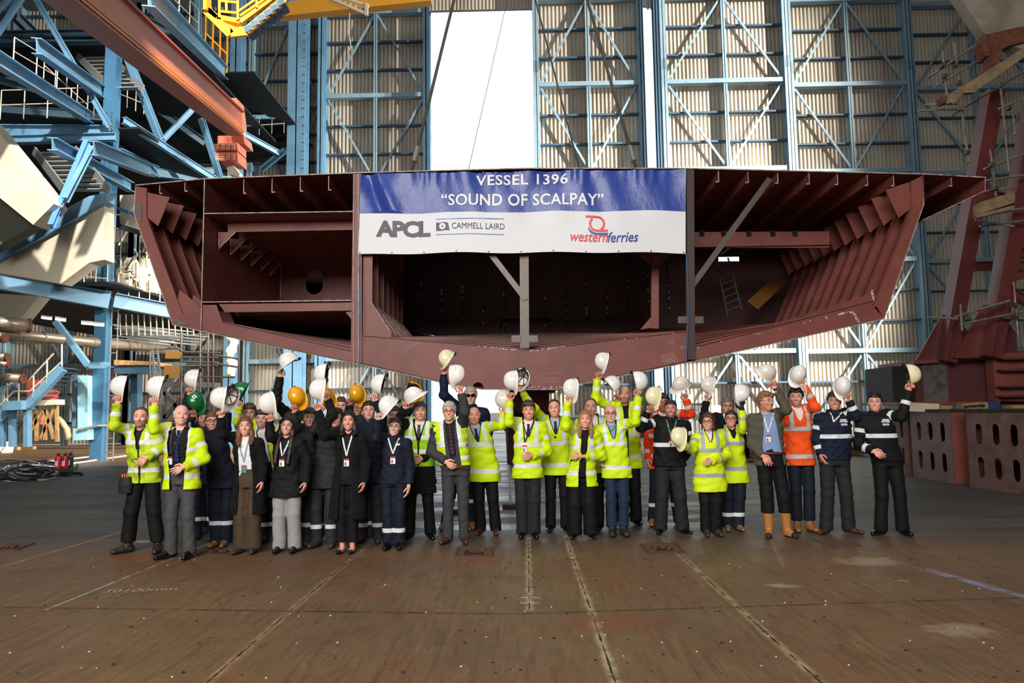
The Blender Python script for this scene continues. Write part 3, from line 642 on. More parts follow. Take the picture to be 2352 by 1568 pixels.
# ---------------------------------------------------------------- the crowd (pixel measurements turned into places on the floor)
G = lambda e, h, **k: dict(m='grip', e=e, h=h, **k)
Rr = lambda e, h, **k: dict(m='rest', e=e, h=h, **k)
HG = lambda e, h, **k: dict(m='hang', e=e, h=h, **k)
NOVL = [(0, .075), (.16*1.0, .03), (.24, 0), (.3, 0)]
def crowd(only=None):
    def p(key, *a, **k):
        if only is None or key in only: person(key, *a, **k)
    S1, S2 = 'e6ab92', 'd99a80'
    p('dirty', 'bearded young man in a grubby yellow jacket, leftmost of the group, pouch on his belt', 9.2, (326, 936), (296, 366), G((262, 978), (270, 917)), Rr((374, 1030), (331, 1056)), head=(-8, 0, 0), g=1.05, skin_=dict(tone=S1, beard='8a5a3a', smile=0), hair=('recede', '5a4030'),
      outer='hivisd', hem=1108, opening=[(0, .05), (.18, .012), (.6, .012)], inner=('t_shirt', 'darkshirt'), bands=(1015, 1078), trou='black', leg_w=.085, shoes='boot', toes=(-35, 14), boots=.10, tr_end=.13, hemflare=.0)
    p('bald', 'tall bald smiling man in an open yellow coat over a black jumper and tie', 8.8, (418.6, 929.6), (395, 438), G((353, 984), (353, 921)), Rr((470, 1052), (414, 1076)), head=(8, -4, 4), g=1.1, skin_=dict(tone='eab09a', brow='b8a090'), hair=('ring', 'cfc4b8'),
      outer='hivis', hem=1122, opening=[(0, .10), (.2, .11), (.5, .08), (1.0, .06)], inner=('jumper', 'black', 'blue'), tie='navytie', bands=(1032, 1092), trou='trgrey', leg_w=.072, shoes='black', toes=(-38, 4), hemflare=.02, neckx=417, lanyard=(402, 1040, '15161a'), badge='e8e8ea')
    p('behindgreen', 'person in dark clothes hidden behind the green hard hat, one arm up', 10.6, (448, 932), (448, 470), G((424, 946), (435, 897)), None, g=1.0, skin_=dict(tone=S2, smile=0), outer='navy', hem=1110, leg_band=1190, trou='navy', shoes='dkboot', glasses='safety')
    p('darkface', 'dark haired man in shadow with clear glasses behind the bald man', 10.1, (470.6, 941), (455, 488), G((432, 985), (444, 948), f=.3), None, skin_=dict(tone='b87a60', smile=0, beard='4a3028', bstr=.35), hair=('short', '2a2019'), outer='navy', hem=1110, trou='navy', leg_band=1190, shoes='dkboot', glasses='safety', collar=True)
    p('tiedhair', 'woman in navy coveralls and glasses with tied back hair beside the bald man', 9.55, (489, 946), (500, 519), None, G((519, 985), (524, 938)), fem=1, head=(6, 0, 0), skin_=dict(tone=S1), hair=('tied', '6a4a34'), outer='navy', hem=1120, trou='navy', leg_w=.088, leg_band=1199, shoes='tan', toes=(-5, 8), boots=.03, glasses='dark', g=1.05)
    p('whiteblouse', 'smiling long haired woman in open black coat, white blouse and brown trousers', 9.1, (565, 957), (557, 585), G((510, 996), (506, 949)), HG((604, 1058), (601, 1117)), fem=1, head=(-4, 0, -3), skin_=dict(tone='e4a88c', brow='4a3022'), hair=('long', '6b452e', .10),
      outer='blackcoat', hem=1180, opening=[(0, .05), (.15, .07), (.5, .085), (1.2, .10)], inner=('blouse', 'white'), trou='brown', leg_w=.09, shoes='dkboot', toes=(-10, 10), cuff=('A', 'white', .012), collar=False, hemflare=.02, bands=(), lanyard=(568, 1060, '8a9ab8'), badge='3f9a96')
    p('youngyellow', 'curly haired young man in glasses and yellow jacket behind the white blouse woman', 10.15, (574, 928), (600, 618), G((546, 968), (549, 927)), None, skin_=dict(tone=S1, smile=0), hair=('thick', '5e4330'), outer='hivis', hem=1090, bands=(1015, 1065), trou='navy', leg_band=1203, shoes='dkboot', glasses='safety', hipx=597, neckx=576)
    p('facehidden', 'young man in open yellow jacket, face half hidden by a raised hand', 9.75, (604, 941), (609, 640), None, None, head=(-10, 0, 4), skin_=dict(tone=S1, smile=1, beard='5a3a2a', bstr=.3), hair=('thick', '33241b'), outer='hivis', hem=1090, opening=[(0, .07), (.2, .05), (.6, .04)], inner=('shirt', 'white'), bands=(1015, 1065), trou='navy', leg_band=1203, shoes='dkboot', glasses='safety')
    p('longblack', 'woman with very long dark hair in a black jacket and wide grey trousers', 9.1, (661, 955.6), (643, 678), G((621, 1003), (618.5, 958)), HG((707, 1060), (700, 1118)), fem=1, g=1.12, head=(-6, 0, 5), skin_=dict(tone='e2a28c', brow='20150f'), hair=('long', '241713', .34),
      outer='black', hem=1139, hemflare=.03, opening=[(0, .055), (.16, .035), (.24, 0), (.5, 0)], inner=('top', 'black'), trou='lgrey', leg_w=.084, shoes='black', toes=(-3, 3), glasses='safety', lanyard=(657, 1045, 'e8e8ea'), badge='f4f0ee', footY=9.1)
    p('tallarm', 'tall man in black, arm stretched straight up, face behind a yellow hard hat', 10.35, (684, 899), (690, 722), G((634, 925), (644.5, 856)), None, g=1.15, skin_=dict(tone=S2, smile=0), hair=('short', '3a2a20'), outer='black', hem=1095, trou='cgrey', leg_band=1203, shoes='dkboot', logo=[('o', 702, 970, .04, 'c9b8b0')])
    p('greysleeve', 'person in grey coveralls behind the very long haired woman, holding up a yellow hat', 9.6, (668, 948), (686, 706), G((679, 985), (674, 937), f=.2), None, skin_=dict(tone=S2, smile=0), hair=('short', '2c211a'), outer='dgrey', hem=1110, trou='dgrey', leg_band=1204, shoes='dkboot', neckx=676)
    p('halfface', 'young man with brown hair and glasses half hidden behind a bent grey sleeve', 9.95, (713, 939), (702, 735), None, G((719, 990), (741, 940)), skin_=dict(tone=S1, smile=0), hair=('thick', '5b4331'), outer='dgrey', hem=1110, trou='dgrey', leg_band=1204, shoes='dkboot', glasses='safety', neckx=708)
    p('shorthair', 'young man in dark coveralls and clear glasses left of the long black coat', 9.45, (773, 938), (727, 762), G((764, 950), (748, 909)), None, head=(-10, 0, 2), skin_=dict(tone=S1, smile=0), hair=('short', '33241b'), outer='dgrey', hem=1120, trou='dgrey', leg_w=.075, leg_band=1207, shoes='dkboot', glasses='safety', hipx=745, g=1.05)
    p('longcoat', 'woman with straight black hair in a long black coat, lanyard and two tone pumps', 9.05, (802, 944), (787, 810), G((747, 1000), (726.5, 934)), HG((842, 1058), (835, 1117)), fem=1, head=(-6, 0, 0), skin_=dict(tone='dc9c80', brow='1c1410'), hair=('long', '17110f', .04),
      outer='blackcoat', hem=1190, hemflare=.02, opening=[(0, .06), (.2, .07), (.6, .07), (1.2, .09)], inner=('top', 'black'), trou='black', leg_w=.07, tr_end=.13, shoes='court', toes=(-4, 4), lanyard=(801, 1045, 'e8e8ea'), badge='f4f0ee', collar=False)
    p('backleft', 'young man in glasses at the back, left of the dirty yellow hard hat', 10.7, (784, 913), (772, 800), None, None, skin_=dict(tone=S1, smile=0), hair=('short', '4a3526'), outer='navy', hem=1090, trou='navy', leg_band=1192, shoes='dkboot', glasses='safety')
    p('dirtyhat', 'heavy young man in dark glasses under the dirty yellow hard hat', 10.3, (820, 915), (812, 848), G((806, 966), (801, 921), f=.3), None, g=1.12, skin_=dict(tone='c98a72', smile=1), hair=('short', '2c2019'), outer='dgrey', hem=1090, trou='dgrey', leg_band=1200, shoes='dkboot', glasses='dark')
    p('earman', 'black haired young man in clear glasses, right of the long black coat', 9.75, (848, 921.5), (832, 868), None, G((878, 950), (862, 911), f=.3), head=(0, -3, 0), skin_=dict(tone=S1, smile=0), hair=('short', '211914'), outer='navy', hem=1110, trou='dgrey', leg_w=.075, leg_band=1204, shoes='dkboot', glasses='safety')
    p('beardglasses', 'bearded man in glasses peering out beneath a white hard hat behind the ponytail', 10.5, (908, 934), (900, 942), None, G((930, 962), (946, 926), f=.2), skin_=dict(tone='b87c62', beard='2c1c14', bstr=.75, smile=0), hair=('short', '2a1e17'), outer='navy', hem=1095, trou='navy', leg_band=1162, shoes='dkboot', glasses='wire')
    p('ponytail', 'woman in navy coveralls and clear glasses with an auburn ponytail and lanyard', 9.25, (906.7, 959), (893, 917), G((863, 1006), (868.6, 954)), HG((943, 1075), (937.6, 1128)), fem=1, g=1.02, head=(-5, 0, 5), skin_=dict(tone='e9b6a2', brow='5a3424'), hair=('tied', '4a2418', 0, 1),
      outer='navy', hem=1110, trou='navy', leg_w=.075, leg_band=1216, shoes='black', boots=.02, toes=(-8, 8), glasses='safety', lanyard=(907, 1040, 'e8e8ea'), badge='f4f0ee', bands=(), logo=[('~', 918, 1022, .05, 'e8e8e8')])
    p('vestcoat', 'grey haired man in black overcoat, lime vest, white shirt and tie', 9.95, (965, 923), (940, 988), G((912, 975), (932, 929)), Rr((995, 1042), (963, 1056)), head=(4, 0, -3), g=1.08, skin_=dict(tone='e2a68e', smile=0), hair=('short', '6a6460'),
      outer='blackcoat', hem=1132, opening=NOVL, inner=('shirt', 'white'), tie='greytie', vest=('vest', 1070, [(0, .09), (.30, .012), (.6, .004)], (1004, 1035)), bands=(), trou='black', leg_w=.072, shoes='black', toes=(-20, 20))
    p('sunglasses', 'tall grey bearded man in sunglasses and a navy jacket at the back', 10.8, (1081, 889), (1022, 1084), G((1020, 908), (1019, 850)), None, head=(0, 0, 0), g=1.12, skin_=dict(tone='d8937c', beard='c8bdb0', bstr=.75, smile=0), hair=('short', 'a39c92'), outer='navyfl', hem=1070, bands=(), trou='navy', leg_band=1149, shoes='tan', glasses='sun', hipx=1070)
    p('greysuit', 'grey haired man in glasses, grey suit and open yellow vest with a patterned tie', 9.6, (1032, 923), (1028, 1066), Rr((990, 1036), (1030, 1065)), G((1068, 945), (1058, 893)), head=(-3, 0, 0), g=1.05, skin_=dict(tone='e5a890'), hair=('short', 'b5b0a8'),
      outer='mgrey', hem=1078, opening=[(0, .06), (.2, .05), (.45, .035), (.7, .10)], inner=('shirt', 'darkshirt'), tie='pattern', vest=('vesty', 1068, [(0, .08), (.3, .085), (.7, .10)], (1020, 1050)), bands=(), trou='mgrey', leg_w=.068, shoes='brown', toes=(-25, 12), glasses='wire', cuff=('B', 'watch', -.0), belt=1072)
    p('stout', 'stout older man with thin white hair in a fastened yellow coat beside the grey suit', 10.25, (1089, 934.5), (1103, 1138), None, G((1152, 977), (1158, 940)), head=(2, 0, 2), g=1.18, skin_=dict(tone='e0a08a', smile=0), hair=('ring', 'd8d2c8'),
      outer='hivis', hem=1105, opening=NOVL, inner=('shirt', 'blue'), tie='navytie', bands=(1020, 1080), trou='black', leg_w=.078, shoes='brown', toes=(-14, 4), hipx=1112)
    p('darkhairtie', 'dark haired smiling man in yellow coat, white shirt and badge at the centre', 9.95, (1213.7, 921.5), (1199.7, 1226), G((1169, 970), (1170, 910)), Rr((1258, 1036), (1216, 1048)), head=(2, 0, -2), g=1.05, skin_=dict(tone='dc9a7e', brow='3a281c'), hair=('thick', '3b2b22'),
      outer='hivis', hem=1097, opening=NOVL, inner=('shirt', 'white'), tie='purple', bands=(1020, 1068), trou='cgrey', leg_w=.082, shoes='black', toes=(-10, 10), lanyard=(1205, 1015, '15161a'), badge='e6eaf0')
    p('recedetie', 'man with receding dark hair and purple tie behind the centre man', 10.45, (1273, 918), (1264, 1298), G((1228, 940), (1194, 896)), None, head=(-6, 0, -4), g=1.06, skin_=dict(tone='e0a286', brow='3a281c'), hair=('recede', '3a2a20'),
      outer='hivis', hem=1090, opening=NOVL, inner=('shirt', 'blue'), tie='purple', bands=(1017, 1066), trou='black', leg_w=.07, shoes='black', toes=(-12, 12))
    p('blonde', 'laughing woman with long blonde streaked hair in an open yellow coat', 9.85, (1343, 942.6), (1318, 1356), G((1299, 980), (1304, 915)), Rr((1382, 1047), (1325, 1048)), fem=1, g=1.05, head=(0, 0, 0), skin_=dict(tone='e6a68c', brow='7a5a40'), hair=('long', '9a6e48', .10),
      outer='hivis', hem=1116, opening=[(0, .06), (.15, .03), (.5, .035), (.9, .05)], inner=('top', 'black'), bands=(1027, 1084), trou='black', leg_w=.10, shoes='black', toes=(-15, 10), hemflare=.02)
    p('balding', 'balding man in a yellow coat behind the blonde woman, only head and shoulder showing', 10.5, (1356, 915), (1376, 1402), None, None, g=1.05, skin_=dict(tone='d2957c', smile=0), hair=('recede', '5a4a40'), outer='hivis', hem=1085, opening=NOVL, inner=('shirt', 'white'), bands=(1012, 1064), trou='black', shoes='black', neckx=1362)
    p('jeansman', 'bald man with white stubble, glasses, fastened yellow coat and blue jeans', 10.05, (1401, 929.6), (1405, 1431), HG((1372, 1030), (1378, 1060)), G((1460, 968), (1467, 902)), head=(2, 0, 0), g=1.05, skin_=dict(tone='dca18c', beard='d8d0c8', bstr=.5, smile=0), hair=('bald', 'd0c8c0'),
      outer='hivis', hem=1097, opening=[(0, .06), (.14, .03), (.22, 0), (.3, 0)], inner=('shirt', 'bluecheck'), bands=(1018, 1072), trou='jeans', leg_w=.07, shoes='boot', boots=.08, toes=(-6, 6), tr_end=.12, glasses='wire', lanyard=(1402, 990, '2f7a50'))
    p('tallbald', 'very tall bald man in a yellow and black jacket at the back, both arms raised', 10.95, (1433, 885.7), (1430, 1460), G((1368, 918), (1372, 862)), G((1424, 960), (1417, 913), f=.2), head=(-4, 0, 0), g=1.1, skin_=dict(tone='cf8f76', beard='6a4a3a', bstr=.4, smile=0), hair=('bald', '5a4638'),
      outer='hivis', hem=1075, opening=[(0, .05), (.1, .025), (.7, .02)], inner=('polo', 'black'), bands=(998, 1048), trou='black', shoes='black', leg_w=.08, hipx=1440)
    p('orangeback', 'dark haired man with glasses in an orange jacket behind the man in the black fleece', 10.9, (1521, 905), (1497, 1556), HG((1489, 1018), (1488, 1062)), G((1586, 951), (1573, 910)), head=(0, 0, 0), g=1.12, skin_=dict(tone='c9846c', beard='7a3f2a', bstr=.55, smile=0), hair=('thick', '2f2219'),
      outer='orangered', hem=1075, opening=NOVL, inner=('shirt', 'white'), bands=(1000, 1045), trou='navy', leg_band=1158, shoes='tanboot', glasses='dark', hipx=1524)
    p('blackfleece', 'bald smiling man in black fleece with green and white lanyard', 10.15, (1539, 918), (1515, 1566), G((1472, 982), (1491, 938)), HG((1584, 1020), (1570, 1062)), head=(-3, 0, 0), g=1.22, skin_=dict(tone='cb8a70', beard='2a1c16', bstr=.35), hair=('crop', '33241d'),
      outer='black', hem=1070, bands=(1020,), brace=False, trou='cgrey', leg_w=.088, shoes='black', toes=(-22, 24), glasses='safety', lanyard=(1536, 1003, '2f7a50'), badge='f4f0ee')
    p('backglasses', 'grey haired man in glasses and a black coat behind the two women in yellow', 10.8, (1670, 913), (1650, 1690), G((1616, 965), (1623, 912)), None, g=1.05, skin_=dict(tone='d89880', smile=0), hair=('short', '6e655c'), outer='blackcoat', hem=1110, opening=NOVL, inner=('shirt', 'white'), trou='black', shoes='black', glasses='wire')
    p('glove', 'woman in glasses and yellow coat holding up a hat in a black glove', 10.35, (1677, 942.6), (1670, 1693), None, G((1706, 985), (1703, 933)), fem=1, g=1.08, head=(-4, 0, 2), skin_=dict(tone='d9957c'), hair=('tied', '3c2820'), outer='hivisg', hem=1108,
      bands=(1018, 1075), trou='navy', leg_w=.085, leg_band=1180, shoes='tan', toes=(-14, 8), glasses='dark', gloveB=True, hipx=1686, opening=[(0, .05), (.1, .02), (.16, 0), (.3, 0)], inner=('top', 'black'))
    p('bobwoman', 'laughing brown bobbed woman in yellow coat holding her hat out in front', 9.95, (1625, 949), (1620, 1643), dict(m='out', e=(1590, 1030), h=(1562, 1022)), Rr((1672, 1045), (1629, 1061)), fem=1, g=1.18, head=(-14, 0, 2), skin_=dict(tone='e2a68e', brow='4a2c20'), hair=('bob', '4e2e20'),
      outer='hivisg', hem=1128, bands=(1033, 1090), opening=[(0, .05), (.1, .02), (.16, 0), (.3, 0)], inner=('top', 'white'), trou='black', leg_w=.078, shoes='dkboot', toes=(-6, 10), glasses='dark')
    p('blazer', 'man in tweed blazer and blue shirt looking aside, wearing tall tan boots', 9.8, (1757, 900), (1763, 1806), Rr((1727, 1020), (1757, 1053)), G((1806, 940), (1776, 882), f2=.2), head=(38, 0, 4), g=1.02, skin_=dict(tone='dc9a82', beard='a0705a', bstr=.3), hair=('thick', '8a6444'),
      outer='tweed', hem=1068, opening=[(0, .07), (.25, .09), (.45, .12), (.7, .14)], inner=('shirt', 'bluecheck'), trou='black', leg_w=.082, tr_end=.31, shoes='rigger', boots=.26, toes=(-22, 14), glasses='safety', lanyard=(1757, 992, 'e8e8ea'), badge='f4f0ee', collar=False, cuff=('B', 'watch', 0), belt=1040, hipx=1772)
    p('orangeman', 'laughing dark haired man in an orange jacket with grey bands, jeans and tan boots', 10.25, (1826, 890.6), (1828, 1857), None, G((1872, 936), (1842, 878), f2=.2), head=(-3, 0, 0), g=1.0, skin_=dict(tone='e0a288', beard='4a3020', bstr=.35), hair=('thick', '2a1d17'),
      outer='orange', hem=1068, opening=[(0, .07), (.14, .04), (.2, 0), (.3, 0)], inner=('shirt', 'white'), bands=(984, 1047), trou='djeans', leg_w=.072, tr_end=.14, shoes='tanboot', boots=.07, toes=(-14, 6), glasses='safety', hipx=1840)
    p('navyman', 'dark haired man in a navy softshell jacket with one white chest band and lanyard', 10.0, (1913.7, 900), (1895, 1947), HG((1875, 1010), (1887, 1052)), G((1966, 955), (1946, 912), f2=.2), head=(-2, 0, 0), g=1.14, skin_=dict(tone='cf8d72', brow='2c1f18'), hair=('short', '2e2620'),
      outer='navyfl', hem=1055, bands=(1001,), brace=False, trou='cgrey', leg_w=.082, shoes='brown', toes=(-48, 36), glasses='safety', lanyard=(1905, 968, 'e8e8ea'), logo=[('APCL', 1928, 968, .042, 'e8e8ea'), ('CAMMELL', 1928, 975, .016, 'e8e8ea')])
    p('blackjacket', 'dark haired man in black jacket with white chest band, rightmost of the group', 9.85, (2006, 902), (2020, 2070), Rr((1972, 1020), (2013, 1040)), G((2071, 957), (2091, 889)), head=(-2, 0, 2), g=1.1, skin_=dict(tone='e2a086', brow='1c1410'), hair=('short', '15100d'),
      outer='black', hem=1058, bands=(1000,), brace=False, trou='black', leg_w=.078, shoes='black', toes=(-60, 4), glasses='safety', logo=[('APCL', 2023, 968, .042, 'e8e8ea'), ('CAMMELL', 2023, 975, .016, 'e8e8ea')], hipx=2040, neckx=2014)
def extras():
    d = PEOPLE['dirty']['o']; c = at(289, 1112, 9.08); g = S((c.x - .12, c.y - .1, c.z - .13), (c.x + .12, c.y + .1, c.z + .13), .008); g.col([(c.z - .11, c.x, c.y, .075, .045), (c.z + .0, c.x, c.y, .09, .055), (c.z + .09, c.x, c.y, .07, .045)], .01); P, Q = g.mesh()
    np_mesh('tool_pouch', P, Q, M('pouch_black', '141416', .7), wl(d), d, {})
    m = MB()
    for i, x in enumerate((-.03, .0, .03)): m.bar((c.x + x, c.y - .03, c.z + .05), (c.x + x, c.y - .03, c.z + .13), .012)
    m.build('pens', M('pen_orange', 'e07a30', .5), d)
    h = PEOPLE['dirty']['arms'][1][3]; m = MB()
    for k in (-1, 1): m.tube([(h.x - .09 + k*.045 + .035*math.cos(t), h.y - .05, h.z - .03 + .022*math.sin(t)) for t in np.linspace(0, 6.28, 15)[:-1]], .005, 5, True)
    m.build('held_glasses', M('glasses_dark', '141416', .3), d)
def hats(only=None):
    L = (-1, -.55, .22); U = (.25, -.1, .9); Dn = (-.1, -.15, -1)
    h = [('dirty', 273, 885, L, Dn, 'white', 'raised by the bearded man in the grubby yellow jacket'), ('bald', 357, 886, (-1, -.5, .3), Dn, 'white', 'raised by the tall bald smiling man'),
         ('behindgreen', 440, 868, L, Dn, 'white', 'with a yellow sticker, just above the plain green one'), ('darkface', 447, 921, (-.2, -1, .1), (.4, -.1, -1), 'green', 'with a white square badge, seen crown first behind the bald man'),
         ('whiteblouse', 502, 912, L, Dn, 'white', 'with an orange browband, raised by the woman in the white blouse'), ('tiedhair', 527, 907, (-.5, .9, .2), Dn, 'white', 'inside turned to view, right one of the pair beside the green one'),
         ('youngyellow', 550, 896, (-1, -.3, .5), (.2, -.2, 1), 'green', 'seen sideways with a hanging chin strap'), ('longblack', 613, 926, (-.8, -.7, -.1), Dn, 'white', 'with glasses strapped round it, raised by the woman with very long hair'),
         ('tallarm', 660, 824, (-.5, -.2, .8), (-.5, -.2, -.8), 'white', 'on the straight black arm at the left, highest of the left half'), ('greysleeve', 679, 909, (-.15, -1, .15), (.5, -.1, -1), 'yellow', 'clean and seen crown first, left of the white pair'),
         ('shorthair', 738, 858, (-1, -.1, .1), (0, 0, -1), 'white', 'upper of the white pair beside the yellow one'), ('longcoat', 729, 893, L, Dn, 'white', 'raised by the woman in the long black coat'),
         ('halfface', 747, 911, (-.2, -1, .1), (.6, -.1, -1), 'yellow', 'tucked behind the white one of the woman in the long coat'), ('dirtyhat', 817, 903, (-.15, -1, .15), (.3, -.1, -1), 'dirty', 'streaked with dirt, raised on a grey sleeve'),
         ('earman', 868, 880, (-1, -.1, .25), Dn, 'white', 'with an orange strap, raised left of the hull plate edge'), ('ponytail', 889, 927, (-.7, -.3, .75), (-.4, -.4, -1), 'white', 'raised by the ponytailed woman in coveralls'),
         ('vestcoat', 947, 905, (-.55, -.3, .8), (.9, -.2, .4), 'white', 'raised by the man in the lime vest'), ('beardglasses', 950, 893, (-.2, .9, .5), (.5, 0, -1), 'yellow', 'behind the white one of the man in the lime vest'),
         ('sunglasses', 1023, 819, (-.75, -.3, .65), (-.1, -.3, -1), 'cream', 'highest of all, raised by the man in sunglasses'), ('greysuit', 1052, 858, (.85, -.45, .25), (-.2, -.2, -1), 'white', 'raised by the man in the grey suit'),
         ('stout', 1153, 915, (-1, -.2, .3), Dn, 'dull', 'lowest of the three at the centre, half behind a yellow sleeve'), ('darkhairtie', 1173, 873, (-1, -.35, .1), Dn, 'white', 'with a yellow oval sticker, raised by the man at the centre'),
         ('recedetie', 1200, 866, (.2, 1, .25), (-.3, .2, -1), 'white', 'showing its inside webbing, raised by the man in the purple tie'), ('blonde', 1309, 891, (-1, -.5, .2), Dn, 'white', 'raised by the laughing blonde woman'),
         ('jeansman', 1471, 873, (1, -.25, .25), Dn, 'white', 'crown to the right, raised by the bald man in jeans'), ('tallbald', 1381, 827, (-.9, -.25, .35), Dn, 'white', 'highest right of the banner middle, raised by the tall bald man'),
         ('tallbald2', 1409, 879, (.75, -.1, .6), (.3, -.2, -1), 'white', 'showing a black inside, in front of the tall bald man'), ('blackfleece', 1498, 908, (-.9, -.45, .3), Dn, 'cream', 'raised by the man in the black fleece'),
         ('orangeback', 1563, 879, (-.3, -.6, .75), (-.5, .1, -.5), 'dull', 'grubby, raised on an orange sleeve'), ('backglasses', 1625, 882, (-.9, -.2, .4), Dn, 'dull', 'raised by the grey haired man in the black coat'),
         ('glove', 1706, 901, (.75, -.55, .2), (-.5, -.2, -1), 'white', 'held up in a black glove'), ('bobwoman', 1556, 1001, (-.85, -.4, .35), (.1, -.3, -1), 'cream', 'held out low by the woman with the bob'),
         ('blazer', 1764, 853, (.55, -.6, .6), (-.8, -.1, .1), 'dull', 'raised by the man in the tweed blazer'), ('orangeman', 1835, 857, (-.05, -1, .35), (-.5, -.2, -1), 'white', 'with a finger across it, raised by the laughing man in orange'),
         ('navyman', 1937, 884, (-.1, -1, .35), (-.1, -.2, -1), 'white', 'seen crown first, raised by the man in the navy softshell'), ('blackjacket', 2097, 858, (1, -.3, .15), Dn, 'cream', 'rightmost, raised by the man in the black jacket')]
    for k, px, py, c, pk, col, d in h:
        if only is not None and k not in only: continue
        kk = k.rstrip('2'); a = PEOPLE[kk]; Yh = a['arms'][1].__getitem__(3).y
        best = min(a['arms'], key=lambda q: (at(px, py, q[3].y) - q[3]).length); Yh = best[3].y - .03
        cn = {'cream': 'cream', 'dull': 'off white', 'dirty': 'yellow'}.get(col, col)
        r = helmet(px, py, Yh, c, pk, col, cn + ' hard hat ' + d)
        R3 = r.matrix_world.to_3x3()
        def sticker(rx, rz, cl, cr=(-.7, -.3)):   # small plate standing on the shell
            x, y = cr; z = .145 * math.sqrt(max(0, 1 - x*x - y*y)); n_ = Vector((x*.106/.011, y*.132/.017, z/.021)).normalized(); c0 = Vector((x*.106, y*.132, z)) + n_ * .003; u = n_.cross(Vector((0, 0, 1))).normalized(); v = n_.cross(u)
            mb = MB(); nn = 16 if rx != rz else 4; ang = [2*math.pi*(i + .5)/nn for i in range(nn)]; kf = 1 if nn > 4 else 1.414
            mb.slab([c0 + u * rx * kf * math.cos(t) + v * rz * kf * math.sin(t) for t in ang], n_, .0015); o = mb.build('sticker', cl, None); o.parent = r; o.location = (0, 0, 0); return o, c0, n_, u, v
        if k == 'darkhairtie': sticker(.013, .024, M('sticker_yellow', 'f0c828', .4), (-.25, -.45))
        if k == 'behindgreen': sticker(.012, .0121, M('sticker_lime', 'd8f020', .4), (-.25, -.3))
        if k == 'darkface':
            o, c0, n_, u, v = sticker(.026, .026, M('sticker_white', 'f0f0f0', .4), (.5, .25)); mb = MB()
            for a_, b_ in ((.014, .005), (.005, .014)): mb.slab([c0 + n_ * .002 + u * a_ * i + v * b_ * j for i, j in ((-1, -1), (1, -1), (1, 1), (-1, 1))], n_, .002)
            q = mb.build('cross_mark', M('helmet_green2', '0a5a30', .4), None); q.parent = o
# ---------------------------------------------------------------- suspended hull section
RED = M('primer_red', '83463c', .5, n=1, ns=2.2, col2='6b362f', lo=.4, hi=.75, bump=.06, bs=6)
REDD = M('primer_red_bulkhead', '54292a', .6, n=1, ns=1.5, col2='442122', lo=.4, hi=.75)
EDGE = M('lit_plate_edge', 'b3a7a0', .5, n=1, ns=9, col2='5a3a34', lo=.42, hi=.7)  # front plate edges coloured pale, as if catching the light
BARE = M('bare_steel_bar', '5d5854', .45, .5, n=1, ns=8, col2='6a4632', lo=.5, hi=.7)
SCUFF = M('weld_scuff', 'b9b2ac', .6, n=1, ns=14, col2='7a5a52', lo=.45, hi=.62)
YF = 13.0; SP = .55; NK = 11; YB = YF + SP * NK
def q2(pts, Y=YF): return [(at(a, b, Y).x, at(a, b, Y).z) for a, b in pts]
def rise(pts, k):   # the bottom climbs towards the bow
    return [(x, z + .115 * k * max(0, min(1, (3.5 - z) / 1.0))) for x, z in pts]
def strip(outer, inner): return outer + inner[::-1]
def loft(mb, chain, t, y0, y1, k0=0, k1=0, edge=True):
    """plate: open chain given a thickness, pulled from y0 to y1"""
    n = len(chain); nr = []
    for i in range(n):
        a = Vector(chain[max(i-1, 0)]); b = Vector(chain[min(i+1, n-1)]); d = (b - a).normalized(); nr.append(Vector((-d.y, d.x)) * t)
    top = [(c[0] + v.x, c[1] + v.y) for c, v in zip(chain, nr)]; loop = list(chain) + top[::-1]
    A = [(x, y0, z) for x, z in rise(loop, k0)]; B = [(x, y1, z) for x, z in rise(loop, k1)]; m = 2*n
    b0 = len(mb.f); fs = [(i, (i+1) % m, m + (i+1) % m, m + i) for i in range(m)]
    caps = [(i, m-1-i, m-2-i, i+1) for i in range(n-1)]; mb.add(A + B, fs); base = len(mb.v) - 2*m
    for c in caps: mb.f.append(tuple(base + j for j in c)); mb.mi.append(1 if edge else 0); mb.f.append(tuple(base + m + j for j in reversed(c))); mb.mi.append(0)
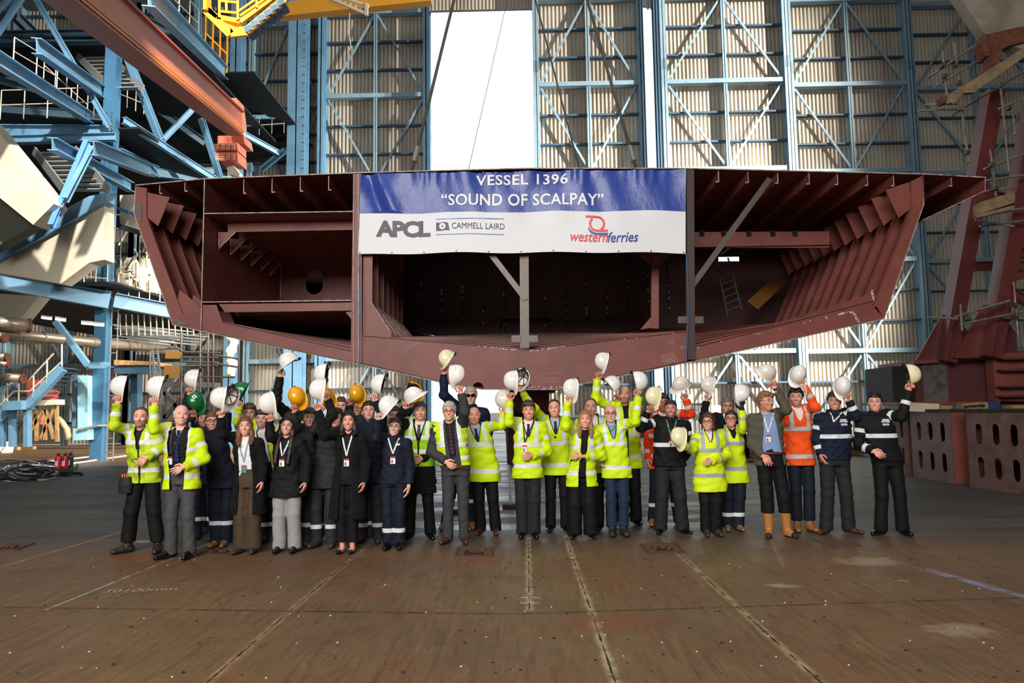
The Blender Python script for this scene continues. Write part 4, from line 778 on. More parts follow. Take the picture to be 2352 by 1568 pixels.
def vessel():
    t = thing('hull_section', 'dark red primed steel hull section hanging above the crowd behind the banner', 'ship section', (at(1200, 640, YF).x, YF, 4)); DE = [RED, EDGE]
    deck = [(312, 428), (470, 413), (825, 399), (1200, 389), (1575, 389), (2120, 402), (2262, 410)]
    m = MB(); loft(m, q2(deck), .02, YF - .04, YB); m.build('deck_plate', DE, t)
    # shell
    m = MB(); loft(m, q2([(312, 428), (309, 490), (398, 745), (470, 761), (832, 836), (1045, 884), (1110, 893), (1270, 893), (1590, 829), (2030, 731), (2121, 468), (2118, 402)]), -.018, YF, YB, 0, NK); m.build('shell_plate', DE, t)
    # wing overhang on the right
    m = MB(); loft(m, q2([(2118, 505), (2262, 437), (2262, 410)]), -.015, YF, YB); m.build('overhang_plate', DE, t)
    # longitudinal bulkheads and stringers
    m = MB(); loft(m, q2([(470, 414), (462, 757)]), .018, YF - .03, YB, 0, NK); m.build('longitudinal_bulkhead', DE, t)
    m = MB(); loft(m, q2([(823, 400), (823, 834)]), .018, YF - .04, YB, 0, NK); m.build('longitudinal_bulkhead', DE, t)
    m = MB(); m.prism(q2([(812, 400), (832, 400), (832, 834), (806, 830)]), YF - .02, YF); m.build('bulkhead_flange', RED, t)
    m = MB(); loft(m, q2([(470, 492), (814, 487)]), .018, YF - .02, 17.2); m.build('stringer', DE, t)
    m = MB(); loft(m, q2([(464, 695), (810, 691)]), .018, YF - .02, 17.2); m.build('stringer', DE, t)
    m = MB(); loft(m, q2([(812, 402), (812, 832)]), .012, YF - .03, YF + .02); m.build('bulkhead_flange', [EDGE, EDGE], t)
    # back bulkheads
    bx = q2([(312, 428), (470, 413), (825, 399), (1200, 389), (1575, 389), (2120, 402), (2121, 468), (2030, 731), (1590, 829), (1270, 893), (1110, 893), (832, 836), (470, 761), (398, 745), (309, 490)])
    bk = rise(bx, NK); a, b = at(1650, 590, YB), at(1698, 600, YB)
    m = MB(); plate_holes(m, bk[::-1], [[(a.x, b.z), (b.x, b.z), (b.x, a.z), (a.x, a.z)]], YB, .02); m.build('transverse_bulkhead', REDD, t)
    c = at(722, 647, 17.2); x0, z0 = q2([(472, 492)])[0]; x1, z1 = q2([(812, 695)])[0]
    m = MB(); plate_holes(m, [(x0, z1), (x1, z1), (x1, z0), (x0, z0)], [ngon_round(c.x, c.z, .40, .60)], 17.2, .02); m.build('manhole_bulkhead', RED, t)
    x0, z0 = q2([(472, 414)])[0]; x1, z1 = q2([(812, 492)])[0]; c = at(523, 478, 15.5)
    # small longitudinal web with lightening hole in the upper left cell
    # frames
    for k in range(0, NK):
        y = YF + SP * k; e = [RED, EDGE]
        def web(o, i, nm='frame', fl_=True, yy=y):
            mb = MB(); oo, ii = rise(q2(o), k), rise(q2(i), k); n = len(oo)
            if nm == 'bottom_floor': mb.prism([p for p in ii[::-1]] + oo, yy, yy + .012)
            else:
                for j in range(n - 1): mb.prism([oo[j], oo[j+1], ii[j+1], ii[j]], yy, yy + .012)
            if fl_:
                for j in range(len(ii) - 1): mb.bar((ii[j][0], yy + .02, ii[j][1]), (ii[j+1][0], yy + .02, ii[j+1][1]), .11, .014, (0, 1, 0) if False else (1, 0, 0) if abs(ii[j+1][0]-ii[j][0]) < abs(ii[j+1][1]-ii[j][1]) else (0, 0, 1))
            mb.build(nm, RED, t)
        web([(2120, 403), (2121, 468), (2030, 731)], [(2091, 417), (2091, 480), (2004, 700)])
        web([(2030, 731), (1592, 829)], [(2004, 690), (1592, 797)], 'bottom_floor')
        br = rise(q2([(2093, 478), (2064, 500), (2034, 436), (2088, 418)]), 0); MB().prism(br, y + .002, y + .016).build('frame_bracket', RED, t)
        br = rise(q2([(2020, 700), (2004, 664), (1925, 722), (1925, 742)]), k); MB().prism(br, y - .004, y + .016).build('frame_bracket', RED, t)
        if k < 8:
            web([(312, 428), (309, 490), (398, 745)], [(338, 432), (338, 499), (420, 720)])
            MB().prism(q2([(336, 441), (390, 453), (363, 519), (338, 499)]), y + .002, y + .016).build('frame_bracket', RED, t)
            MB().prism(rise(q2([(398, 745), (412, 665), (460, 704), (466, 760)]), k), y + .004, y + .016).build('frame_bracket', RED, t)
        if k < 7:
            web([(500, 768), (808, 832)], [(508, 738), (808, 805)], 'bottom_floor')
            MB().prism(rise(q2([(462, 700), (497, 700), (512, 742), (512, 769), (462, 759)]), k), y + .003, y + .015).build('frame_bracket', RED, t)
            MB().prism(q2([(500, 697), (806, 693), (808, 712), (514, 716)]), y + .05, y + .062).build('deck_beam', RED, t)
            MB().prism(q2([(792, 716), (808, 714), (808, 735)]), y + .05, y + .062).build('beam_bracket', RED, t)
        if 0 < k < 7:
            MB().prism(q2([(495, 495), (812, 490), (812, 510), (495, 516)]), y, y + .012).build('deck_beam', RED, t)
            mb = MB(); mb.prism(q2([(474, 516), (514, 516), (474, 556)]), y, y + .014); mb.build('beam_bracket', RED, t)
            mb = MB(); d = q2([(474, 516), (474, 556), (514, 516)]); mb.bar((d[0][0], y-.004, d[0][1]), (d[1][0], y-.004, d[1][1]), .012); mb.bar((d[1][0], y-.004, d[1][1]), (d[2][0], y-.004, d[2][1]), .012); mb.build('weld_edge', SCUFF, t)
        # centre bay
        o = [(832, 834), (1045, 883), (1085, 891), (1086, 886), (1090, 880), (1098, 877), (1106, 880), (1110, 886), (1111, 893), (1196, 893), (1197, 886), (1201, 880), (1209, 877), (1217, 880), (1221, 886), (1222, 893), (1270, 893), (1578, 829)]
        i_ = [(832, 770), (1196, 801), (1216, 803), (1578, 760)]
        mb = MB(); oo, ii = rise(q2(o), k), rise(q2(i_), k); plate_holes(mb, oo + ii[::-1], [], y, .014)
        for j in range(3): mb.bar((ii[j][0], y + .03, ii[j][1]), (ii[j+1][0], y + .03, ii[j+1][1]), .12, .014)
        mb.build('bottom_floor', RED, t)
        if k < 7:
            ox = q2([(834, 600), (852, 766)]); MB().box((ox[0][0], y + .01, 2.9 + .0), (ox[1][0] + .02, y + .024, 5.9)).build('frame', RED, t)
            mb = MB(); pp = rise(q2([(852, 692), (899, 764), (899, 774), (852, 772)]), k*.4); mb.prism(pp, y + .0, y + .014); a_, b_ = pp[0], pp[1]; mb.build('frame_bracket', RED, t)
            MB().bar((a_[0], y - .004, a_[1]), (b_[0], y - .004, b_[1]), .012).build('weld_edge', SCUFF, t)
    # deck stiffeners (bulb bars)
    for x in (367, 425, 560, 625, 690, 755, 900, 970, 1040, 1110, 1300, 1370, 1440, 1510, 1650, 1718, 1786, 1858, 1923, 1992, 2052, 2185):
        y_ = float(np.interp(x, [d[0] for d in deck], [d[1] for d in deck])); h = (22 if x < 470 or x == 2185 else 35 if x < 1600 else 27); p, r_ = at(x, y_ + 2, YF), at(x, y_ + h, YF)
        mb = MB(); mb.box((p.x - .007, YF, r_.z), (p.x + .007, YB, p.z)); mb.box((p.x - (.0 if x < 1200 else .05), YF, r_.z - .005), (p.x + (.05 if x < 1200 else .0), YB, r_.z + .018))
        o = mb.build('deck_stiffener', DE, t); o.data.polygons[2].material_index = 1; o.data.polygons[8].material_index = 1
    # bulkhead stiffeners
    for i, x in enumerate(range(968, 1560, 47)):
        a = at(x, 560, YB - .1); zt = float(np.interp(a.x, [p[0] for p in bk[7:12]][::-1], [p[1] for p in bk[7:12]][::-1])) + .4
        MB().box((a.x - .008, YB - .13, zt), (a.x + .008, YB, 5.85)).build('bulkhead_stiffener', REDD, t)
        r = random.Random(i); mb = MB()
        for _ in range(4): z = r.uniform(zt + .1, zt + 1.0); mb.box((a.x - .03, YB - .14, z), (a.x + .02, YB - .12, z + r.uniform(.02, .09)))
        mb.build('weld_spatter', SCUFF, t)['kind'] = 'stuff'
    # bracing beam in the right bay
    mb = MB(); mb.prism(q2([(1590, 533), (1905, 531), (1905, 569), (1590, 569)], YF + 2), YF + 2, YF + 2.014); a, b = at(1590, 569, YF + 2), at(1905, 569, YF + 2); mb.box((a.x, YF + 1.93, a.z), (b.x, YF + 2.09, a.z + .016)); mb.build('deck_girder', RED, t)
    mb = MB()
    for x in (1612, 1662, 1720, 1775, 1826): c = at(x, 536, YF + 1.99); mb.box((c.x - .05, YF + 1.985, c.z - .06), (c.x + .05, YF + 1.999, c.z + .06))
    mb.build('slot', M('void_shade', '0a0808', .9), t)  # dark boxes paint the shade of open slots in the girder
    # posts and props
    def post(a, b, w, mat, nm, d=.0, h=None): MB().ibeam(at(a[0], a[1], YF + d), at(b[0], b[1], YF + d), w, h or w, .016, (0, 1, 0)).build(nm, mat, t)
    post((1203, 395), (1205, 800), .16, BARE, 'centre_post', .15); post((1584, 392), (1586, 826), .13, M('post_dark', '3d2a28', .5), 'post', -.02); post((1504, 420), (1504, 755), .13, RED, 'post', 1.0)
    MB().prism(q2([(1462, 571), (1548, 571), (1548, 580), (1512, 612), (1496, 612), (1462, 580)], YF + 1), YF + .98, YF + 1.0).build('post_bracket', RED, t)
    MB().prism(q2([(1470, 757), (1500, 722), (1500, 752)], YF + 1), YF + .98, YF + 1.0).build('post_bracket', RED, t)
    def ang(a, b, d1, d2, w): A, B = at(*a, YF + d1), at(*b, YF + d2); mb = MB(); mb.bar(A, B, w, .012, (0, 1, 0)); mb.bar(A + Vector((w/2, .04, 0)), B + Vector((w/2, .04, 0)), .012, .09, (0, 1, 0)); mb.build('diagonal_prop', BARE, t)
    ang((1128, 584), (1208, 688), .05, .05, .10); ang((1768, 410), (1590, 656), .06, .02, .10)
    mb = MB()
    for x, y_, d_ in ((1185, 777, .05), (1225, 777, .05), (1566, 735, -.04), (1604, 735, -.04)): c = at(x, y_, YF); MB().box((c.x - .08, YF + d_ - .01, c.z - .06), (c.x + .08, YF + d_ + .01, c.z + .06)).build('clamp_plate', BARE, t)
    c = at(327, 500, YF); MB().prism(q2([(314, 469), (327, 469), (326, 510), (321, 510), (314, 489)]), YF - .02, YF - .005).build('patch_plate', M('patch_grey', '5f5b58', .5), t)
    MB().prism(q2([(405, 727), (431, 747), (408, 746)]), YF - .015, YF - .002).build('patch_plate', M('patch_grey', '5f5b58'), t)
    # weld / grinding marks on the front edge of the centre and the right bottom
    mb = MB(); r = random.Random(3)
    def dots(a, b, n, sz=.05):
        for i in range(n):
            u = r.random(); p = at(lerp(a[0], b[0], u) + r.uniform(-2, 2), lerp(a[1], b[1], u) + r.uniform(-2, 2), YF - .008); w = r.uniform(.006, sz*.6); mb.box((p.x - w, YF - .012, p.z - .006), (p.x + w, YF - .006, p.z + .006))
    dots((1090, 795), (1190, 803), 22); dots((1216, 806), (1300, 795), 22); dots((1600, 797), (1930, 722), 10, .03); dots((1700, 808), (1960, 752), 30); dots((1600, 832), (1700, 808), 18); dots((1420, 782), (1560, 762), 8)
    dots((1925, 722), (1962, 716), 30, .03); dots((1960, 716), (1972, 738), 34, .03); dots((2002, 668), (2008, 692), 24, .02); dots((1180, 890), (1290, 889), 16, .04)
    mb.build('weld_marks', M('weld_white', 'e6e2dd', .6), t)['kind'] = 'stuff'
    ch = M('chalk', 'b08a80', .9)
    def scr(pts, w=.006): mb.tube([at(a, b, YF - .004) for a, b in pts], w, 4)
    mb = MB(); scr([(1236, 873), (1242, 861), (1290, 856)]); scr([(1291, 855), (1300, 869)]); scr([(1213, 887), (1234, 862)]); scr([(1213, 887), (1215, 880)]); scr([(1213, 887), (1220, 885)]); scr([(1536, 822), (1560, 836)])
    mb.build('chalk_arrow', ch, t)
    for txt, x, y, h, rot in (('SHARP EDGES', 1265, 867, .038, 180), ('GRIND ALL :', 1265, 875, .038, 180), ('GRIND', 1540, 826, .06, 195), ('SHARP', 1535, 820, .06, 195), ('EDGES', 1530, 813, .06, 195), ('CH-44', 948, 799, .07, 25), ('TH', 1542, 781, .06, 200), ('TH', 1568, 793, .06, 200)):
        vs, fs = text_mb(txt, h * 1.4); p = at(x, y, YF - .006); ca, sa = math.cos(math.radians(rot)), math.sin(math.radians(rot))
        MB().add([(p.x + v[0]*ca - v[1]*sa, YF - .006, p.z + v[0]*sa + v[1]*ca) for v in vs], fs).build('chalk_writing', ch, t)
    # white ground seams on the back bulkhead
    mb = MB(); mb.tube([at(*p, YB - .14) for p in ((1143, 776), (1146, 742), (1156, 730), (1180, 729), (1262, 728), (1276, 738), (1277, 770))], .035, 6); mb.build('weld_seam', M('seam_grey', '6f6a68', .7, n=1, ns=20, col2='4a2a28'), t)
    mb = MB(); mb.box((at(643, 610, 17.1).x - .02, 17.15, at(643, 691, 17.1).z), (at(643, 610, 17.1).x + .02, 17.19, at(643, 608, 17.1).z)); mb.build('weld_seam', SCUFF, t)
    mb = MB().prism([(at(487, 613, YF + .3).x + .14*math.cos(a)*(1 + .2*math.sin(5*a)), at(487, 613, YF).z + .2*math.sin(a)) for a in np.linspace(0, 6.28, 14)[:-1]], YF + 4.18, YF + 4.19)
    # ladder and board inside
    l = thing('ladder', 'thin metal ladder standing inside the right bay of the hull section', 'ladder', at(1672, 725, YF + 3.5)); mb = MB(); A, B, C_, D_ = at(1645, 600, YF + 4), at(1672, 727, YF + 3.2), at(1672, 592, YF + 4), at(1704, 712, YF + 3.2)
    for a, b in ((A, B), (C_, D_)): MB().bar(a, b, .03).build('stile', M('ladder_steel', '7a7672', .4, .6), l)
    for i in range(8): u = (i + .7) / 8.5; MB().tube([A.lerp(B, u), C_.lerp(D_, u)], .012, 6).build('rung', M('ladder_steel', '7a7672'), l)
    o = MB(); a, b = at(1730, 700, YF + 3.6), at(1790, 645, YF + 5); o.bar(a, b, .3, .03, (.3, -1, .6)); o.build('plywood_board', M('ply', '8a5a22', .7), None, origin=a, label='brown plywood board leaning inside the right bay beside the thin ladder', cat='board')
def banner():
    t = thing('banner', 'wide blue and white vinyl banner with ship name and company logos hung across the hull', 'banner', at(1200, 485, 12.85)); TL, TR, BL, BR = at(828, 399, 12.85), at(1575, 388, 12.85), at(823, 584, 12.85), at(1575, 581, 12.85)
    def S2(u, v):   # u 0..1 across, v 0 top..1 bottom
        p = TL.lerp(TR, u).lerp(BL.lerp(BR, u), v); x = u * 5.75; bw = max(0, 1 - v * 1.3)
        sag = .05 * math.sin(math.pi * u) * 4 * (v - .0) * .12 + .012 * math.sin(u * 22 + 1) * (1 if v > .4 else .5)
        y = .035 * bw * math.sin(x * 4.2 + v * 3 + 1.4 * math.sin(x * 1.9)) + .022 * bw * math.sin(x * 9.7 - v * 5 + math.sin(x * 3)) + .018 * math.sin(x * 2.3 + 1) + .012 * math.sin(x * 26 + 3*math.sin(x * 5)) * max(0, 1 - v * 4.5)
        y += .05 * math.exp(-((u - .02 - .10 * v) / .018)**2) * (1 if v < .5 else 0) - .04 * math.exp(-((u - .045 - .13 * v) / .02)**2) * (1 if v < .5 else 0)
        return Vector((p.x, p.y + y, p.z + sag))
    NU, NV = 240, 44; vb = .5
    def grid(v0, v1, nv, nm, mt, off=0.0):
        vs = [S2(i / NU, v0 + (v1 - v0) * j / nv) + Vector((0, o_, 0)) for o_ in (0, .003) for j in range(nv + 1) for i in range(NU + 1)]; W = NU + 1; n = W * (nv + 1)
        fs = [(j*W + i, (j+1)*W + i, (j+1)*W + i + 1, j*W + i + 1) for j in range(nv) for i in range(NU)]; fs += [tuple(n + a for a in reversed(f)) for f in fs]
        return MB().add(vs, fs).build(nm, mt, t, True)
    a = N('banner_blue'); a.set(a.mix(a.step(a.noise(a.geo(), 1.2, 3), .35, .7), srgb('27439a'), srgb('3b4ea2')), .38, 0, .6); a.bump(a.noise(a.geo(), 5, 5, .6, (1, 1, .5)), .5, .03); MATS['bb'] = a.m
    grid(0, vb, 24, 'blue_panel', a.m); grid(vb, 1, 20, 'white_panel', M('banner_white', 'e9e9ec', .5))
    # invert pixel -> (u,v)
    def uv(px, py):
        u = .5; v = .5
        for _ in range(12):
            p = at(px, py, 12.85); x0 = lerp(TL.x, BL.x, v); x1 = lerp(TR.x, BR.x, v); u = (p.x - x0) / (x1 - x0); z0 = lerp(TL.z, TR.z, u); z1 = lerp(BL.z, BR.z, u); v = (z0 - p.z) / (z0 - z1)
        return u, v
    def put(poly_v, poly_f, nm, col, off=.012):
        vs = [S2(*uv(x, y)) + Vector((0, -off, 0)) for x, y in poly_v]; MB().add(vs, poly_f).build(nm, M('print_' + col, col, .45), t)
    def text(txt, x0, x1, y0, y1, col, off=.0, shear=0, nm='lettering', slope=0, part=None, sp=1.0):
        vs, fs = text_mb(txt, 1, off, shear, sp); xs = [v[0] for v in vs]; zs_ = [v[1] for v in vs]; a_, b_, c_, d_ = min(xs), max(xs), min(zs_), max(zs_)
        put([(x0 + (v[0]-a_)/(b_-a_)*(x1-x0), y1 - (v[1]-c_)/(d_-c_)*(y1-y0) + slope * ((v[0]-a_)/(b_-a_) - .5)) for v in vs], fs, nm, col)
    text('VESSEL 1396', 1093, 1304, 400, 425, 'f4f4f4', .016, sp=1.08, slope=-3); text('\u201cSOUND OF SCALPAY\u201d', 1014, 1386, 445, 473, 'f4f4f4', .016, sp=1.05, slope=-2)
    text('APCL', 863, 989, 507, 545, '3a3344', .045, sp=.88); text('CAMMELL LAIRD', 1038, 1159, 514, 528, '1d1d22', .0, slope=-1)
    text('western', 1310, 1396, 537, 557, 'd8323c', .012, .25); text('ferries', 1395, 1466, 534, 558, '27379a', .012, .25)
    def stroke(pts, w, col, nm='logo_stroke'):
        vs = []; n = len(pts)
        for i, (x, y) in enumerate(pts):
            a_, b_ = pts[max(i-1, 0)], pts[min(i+1, n-1)]; dx, dy = b_[0]-a_[0], b_[1]-a_[1]; L = math.hypot(dx, dy); wi = w if isinstance(w, (int, float)) else w[i]; vs += [(x - dy/L*wi/2, y + dx/L*wi/2), (x + dy/L*wi/2, y - dx/L*wi/2)]
        put(vs, [(2*i, 2*i+2, 2*i+3, 2*i+1) for i in range(n-1)], nm, col)
    arc = lambda cx, cy, r, a0, a1, n=14: [(cx + r*math.cos(math.radians(lerp(a0, a1, i/n))), cy + r*math.sin(math.radians(lerp(a0, a1, i/n)))) for i in range(n+1)]
    stroke([(1345, 498), (1358, 498)] + arc(1371, 514.5, 16, -90, 60), 5, 'ee4a50'); stroke(arc(1371, 514.5, 16, -132, -270)[::1] + [(1384, 530.5), (1396, 530.5)], 5, 'ee4a50'); stroke(arc(1371, 517, 21, -195, -270, 10) + [(1384, 538), (1396, 538)], [.8, 2, 3, 4, 5, 5, 5, 5, 5, 5, 5, 5, 5], '3a4aa8')
    stroke([(1002, 505), (1080, 504), (1158, 503)], 1.5, '3f7fc4', 'logo_rule'); stroke([(1002, 541), (1080, 540), (1158, 539.5)], 1.5, '3f7fc4', 'logo_rule')
    put([(1002, 512), (1010, 514), (1020, 512), (1029, 514), (1033, 532), (1024, 531), (1014, 532), (1002, 532)], [(0, 1, 2, 3, 4, 5, 6, 7)], 'flag_emblem', '26306e'); put(arc(1016.5, 522, 7.5, 0, 345, 12), [tuple(range(13))], 'flag_emblem', 'f2ece6', .014); put(arc(1016.5, 522, 3.6, 0, 345, 12), [tuple(range(13))], 'flag_emblem', 'd08a50', .016)
    for i in range(11):
        u = .004 + i / 10 * .99; p = S2(u, .985); MB().lathe((p.x, p.y - .008, p.z), [(.014, 0), (.014, .006)], 10, 'y').build('eyelet', M('eyelet', '2a2a2c', .4), t)
    for px, py in ((825, 585), (1577, 582)):
        a_ = at(px, py, 12.84); b_ = at(px + 3, 990 if px < 1000 else 1000, 12.84); MB().tube([a_, a_.lerp(b_, .3) + Vector((.02, 0, 0)), a_.lerp(b_, .6) + Vector((-.02, 0, 0)), b_], .008, 5).build('tie_cord', M('blue_cord', '3f6f9c', .7), t)
def cables():
    rope = N('wire_rope'); w = rope.new('ShaderNodeTexWave', bands_direction='DIAGONAL'); rope.lk(rope.geo(), w.inputs[0]); w.inputs['Scale'].default_value = 14; rope.set(rope.mix(w.outputs[0], srgb('37342f'), srgb('8d877c')), .5, .4); rope.bump(w.outputs[0], .8, .02)
    for (a, b, Y0, Y1, r, fer, lab) in (((1050, -30), (941, 414), 15, 13.5, .032, 1, 'thick steel lifting sling running down to the left of the banner top'), ((1222, -30), (1352, 470), 17, 15, .02, 0, 'pale lifting sling crossing the door leaf right of the opening'), ((1340, -30), (1468, 412), 15, 13.5, .032, 1, 'thick steel lifting sling with a crimped sleeve right of the banner middle'), ((1172, -30), (1071, 412), 15, 13.5, .006, 0, 'thin line hanging in front of the bright opening')):
        A, B = at(*a, Y0), at(*b, Y1); t = thing('lifting_sling', lab, 'cable', B); MB().tube([A, B], r, 10).build('wire_rope', rope.m, t, True)
        if fer:
            d = (A - B).normalized(); c = B + d * .42; MB().tube([c, c + d * .34], .055, 12).build('ferrule', M('ferrule', 'b4b0a8', .35, .7), t); MB().tube([B + Vector((-.03, 0, -.05)), c + d * .02 + Vector((-.02, 0, 0))], .018, 6).build('rope_tail', rope.m, t); MB().tube([B + Vector((.04, 0, -.05)), c + d * .02 + Vector((.02, 0, 0))], .018, 6).build('rope_tail', rope.m, t)
# ---------------------------------------------------------------- building hall
DBL = M('door_blue', '87a3b2', .5, n=1, ns=1.2, col2='6f8b9c', lo=.4, hi=.8); BLUE = M('steel_blue', '6c98b4', .5, n=1, ns=1.2, col2='557a94', lo=.4, hi=.8); BLUED = M('steel_blue_dark', '37566c', .55, n=1, ns=.8, col2='2c4558', lo=.4, hi=.8)
CLAD = M('cladding', 'cfc7b8', .6, n=1, ns=.35, col2='8f8272', lo=.42, hi=.75, sc3=(1, 1, .22)); DARKC = M('cladding_dark', '4a5258', .7)
GALV = M('galvanised', 'aeb0ac', .4, .5); ORNG = M('crane_orange', 'd8785a', .5, n=1, ns=.8, col2='c4644a', lo=.5, hi=.8); YEL = M('crane_yellow', 'd8961c', .45)
RAIL = M('handrail', 'c9c2b0', .5); CREAM = M('cream_plate', 'd9cfb8', .55, n=1, ns=.9, col2='c2b598', lo=.4, hi=.8); RUST = M('rust_steel', '6e3c26', .8, n=1, ns=9, col2='3a231a', lo=.4, hi=.7)
WOOD = M('timber', 'b8905c', .8, n=1, ns=6, col2='8a6538', lo=.4, hi=.7)
def corr(mb, x0, x1, y, z0, z1, p=.235, d=.15):
    n = max(1, int(round((x1 - x0) / p))); p = (x1 - x0) / n; pr = []
    for i in range(n): b = x0 + i*p; pr += [(b, y), (b + p*.46, y), (b + p*.52, y + d), (b + p*.94, y + d)]
    pr.append((x1, y)); m = len(pr); vs = [(a, b, z0) for a, b in pr] + [(a, b, z1) for a, b in pr] + [(a, b + .01, z0) for a, b in pr] + [(a, b + .01, z1) for a, b in pr]
    mb.add(vs, [(i, i+1, m+i+1, m+i) for i in range(m-1)] + [(2*m+i, 3*m+i, 3*m+i+1, 2*m+i+1) for i in range(m-1)])
def pl(pts, Y, t=.05): return MB().prism([(at(a, b, Y).x, at(a, b, Y).z) for a, b in pts], Y, Y + t)
def leaf(n, px0, px1, Y, ztop=27.5, mid=True, zt0=0, clad=CLAD, colw=.34):
    x0, x1 = at(px0, 400, Y).x, at(px1, 400, Y).x; t = thing('door_%d' % n, None, None, ((x0+x1)/2, Y, 0)); t['kind'] = 'structure'
    m = MB(); corr(m, x0 + .05, x1 - .05, Y + .75, .05, ztop); m.build('cladding', clad, t)
    for x in (x0 + colw/2, x1 - colw/2): m = MB(); m.box((x - colw/2, Y, 0), (x + colw/2, Y + .03, ztop)); m.box((x - .02, Y, 0), (x + .02, Y + .7, ztop)); m.box((x - colw/2, Y + .68, 0), (x + colw/2, Y + .72, ztop)); m.build('column', DBL, t)
    xm = (x0 + x1) / 2; S_ = 5.33
    if mid: m = MB(); m.box((xm - .11, Y + .15, 0), (xm + .11, Y + .17, ztop)); m.box((xm - .02, Y + .15, 0), (xm + .02, Y + .7, ztop)); m.build('mullion', DBL, t)
    for i in range(0, 6):
        z = 4.9 + S_ * (i - 0) if i else 4.9
        if z > ztop: break
        m = MB(); m.box((x0 + colw, Y + .1, z - .13), (x1 - colw, Y + .5, z - .10)); m.box((x0 + colw, Y + .1, z - .10), (x1 - colw, Y + .13, z + .1)); m.box((x0 + colw, Y + .1, z + .1), (x1 - colw, Y + .5, z + .13)); m.build('rail', DBL, t)
    for i in range(16):
        if i % 3 == 2: continue
        z = 1.35 + i * S_ / 3
        if z > ztop: break
        m = MB(); m.box((x0 + colw*.6, Y + .45, z - .045), (x1 - colw*.6, Y + .74, z - .02)); m.box((x0 + colw*.6, Y + .45, z - .02), (x1 - colw*.6, Y + .47, z + .06)); m.build('girt', BLUED, t)
    for i in range(-1, 5):   # diamond bracing
        za, zb = 4.9 + S_ * i, 4.9 + S_ * (i + 1)
        if i == -1: za = .1
        if zb > ztop + 1: break
        for xa in (x0 + colw, x1 - colw):
            a, b = (Vector((xa, Y + .3, zb)), Vector((xm, Y + .3, za))) if i % 2 == 0 else (Vector((xm, Y + .3, zb)), Vector((xa, Y + .3, za)))
            if i == -1: a, b = Vector((xa, Y + .3, za)), Vector((xm, Y + .3, zb))
            MB().bar(a + (b - a) * .03, b, .12, .10, (0, 1, 0)).build('brace', DBL, t)
    for x in (x0 + colw/2, x1 - colw/2):
        m = MB(); [m.box((x + a - .015, Y - .02, 21.6 + b*.09), (x + a + .015, Y, 21.63 + b*.09)) for a in (-.1, -.03, .04, .11) for b in range(8)]; m.build('splice_bolts', BLUED, t)
def st(name, mb, mat): return mb.build(name, mat, None, kind='structure')
